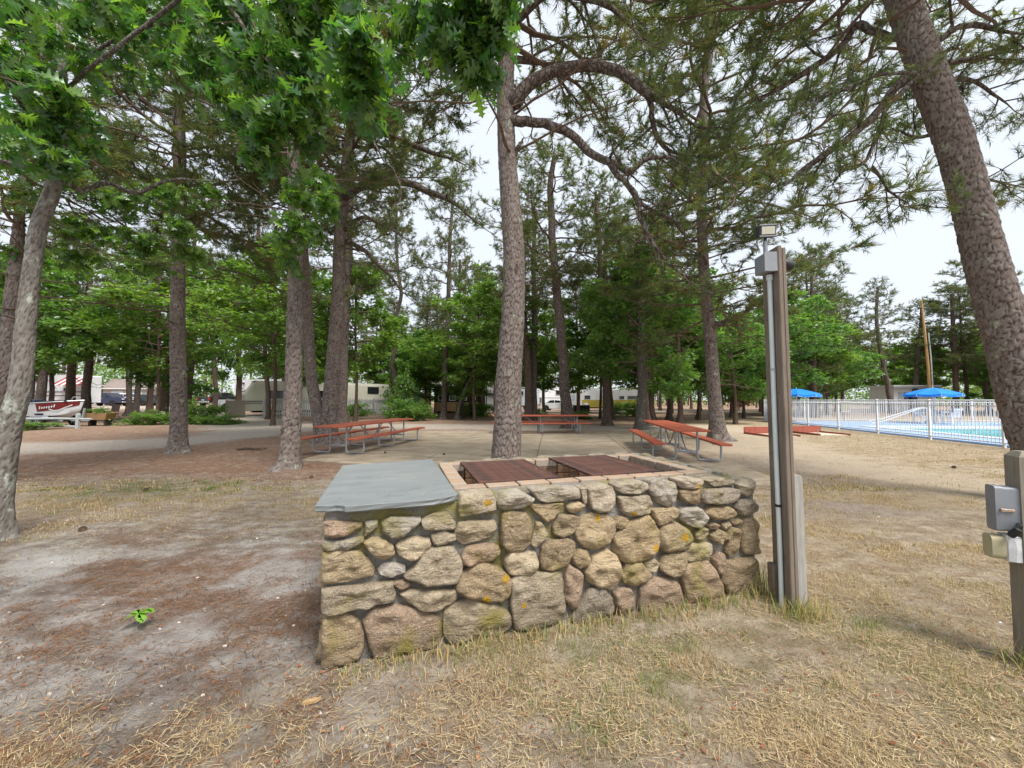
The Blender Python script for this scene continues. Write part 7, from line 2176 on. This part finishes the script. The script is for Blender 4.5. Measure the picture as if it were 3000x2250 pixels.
# sedan and car
sed_body = [(.0, .5), (.1, .30), (.52, .28), (.60, .58), (1.16, .58), (1.26, .26), (3.35, .26), (3.45, .58), (4.02, .58), (4.12, .28), (4.62, .34), (4.68, .62), (4.45, .82), (3.45, .97), (1.0, .98), (.05, .98), (.0, .85)]
sed_cab = [(.55, .95), (3.55, .94), (2.72, 1.40), (1.9, 1.46), (1.25, 1.42)]
sed_gl = [[(.95, 1.02), (1.95, 1.02), (1.95, 1.37), (1.35, 1.34)], [(2.03, 1.02), (3.15, 1.02), (2.62, 1.33), (2.03, 1.37)]]
vehicle('sedan_car', 'white sedan parked before the fifth wheel trailer', 'car', (4.0, 51.6, 0), -.30, sed_body, (.78, .72), sed_cab, 4.68, 1.82, M_CARWHITE, .33, (.19, .80), sed_gl)
suv_body = [(.0, .5), (.62, .40), (.70, .68), (1.28, .68), (1.38, .36), (3.3, .36), (3.4, .68), (3.98, .68), (4.08, .38), (4.55, .45), (4.6, .85), (4.4, 1.03), (3.4, 1.10), (.02, 1.10)]
suv_cab = [(.03, 1.08), (3.5, 1.09), (2.75, 1.64), (.35, 1.68)]
suv_gl = [[(.4, 1.18), (1.6, 1.18), (1.6, 1.56), (.55, 1.57)], [(1.68, 1.18), (3.05, 1.18), (2.62, 1.54), (1.68, 1.56)]]
vehicle('estate_car', 'dark green car glimpsed between the fern patch pines', 'car', (-55.0, 56.0, gz(-53, 56)), .1, suv_body, (.9, .82), suv_cab, 4.6, 1.85, paint('dark_green_paint', (.02, .035, .035)), .36, (.2, .8), suv_gl)

# ================================================================ the boat on its trailer
M_HULL = plain('boat_hull_paint', (.66, .68, .69), (.60, .62, .64), 1.5, .35, .4, 0)
M_HULLRED = plain('boat_red_panel', (.20, .03, .03), None, 3, .4)
M_NAVYS = plain('boat_navy_stripe', (.05, .055, .09), None, 3, .4)
bt = thing('fishing_boat', 'white fishing boat with red bow panel and black outboard motor', 'boat', (-27.0, 20.6, gz(-25, 20)), .05)
BLn = 3.45
st = np.linspace(0, 1, 22)


def hull_pt(u, v_):
    """u along the boat (0 = stern), v from keel (0) to gunwale (1)"""
    hw = .92 * (1 - max(0, (u - .45) / .55) ** 2.2)
    keel = .42 + .38 * max(0, (u - .72) / .28) ** 2.0
    sheer = 1.24 + .20 * u ** 2.0
    x = BLn * (u * (.93 + .07 * v_))
    prof = min(1, v_ / .38) * .74 if v_ < .38 else .74 + .26 * ((v_ - .38) / .62)
    z = keel + (sheer - keel) * (.22 * v_ / .38 if v_ < .38 else .22 + .78 * (v_ - .38) / .62)
    return (x, hw * prof, z)


vv = []; ff = []; rows = [0, .2, .38, .55, .75, .9, 1.0]; nr = len(rows)
for sd in (-1, 1):
    for u in st:
        for v_ in rows:
            p = hull_pt(u, v_); vv.append((p[0], sd * p[1], p[2]))
for s in range(2):
    b = s * len(st) * nr
    for i in range(len(st) - 1):
        for j in range(nr - 1):
            ff.append((b + i * nr + j, b + (i + 1) * nr + j, b + (i + 1) * nr + j + 1, b + i * nr + j + 1))
h_ = len(st) * nr
for j in range(nr - 1): ff.append((j, j + 1, h_ + j + 1, h_ + j))
MB().add(vv, ff).build('hull', M_HULL, bt, True)


def hull_patch(nm, m, u0, u1, va, vb, sd=-1, off=.014, nu=14):
    """a painted panel lying on the hull side; va, vb may be functions of u"""
    v2 = []; f2 = []
    for i in range(nu + 1):
        u = u0 + (u1 - u0) * i / nu
        for f in (va, vb):
            q = f((u - u0) / (u1 - u0)) if callable(f) else f
            p = hull_pt(u, q); v2.append((p[0], sd * (p[1] + off), p[2]))
        for f in (va, vb):
            q = f((u - u0) / (u1 - u0)) if callable(f) else f
            p = hull_pt(u, q); v2.append((p[0], sd * (p[1] + off - .01), p[2]))
    for i in range(nu):
        a = i * 4; b = a + 4
        f2 += [(a, b, b + 1, a + 1), (a + 2, a + 3, b + 3, b + 2), (a, a + 2, b + 2, b), (a + 1, b + 1, b + 3, a + 3)]
    MB().add(v2, f2).build(nm, m, bt, True)


hull_patch('red_panel', M_HULLRED, .56, .975, lambda t: .58 + .12 * t, lambda t: .97)
hull_patch('navy_stripe', M_NAVYS, .02, .24, .60, lambda t: .72 - .03 * t)
hull_patch('arrow_stripe', M_FRAME, .70, .78, lambda t: .66 - .12 * t, lambda t: .72 - .14 * t, off=.02)
hull_patch('arrow_stripe', M_FRAME, .78, .92, lambda t: .54 + .22 * t, lambda t: .60 + .22 * t, off=.02)
hull_patch('hull_vent', M_BLACK, .52, .63, .42, .50)
gp = [hull_pt(u, 1.0) for u in st]
for sd in (-1, 1): MB().tube([(p[0], sd * p[1], p[2]) for p in gp], .028, 6).build('gunwale', M_ALU, bt, True)
MB().add([(p[0], sd * p[1] * .96, p[2] - .06) for p in gp for sd in (-1, 1)], [(2 * i, 2 * i + 1, 2 * i + 3, 2 * i + 2) for i in range(len(gp) - 1)]).build('deck', M_BLACK, bt)
MB().prism([(1.5, 1.2), (1.8, 1.40), (2.9, 1.46), (3.05, 1.38)], -.5, .5, 'y').build('bow_cover', M_BLACK, bt)
for x in (.7, 1.25): MB().box((x, 0, 1.28), (.45, .5, .12), ch=.03).box((x - .2, 0, 1.38), (.1, .46, .22), ch=.03).build('seat', M_NAVYS, bt)
MB().tube(rounded([(2.9, -.12, 1.36), (2.98, -.12, 1.62), (3.2, -.1, 1.62), (3.22, -.1, 1.42)], .05), .02, 6).build('trolling_motor', M_ALU, bt, True)


def text_on_hull(s, u, v_, size, m, sh=0.0, nm='lettering'):
    cu = bpy.data.curves.new(nm, 'FONT'); cu.body = s; cu.size = size; cu.extrude = .003; cu.shear = sh
    cu.materials.append(m)
    o = bpy.data.objects.new(nm, cu); COL.objects.link(o); o.parent = bt
    p = hull_pt(u, v_); q = hull_pt(u + .12, v_); up_ = hull_pt(u, v_ + .1)
    X = Vector((q[0] - p[0], -(q[1] - p[1]), q[2] - p[2])).normalized()
    Z = Vector((up_[0] - p[0], -(up_[1] - p[1]), up_[2] - p[2])).normalized()
    N_ = X.cross(Z).normalized(); Z = N_.cross(X)
    M_ = Matrix((X, Z, N_)).transposed().to_4x4(); M_.translation = Vector((p[0], -(p[1] + .028), p[2]))
    o.matrix_local = M_
    bpy.context.view_layer.update()
    me = bpy.data.meshes.new_from_object(o.evaluated_get(bpy.context.evaluated_depsgraph_get()))
    bpy.data.objects.remove(o)
    o = obj(nm, me, bt); o.matrix_local = M_


text_on_hull('M2LY', .30, .66, .17, M_BLACK)
for k in range(7):                                            # slanted script on the red panel, too small to read
    a = hull_pt(.60 + k * .026, .70 + .01 * k); b = hull_pt(.61 + k * .026, (.82 if k in (0, 6) else .78) + .01 * k)
    MB().bar((a[0], -(a[1] + .022), a[2]), (b[0], -(b[1] + .022), b[2]), .055, .012, up=(0, 1, 0)).build('lettering', M_FRAME, bt)
# outboard
ob = thing('outboard_motor', 'black outboard motor on the stern of the fishing boat', 'motor', (-27.15, 20.6, gz(-25, 20)), .05)
MB().prism([(-.62, 1.15), (-.1, 1.15), (-.02, 1.35), (-.12, 1.52), (-.5, 1.56), (-.66, 1.42)], -.19, .19, 'y').build('cowl', M_BLACK, ob, True)
MB().prism([(-.5, .30), (-.2, .30), (-.16, 1.15), (-.48, 1.15)], -.09, .09, 'y').build('leg', M_BLACK, ob)
MB().prism([(-.72, .36), (-.1, .36), (-.1, .40), (-.72, .40)], -.16, .16, 'y').build('plate', M_BLACK, ob)
for k in range(3):
    a = k * 2 * PI / 3
    MB().bar((-.55, 0, .22), (-.58, .17 * math.cos(a), .22 + .17 * math.sin(a)), .09, .012).build('blade', M_ALU, ob)
MB().prism([(-.5, .18), (-.2, .20), (-.2, .30), (-.5, .30)], -.05, .05, 'y').build('gearcase', M_BLACK, ob)
# road trailer for the boat
tl = thing('boat_trailer', 'dark low road trailer carrying the fishing boat', 'trailer', (-27.0, 20.6, gz(-25, 20)), .05)
for sy in (-.5, .5): MB().bar((.2, sy, .36), (2.8, sy * .8, .36), .06, .1).build('beam', M_STEEL, tl)
MB().bar((2.8, 0, .36), (3.75, 0, .36), .07, .1).build('tongue', M_STEEL, tl)
MB().bar((2.1, -.9, .33), (2.1, .9, .33), .07, .07).build('axle', M_BLACK, tl)
for sy in (-.85, .85):
    wheel(tl, 2.1, sy, .29, .29, .18)
    MB().prism([(1.7, .42), (1.8, .62), (2.4, .62), (2.5, .42), (2.46, .42), (2.37, .58), (1.83, .58), (1.74, .42)], sy - .12, sy + .12, 'y').build('fender', M_STEEL, tl)
    MB().bar((.4, sy * .6, .42), (2.7, sy * .55, .46), .1, .05).build('bunk', M_BLACK, tl)
MB().box((.1, .6, .42), (.06, .2, .1)).box((.1, -.6, .42), (.06, .2, .1)).build('tail_light', M_RED, tl)
MB().bar((3.4, 0, .36), (3.5, 0, 1.0), .06, .08).build('winch_post', M_STEEL, tl)

# planter and folding chair near the boat
pn = thing('planter', 'brown wooden planter of green leaves beside the bow of the boat', 'planter', (-23.2, 21.3, gz(-22, 20)), .1)
MB().add([(-.45, -.25, .35), (.45, -.25, .35), (.45, .25, .35), (-.45, .25, .35), (-.62, -.36, .72), (.62, -.36, .72), (.62, .36, .72), (-.62, .36, .72)],
         [(0, 1, 2, 3)[::-1], (0, 1, 5, 4), (1, 2, 6, 5), (2, 3, 7, 6), (3, 0, 4, 7), (4, 5, 6, 7)]).build('box', M_TANBOARD, pn)
for sx in (-.4, .4): MB().bar((sx, 0, 0), (sx, 0, .36), .08, .4).build('leg', M_DARKBOARD, pn)
o = obj('foliage', SHRUBS[1][1], pn); o.location = (0, 0, .66); o.scale = (.5, .35, .25)
ch_ = thing('folding_chair', 'dark brown folding chair on the sandy drive before the blue pickup', 'chair', (-33.6, 31.8, gz(-33, 32)), .3)
MB().box((0, 0, .46), (.55, .5, .04), ch=.01).build('seat', M_AWR, ch_)
MB().bar((0, .24, .48), (0, .38, 1.05), .55, .03).build('backrest', M_BROWNSTRIPE, ch_)
for sx in (-.26, .26):
    MB().bar((sx, -.24, .46), (sx * 1.1, .3, 0), .025, .025).build('leg', M_BLACK, ch_)
    MB().bar((sx, .24, .46), (sx * 1.1, -.3, 0), .025, .025).build('leg', M_BLACK, ch_)

# ================================================================ small things on the ground
NEARLEAF = near_leaf(1.0, np.random.default_rng(3))


def seedling():
    t_ = thing('oak_seedling', 'bright green oak seedling with four leaves in the bare sand', 'seedling', (-2.44, 2.52, gz(-2.44, 2.52)))
    MB().tube([(0, 0, -.02), (.005, 0, .05), (0, .005, .105)], [.003, .0025, .002], 6).build('stem', plain('green_stem', (.16, .16, .06)), t_)
    gm = leaf_mat('seedling_leaf', trans=.4, gloss=.03)
    out = [(0, 0), (.16, .12), (.30, .32), (.36, .55), (.30, .66), (.34, .78), (.20, .86), (.12, .97), (0, 1)]
    for k, (az, L, el) in enumerate(((2.6, .082, .15), (.35, .085, .25), (-.5, .075, -.2), (3.5, .085, -.15))):
        vs = []; fs = []
        for sd in (0, 1, -1):
            for (x, y) in out: vs.append((x * sd * L, y * L, (.25 * abs(x) - .35 * y * y + el * y) * L))
        n = len(out)
        for h in (1, 2):
            for i in range(n - 1): fs.append((i, i + 1, h * n + i + 1, h * n + i))
        V = np.array(vs); F = np.array(fs); T = np.concatenate([F[:, [0, 1, 2]], F[:, [0, 2, 3]]])
        me = big_mesh('leaf', V, T, gm, dict(col=np.tile([.20, .42, .05], (len(V), 1))), True)
        o = obj('leaf', me, t_); o.location = (0, 0, .10); o.rotation_euler = (0, 0, az - PI / 2)


seedling()
M_CONE = plain('pine_cone_brown', (.10, .065, .045), (.16, .11, .08), 20, .9)


def cone_mesh():
    m = MB()
    m.lathe([(.004, 0), (.014, .008), (.018, .025), (.012, .045), (.003, .058)], 8)
    for k in range(26):
        a = k * 2.4; z = .006 + k * .0018; rr = .018 * math.sin(PI * (.2 + .7 * k / 26)) + .004
        p = Vector((rr * .6 * math.cos(a), rr * .6 * math.sin(a), z)); q = p + Vector((math.cos(a) * .016, math.sin(a) * .016, .006))
        m.bar(p, q, .013, .003)
    return m.mesh('pine_cone', M_CONE)


CONE = cone_mesh()
for (x, y, lab) in [(-1.75, 9.9, 'pine cone on the pad left of the central pine'), (-4.9, 4.35, 'pine cone on the dry grass left of the barbecue, the nearest'), (-6.0, 6.2, 'pine cone in the dry grass far left'), (-3.8, 7.2, 'pine cone on orange needles left of the barbecue'),
                    (-2.1, 4.6, 'dark pine cone between slab and grass'), (9.5, 8.2, 'pine cone on the sandy track at the right'), (-3.4, 10.2, 'pine cone under the near end of the left picnic table')]:
    o = obj('pine_cone', CONE); o.location = (x, y, gz(x, y) + .02 + (.035 if 9 < y < 16 and abs(x) < 4 else 0)); o.rotation_euler = (1.5, rnd.uniform(-.3, .3), rnd.uniform(0, 6)); o.scale = (1.2,) * 3
    tag(o, lab, 'pine cone', 'pine cones on the ground')
st_ = thing('fallen_stick', 'short dark fallen stick on the needles right of the roadside pine', 'stick', (-8.0, 11.0, gz(-8, 11) + .03), .2)
MB().tube([(0, 0, 0), (.25, .03, .02), (.55, 0, .0), (.8, .02, .015)], [.03, .035, .028, .015], 7).build('stick', BARK_DARK, st_, True)
chp = thing('wood_chip', 'split piece of pale wood on the sand at the left front corner of the barbecue', 'wood', (-.98, 1.90, gz(-.98, 1.9) + .012), .35)
MB().prism([(-.04, -.008), (.02, -.014), (.045, 0), (.015, .010), (-.03, .008)], -.006, .006, 'z').build('chip', M_TANBOARD, chp)

# ================================================================ grass, needles and grit on the ground
PADPOLY = [(p.x, p.y) for p in PADQ]


def in_quad(x, y, Q):
    ok = np.ones(len(x), bool)
    for (ax, ay), (bx, by) in zip(Q, Q[1:] + Q[:1]):
        ok &= (bx - ax) * (y - ay) - (by - ay) * (x - ax) > 0
    return ok


def in_bbq(x, y, mg=0.0):
    dx, dy = x + 1.044, y - 2.095
    s = dx * .9593 + dy * .2825; t = -dx * .2825 + dy * .9593
    return (s > -mg) & (s < 3.08 + mg) & (t > -.02 - mg) & (t < 1.55 + mg)


STRAW = leaf_mat('dry_grass', trans=.25, gloss=0)


def scatter(n, ylo, yhi, seed, dens, power=1.0, xlim=1.75):
    """random ground points in front of the viewer, thinned by dens(fields)"""
    r = np.random.default_rng(seed)
    y = ylo + (yhi - ylo) * r.random(n) ** power
    x = r.uniform(-1, 1, n) * (y * xlim + .6)
    f = fields(x, y)
    k = (r.random(n) < dens(x, y, f)) & ~in_bbq(x, y) & ~in_quad(x, y, PADPOLY)
    return r, x[k], y[k], {q: v[k] for q, v in f.items()}


def clump(x, y, s, sc=3.0):
    return fbm(x * sc, y * sc, s, 3)


def grass(name, n, ylo, yhi, seed, hmin, hmax, wd, power, label, flat=.75):
    r, x, y, f = scatter(n, ylo, yhi, seed, lambda x, y, f: np.clip(f['straw'] * 1.15 + f['green'] * .7 + .035, 0, 1) * sstep(.33, .64, clump(x, y, 71, 2.2) * .5 + clump(x, y, 72, 7) * .5) * (1 - .85 * f['litter'] * (f['straw'] < .3)), power)
    m = len(x)
    z = ground_z(x, y)
    L = r.uniform(hmin, hmax, m) * (.25 + 1.5 * clump(x, y, 75, 4) ** 1.5) * np.where(r.random(m) < .04, 1.7, 1.0) * (.35 + .75 * np.clip(f['straw'] + f['green'], 0, 1))
    az = r.uniform(0, 2 * PI, m); lean = np.abs(r.normal(flat, .45, m))
    dx, dy = np.cos(az), np.sin(az)
    sx, sy = -dy * wd * .5, dx * wd * .5
    p0 = np.stack([x, y, z - .006], 1)
    l1 = lean * .5; l2 = lean * 1.15
    p1 = p0 + np.stack([dx * np.sin(l1), dy * np.sin(l1), np.cos(l1)], 1) * (L * .55)[:, None]
    p2 = p1 + np.stack([dx * np.sin(l2), dy * np.sin(l2), np.maximum(np.cos(l2), -.1)], 1) * (L * .45)[:, None]
    p2[:, 2] = np.maximum(p2[:, 2], z + .003)
    s = np.stack([sx, sy, sx * 0], 1)
    V = np.stack([p0 - s, p0 + s, p1 - s * .75, p1 + s * .75, p2], 1).reshape(-1, 3)
    i = np.arange(m) * 5
    F = np.concatenate([np.stack([i, i + 1, i + 3], 1), np.stack([i, i + 3, i + 2], 1), np.stack([i + 2, i + 3, i + 4], 1)])
    g = np.clip(f['green'] * 2.2 * sstep(.36, .6, clump(x, y, 91, 5)) + .30 * sstep(.50, .66, clump(x, y, 93, 2.2)) * (y < 9), 0, 1)
    isg = (r.random(m) < g)[:, None]
    c = np.array([(.52, .40, .235), (.44, .32, .18), (.58, .475, .31), (.36, .25, .15)])[r.integers(0, 4, m)]
    cg = np.array([(.22, .25, .085), (.16, .22, .065), (.28, .28, .11)])[r.integers(0, 3, m)]
    c = np.where(isg, cg, c) * r.uniform(.75, 1.2, (m, 1))
    o = obj(name, big_mesh(name, V, F, STRAW, dict(col=np.repeat(c, 5, 0))))
    tag(o, label, 'grass', kind='stuff')
    return m


ng = grass('dry_grass', 300000, 1.25, 6.2, 21, .02, .065, .0026, 1.25, 'dry straw coloured grass with green tufts in the foreground')
ng += grass('dry_grass', 170000, 6.2, 26, 22, .03, .065, .011, 1.5, 'dry yellowish grass farther back in the clearing')


ng += grass('dry_grass', 150000, 3.6, 9.5, 23, .025, .075, .0065, 1.0, 'dry straw grass in the middle of the clearing')


def grass_skirt():
    """longer blades left uncut along the foot of the barbecue and posts"""
    r = np.random.default_rng(4); V = []; C = []
    spots = []
    for i in range(900):
        s = r.uniform(.1, 3.05); tt_ = -abs(r.normal(.03, .05)) - .05
        spots.append((-1.044 + s * .9593 - tt_ * -.2825 * -1, 2.095 + s * .2825 + tt_ * .9593, r.uniform(.04, .13 if s > .6 else .07)))
    for i in range(260): spots.append((1.99 + r.normal(0, .09), 2.66 + r.normal(-.02, .06), r.uniform(.05, .20)))
    for i in range(200): spots.append((2.88 + r.normal(0, .10), 2.12 + r.normal(-.03, .06), r.uniform(.06, .22)))
    for i in range(160): spots.append((1.86 + r.normal(0, .06), 2.93 + r.normal(0, .06), r.uniform(.08, .30)))
    n = 0; F = []
    for (x, y, L) in spots:
        z = gz(x, y); az = r.uniform(0, 6.28); ln_ = abs(r.normal(.35, .3)); d = np.array([math.cos(az), math.sin(az), 0]); s = np.array([-d[1], d[0], 0]) * .002
        p = np.array([x, y, z - .005]); P = [p]
        for k in range(3):
            a = ln_ * (k + .6) * .75; p = p + (d * math.sin(a) + np.array([0, 0, max(math.cos(a), -.2)])) * L / 3; P.append(p)
        V += [P[0] - s, P[0] + s, P[1] - s, P[1] + s, P[2] - s * .7, P[2] + s * .7, P[3]]
        F += [(n, n + 1, n + 3), (n, n + 3, n + 2), (n + 2, n + 3, n + 5), (n + 2, n + 5, n + 4), (n + 4, n + 5, n + 6)]; n += 7
        c = np.array([(.54, .42, .22), (.46, .33, .16), (.20, .26, .08), (.27, .30, .11)])[r.integers(0, 4)] * r.uniform(.8, 1.2)
        C += [c] * 7
    o = obj('grass_skirt', big_mesh('grass_skirt', np.array(V), np.array(F), STRAW, dict(col=np.array(C))))
    tag(o, 'long uncut grass blades along the foot of the barbecue and posts', 'grass', kind='stuff')


grass_skirt()


def fallen(name, n, ylo, yhi, seed, L0, L1, wd, cols, dens, power, label, up=.012, one=False):
    """thin pieces lying on the ground: fallen needles, straw, chips"""
    r, x, y, f = scatter(n, ylo, yhi, seed, dens, power)
    m = len(x); z = ground_z(x, y)
    az = r.uniform(0, 2 * PI, m); L = r.uniform(L0, L1, m); b = r.normal(0, .35, m)
    d = np.stack([np.cos(az), np.sin(az), r.normal(0, .10, m)], 1); d2 = np.stack([np.cos(az + b), np.sin(az + b), r.normal(-.02, .08, m)], 1)
    w_ = wd * r.uniform(.7, 1.3, m)
    s = np.stack([-np.sin(az), np.cos(az), 0 * az], 1) * (w_ * .5)[:, None]
    p0 = np.stack([x, y, z + r.uniform(.003, up, m)], 1); p1 = p0 + d * (L * .5)[:, None]; p2 = p1 + d2 * (L * .5)[:, None]
    h = np.array([0, 0, 1.]) * (w_ * .35)[:, None]
    V = np.stack([p0 - s, p0 + s, p1 - s + h, p1 + s + h, p2], 1).reshape(-1, 3); i = np.arange(m) * 5
    F = np.concatenate([np.stack([i, i + 1, i + 3], 1), np.stack([i, i + 3, i + 2], 1), np.stack([i + 2, i + 3, i + 4], 1)])
    c = np.array(cols)[r.integers(0, len(cols), m)] * r.uniform(.7, 1.25, (m, 1))
    k = 5
    if one:                                                  # straight slivers
        V = np.stack([p0 - s, p0 + s, p2 + h], 1).reshape(-1, 3); F = np.arange(3 * m).reshape(-1, 3); k = 3
    o = obj(name, big_mesh(name, V, F, STRAW, dict(col=np.repeat(c, k, 0))))
    tag(o, label, 'litter', kind='stuff')


NC = [(.30, .12, .055), (.38, .17, .07), (.22, .095, .05), (.33, .20, .11), (.16, .08, .05)]
NC2 = [(.28, .135, .07), (.35, .17, .08), (.17, .10, .065), (.31, .20, .125), (.12, .085, .062)]
fallen('pine_needle_litter', 300000, 1.25, 7.0, 31, .04, .10, .0026, NC2, lambda x, y, f: np.clip(.10 + .9 * f['litter'] + .75 * f['fl'] * sstep(.38, .58, clump(x, y, 55, 1.6)), 0, 1) * (1 - .85 * f['sandp']) * sstep(.25, .5, clump(x, y, 57, 4)), 1.2, 'fallen orange brown pine needles on the sand in the foreground', one=True)
fallen('pine_needle_litter', 80000, 7.0, 22, 32, .07, .15, .010, NC, lambda x, y, f: .04 + .8 * f['litter'], 1.4, 'fallen orange brown pine needles under the trees farther back', one=True)
fallen('straw_litter', 190000, 1.25, 6.0, 33, .03, .09, .003, [(.52, .40, .24), (.44, .33, .19), (.58, .47, .31), (.37, .28, .18)], lambda x, y, f: np.clip(.04 + .8 * f['straw'], 0, 1) * sstep(.3, .55, clump(x, y, 58, 3.5)), 1.2, 'broken dry stalks lying among the grass', .022, one=True)
fallen('leaf_scraps', 9000, 1.25, 9.0, 34, .012, .03, .011, [(.34, .12, .06), (.26, .10, .06), (.36, .18, .10), (.20, .12, .08)], lambda x, y, f: .22 + 0 * x, 1.3, 'small curled red brown leaf scraps and catkins on the ground', .02)
fallen('bark_chips', 30000, 1.25, 13.0, 35, .006, .028, .008, [(.14, .095, .075), (.22, .16, .125), (.09, .065, .055), (.32, .27, .225)], lambda x, y, f: .10 + .5 * f['fl'] + .8 * f['grit'] + .25 * f['litter'], 1.1, 'bark chips and dark crumbs scattered on the ground', .012, one=True)


def pebbles():
    r, x, y, f = scatter(9000, 1.25, 14, 36, lambda x, y, f: .10 + .5 * f['grit'] + .35 * f['road'] + .2 * f['fl'], 1.2)
    m = len(x); z = ground_z(x, y); k = 6
    R = .004 + .010 * r.random(m) ** 3
    R = np.where(r.random(m) < .015, r.uniform(.014, .028, m), R)
    a = np.arange(k) * 2 * PI / k
    jit = r.uniform(.7, 1.2, (m, k)); asp = r.uniform(.6, 1, (m, 1)); ph = r.uniform(0, 6, (m, 1))
    px = R[:, None] * jit * np.cos(a + ph); py = R[:, None] * jit * np.sin(a + ph) * asp
    base = np.stack([x[:, None] + px, y[:, None] + py, np.repeat((z - .001)[:, None], k, 1)], -1)
    mid = np.stack([x[:, None] + px * .85, y[:, None] + py * .85, np.repeat((z + R * .5)[:, None], k, 1)], -1)
    topp = np.stack([x, y, z + R * .75], -1)[:, None]
    V = np.concatenate([base, mid, topp], 1).reshape(-1, 3); i = (np.arange(m) * (2 * k + 1))[:, None]; q = np.arange(k)[None]
    q2 = (q + 1) % k
    F = np.concatenate([np.stack([i + q, i + q2, i + k + q2], -1).reshape(-1, 3), np.stack([i + q, i + k + q2, i + k + q], -1).reshape(-1, 3), np.stack([i + k + q, i + k + q2, i + 2 * k + 0 * q], -1).reshape(-1, 3)])
    c = np.array([(.50, .47, .43), (.36, .33, .30), (.58, .54, .48), (.28, .24, .21)])[r.integers(0, 4, m)] * r.uniform(.75, 1.2, (m, 1))
    t = NT('pebble_stone'); mm = t.bsdf(t.attr('col', 'Color'), .85, .25)
    o = obj('pebbles', big_mesh('pebbles', V, F, mm, dict(col=np.repeat(c, 2 * k + 1, 0)), True))
    tag(o, 'small pebbles and gravel strewn over sand and track', 'gravel', kind='stuff')


pebbles()


def pad_debris():
    """needles and sand blown over the pad and a moss strip along its near left edge"""
    r = np.random.default_rng(8); n = 9000
    u, v_ = r.random(n), r.random(n)
    k = r.random(n) < .25 + .75 * np.maximum(np.exp(-u / .12), np.exp(-v_ / .10)); u, v_ = u[k], v_[k]; n = len(u)
    q = [np.array(p) for p in PADQ]
    P = (q[0] * ((1 - u) * (1 - v_))[:, None] + q[1] * (u * (1 - v_))[:, None] + q[3] * ((1 - u) * v_)[:, None] + q[2] * (u * v_)[:, None])
    az = r.uniform(0, 6.28, n); L = r.uniform(.05, .13, n); w_ = .009
    d = np.stack([np.cos(az), np.sin(az), 0 * az], 1); s = np.stack([-np.sin(az), np.cos(az), 0 * az], 1) * w_ * .5
    p0 = np.concatenate([P, np.full((n, 1), .046)], 1)
    V = np.stack([p0 - s, p0 + s, p0 + d * L[:, None]], 1).reshape(-1, 3); F = np.arange(3 * n).reshape(-1, 3)
    c = np.array([(.26, .15, .08), (.18, .13, .08), (.36, .26, .15), (.16, .15, .06)])[r.integers(0, 4, n)]
    o = obj('pad_needles', big_mesh('pad_needles', V, F, STRAW, dict(col=np.repeat(c, 3, 0))))
    tag(o, 'dry needles blown onto the concrete pad', 'litter', kind='stuff')


pad_debris()
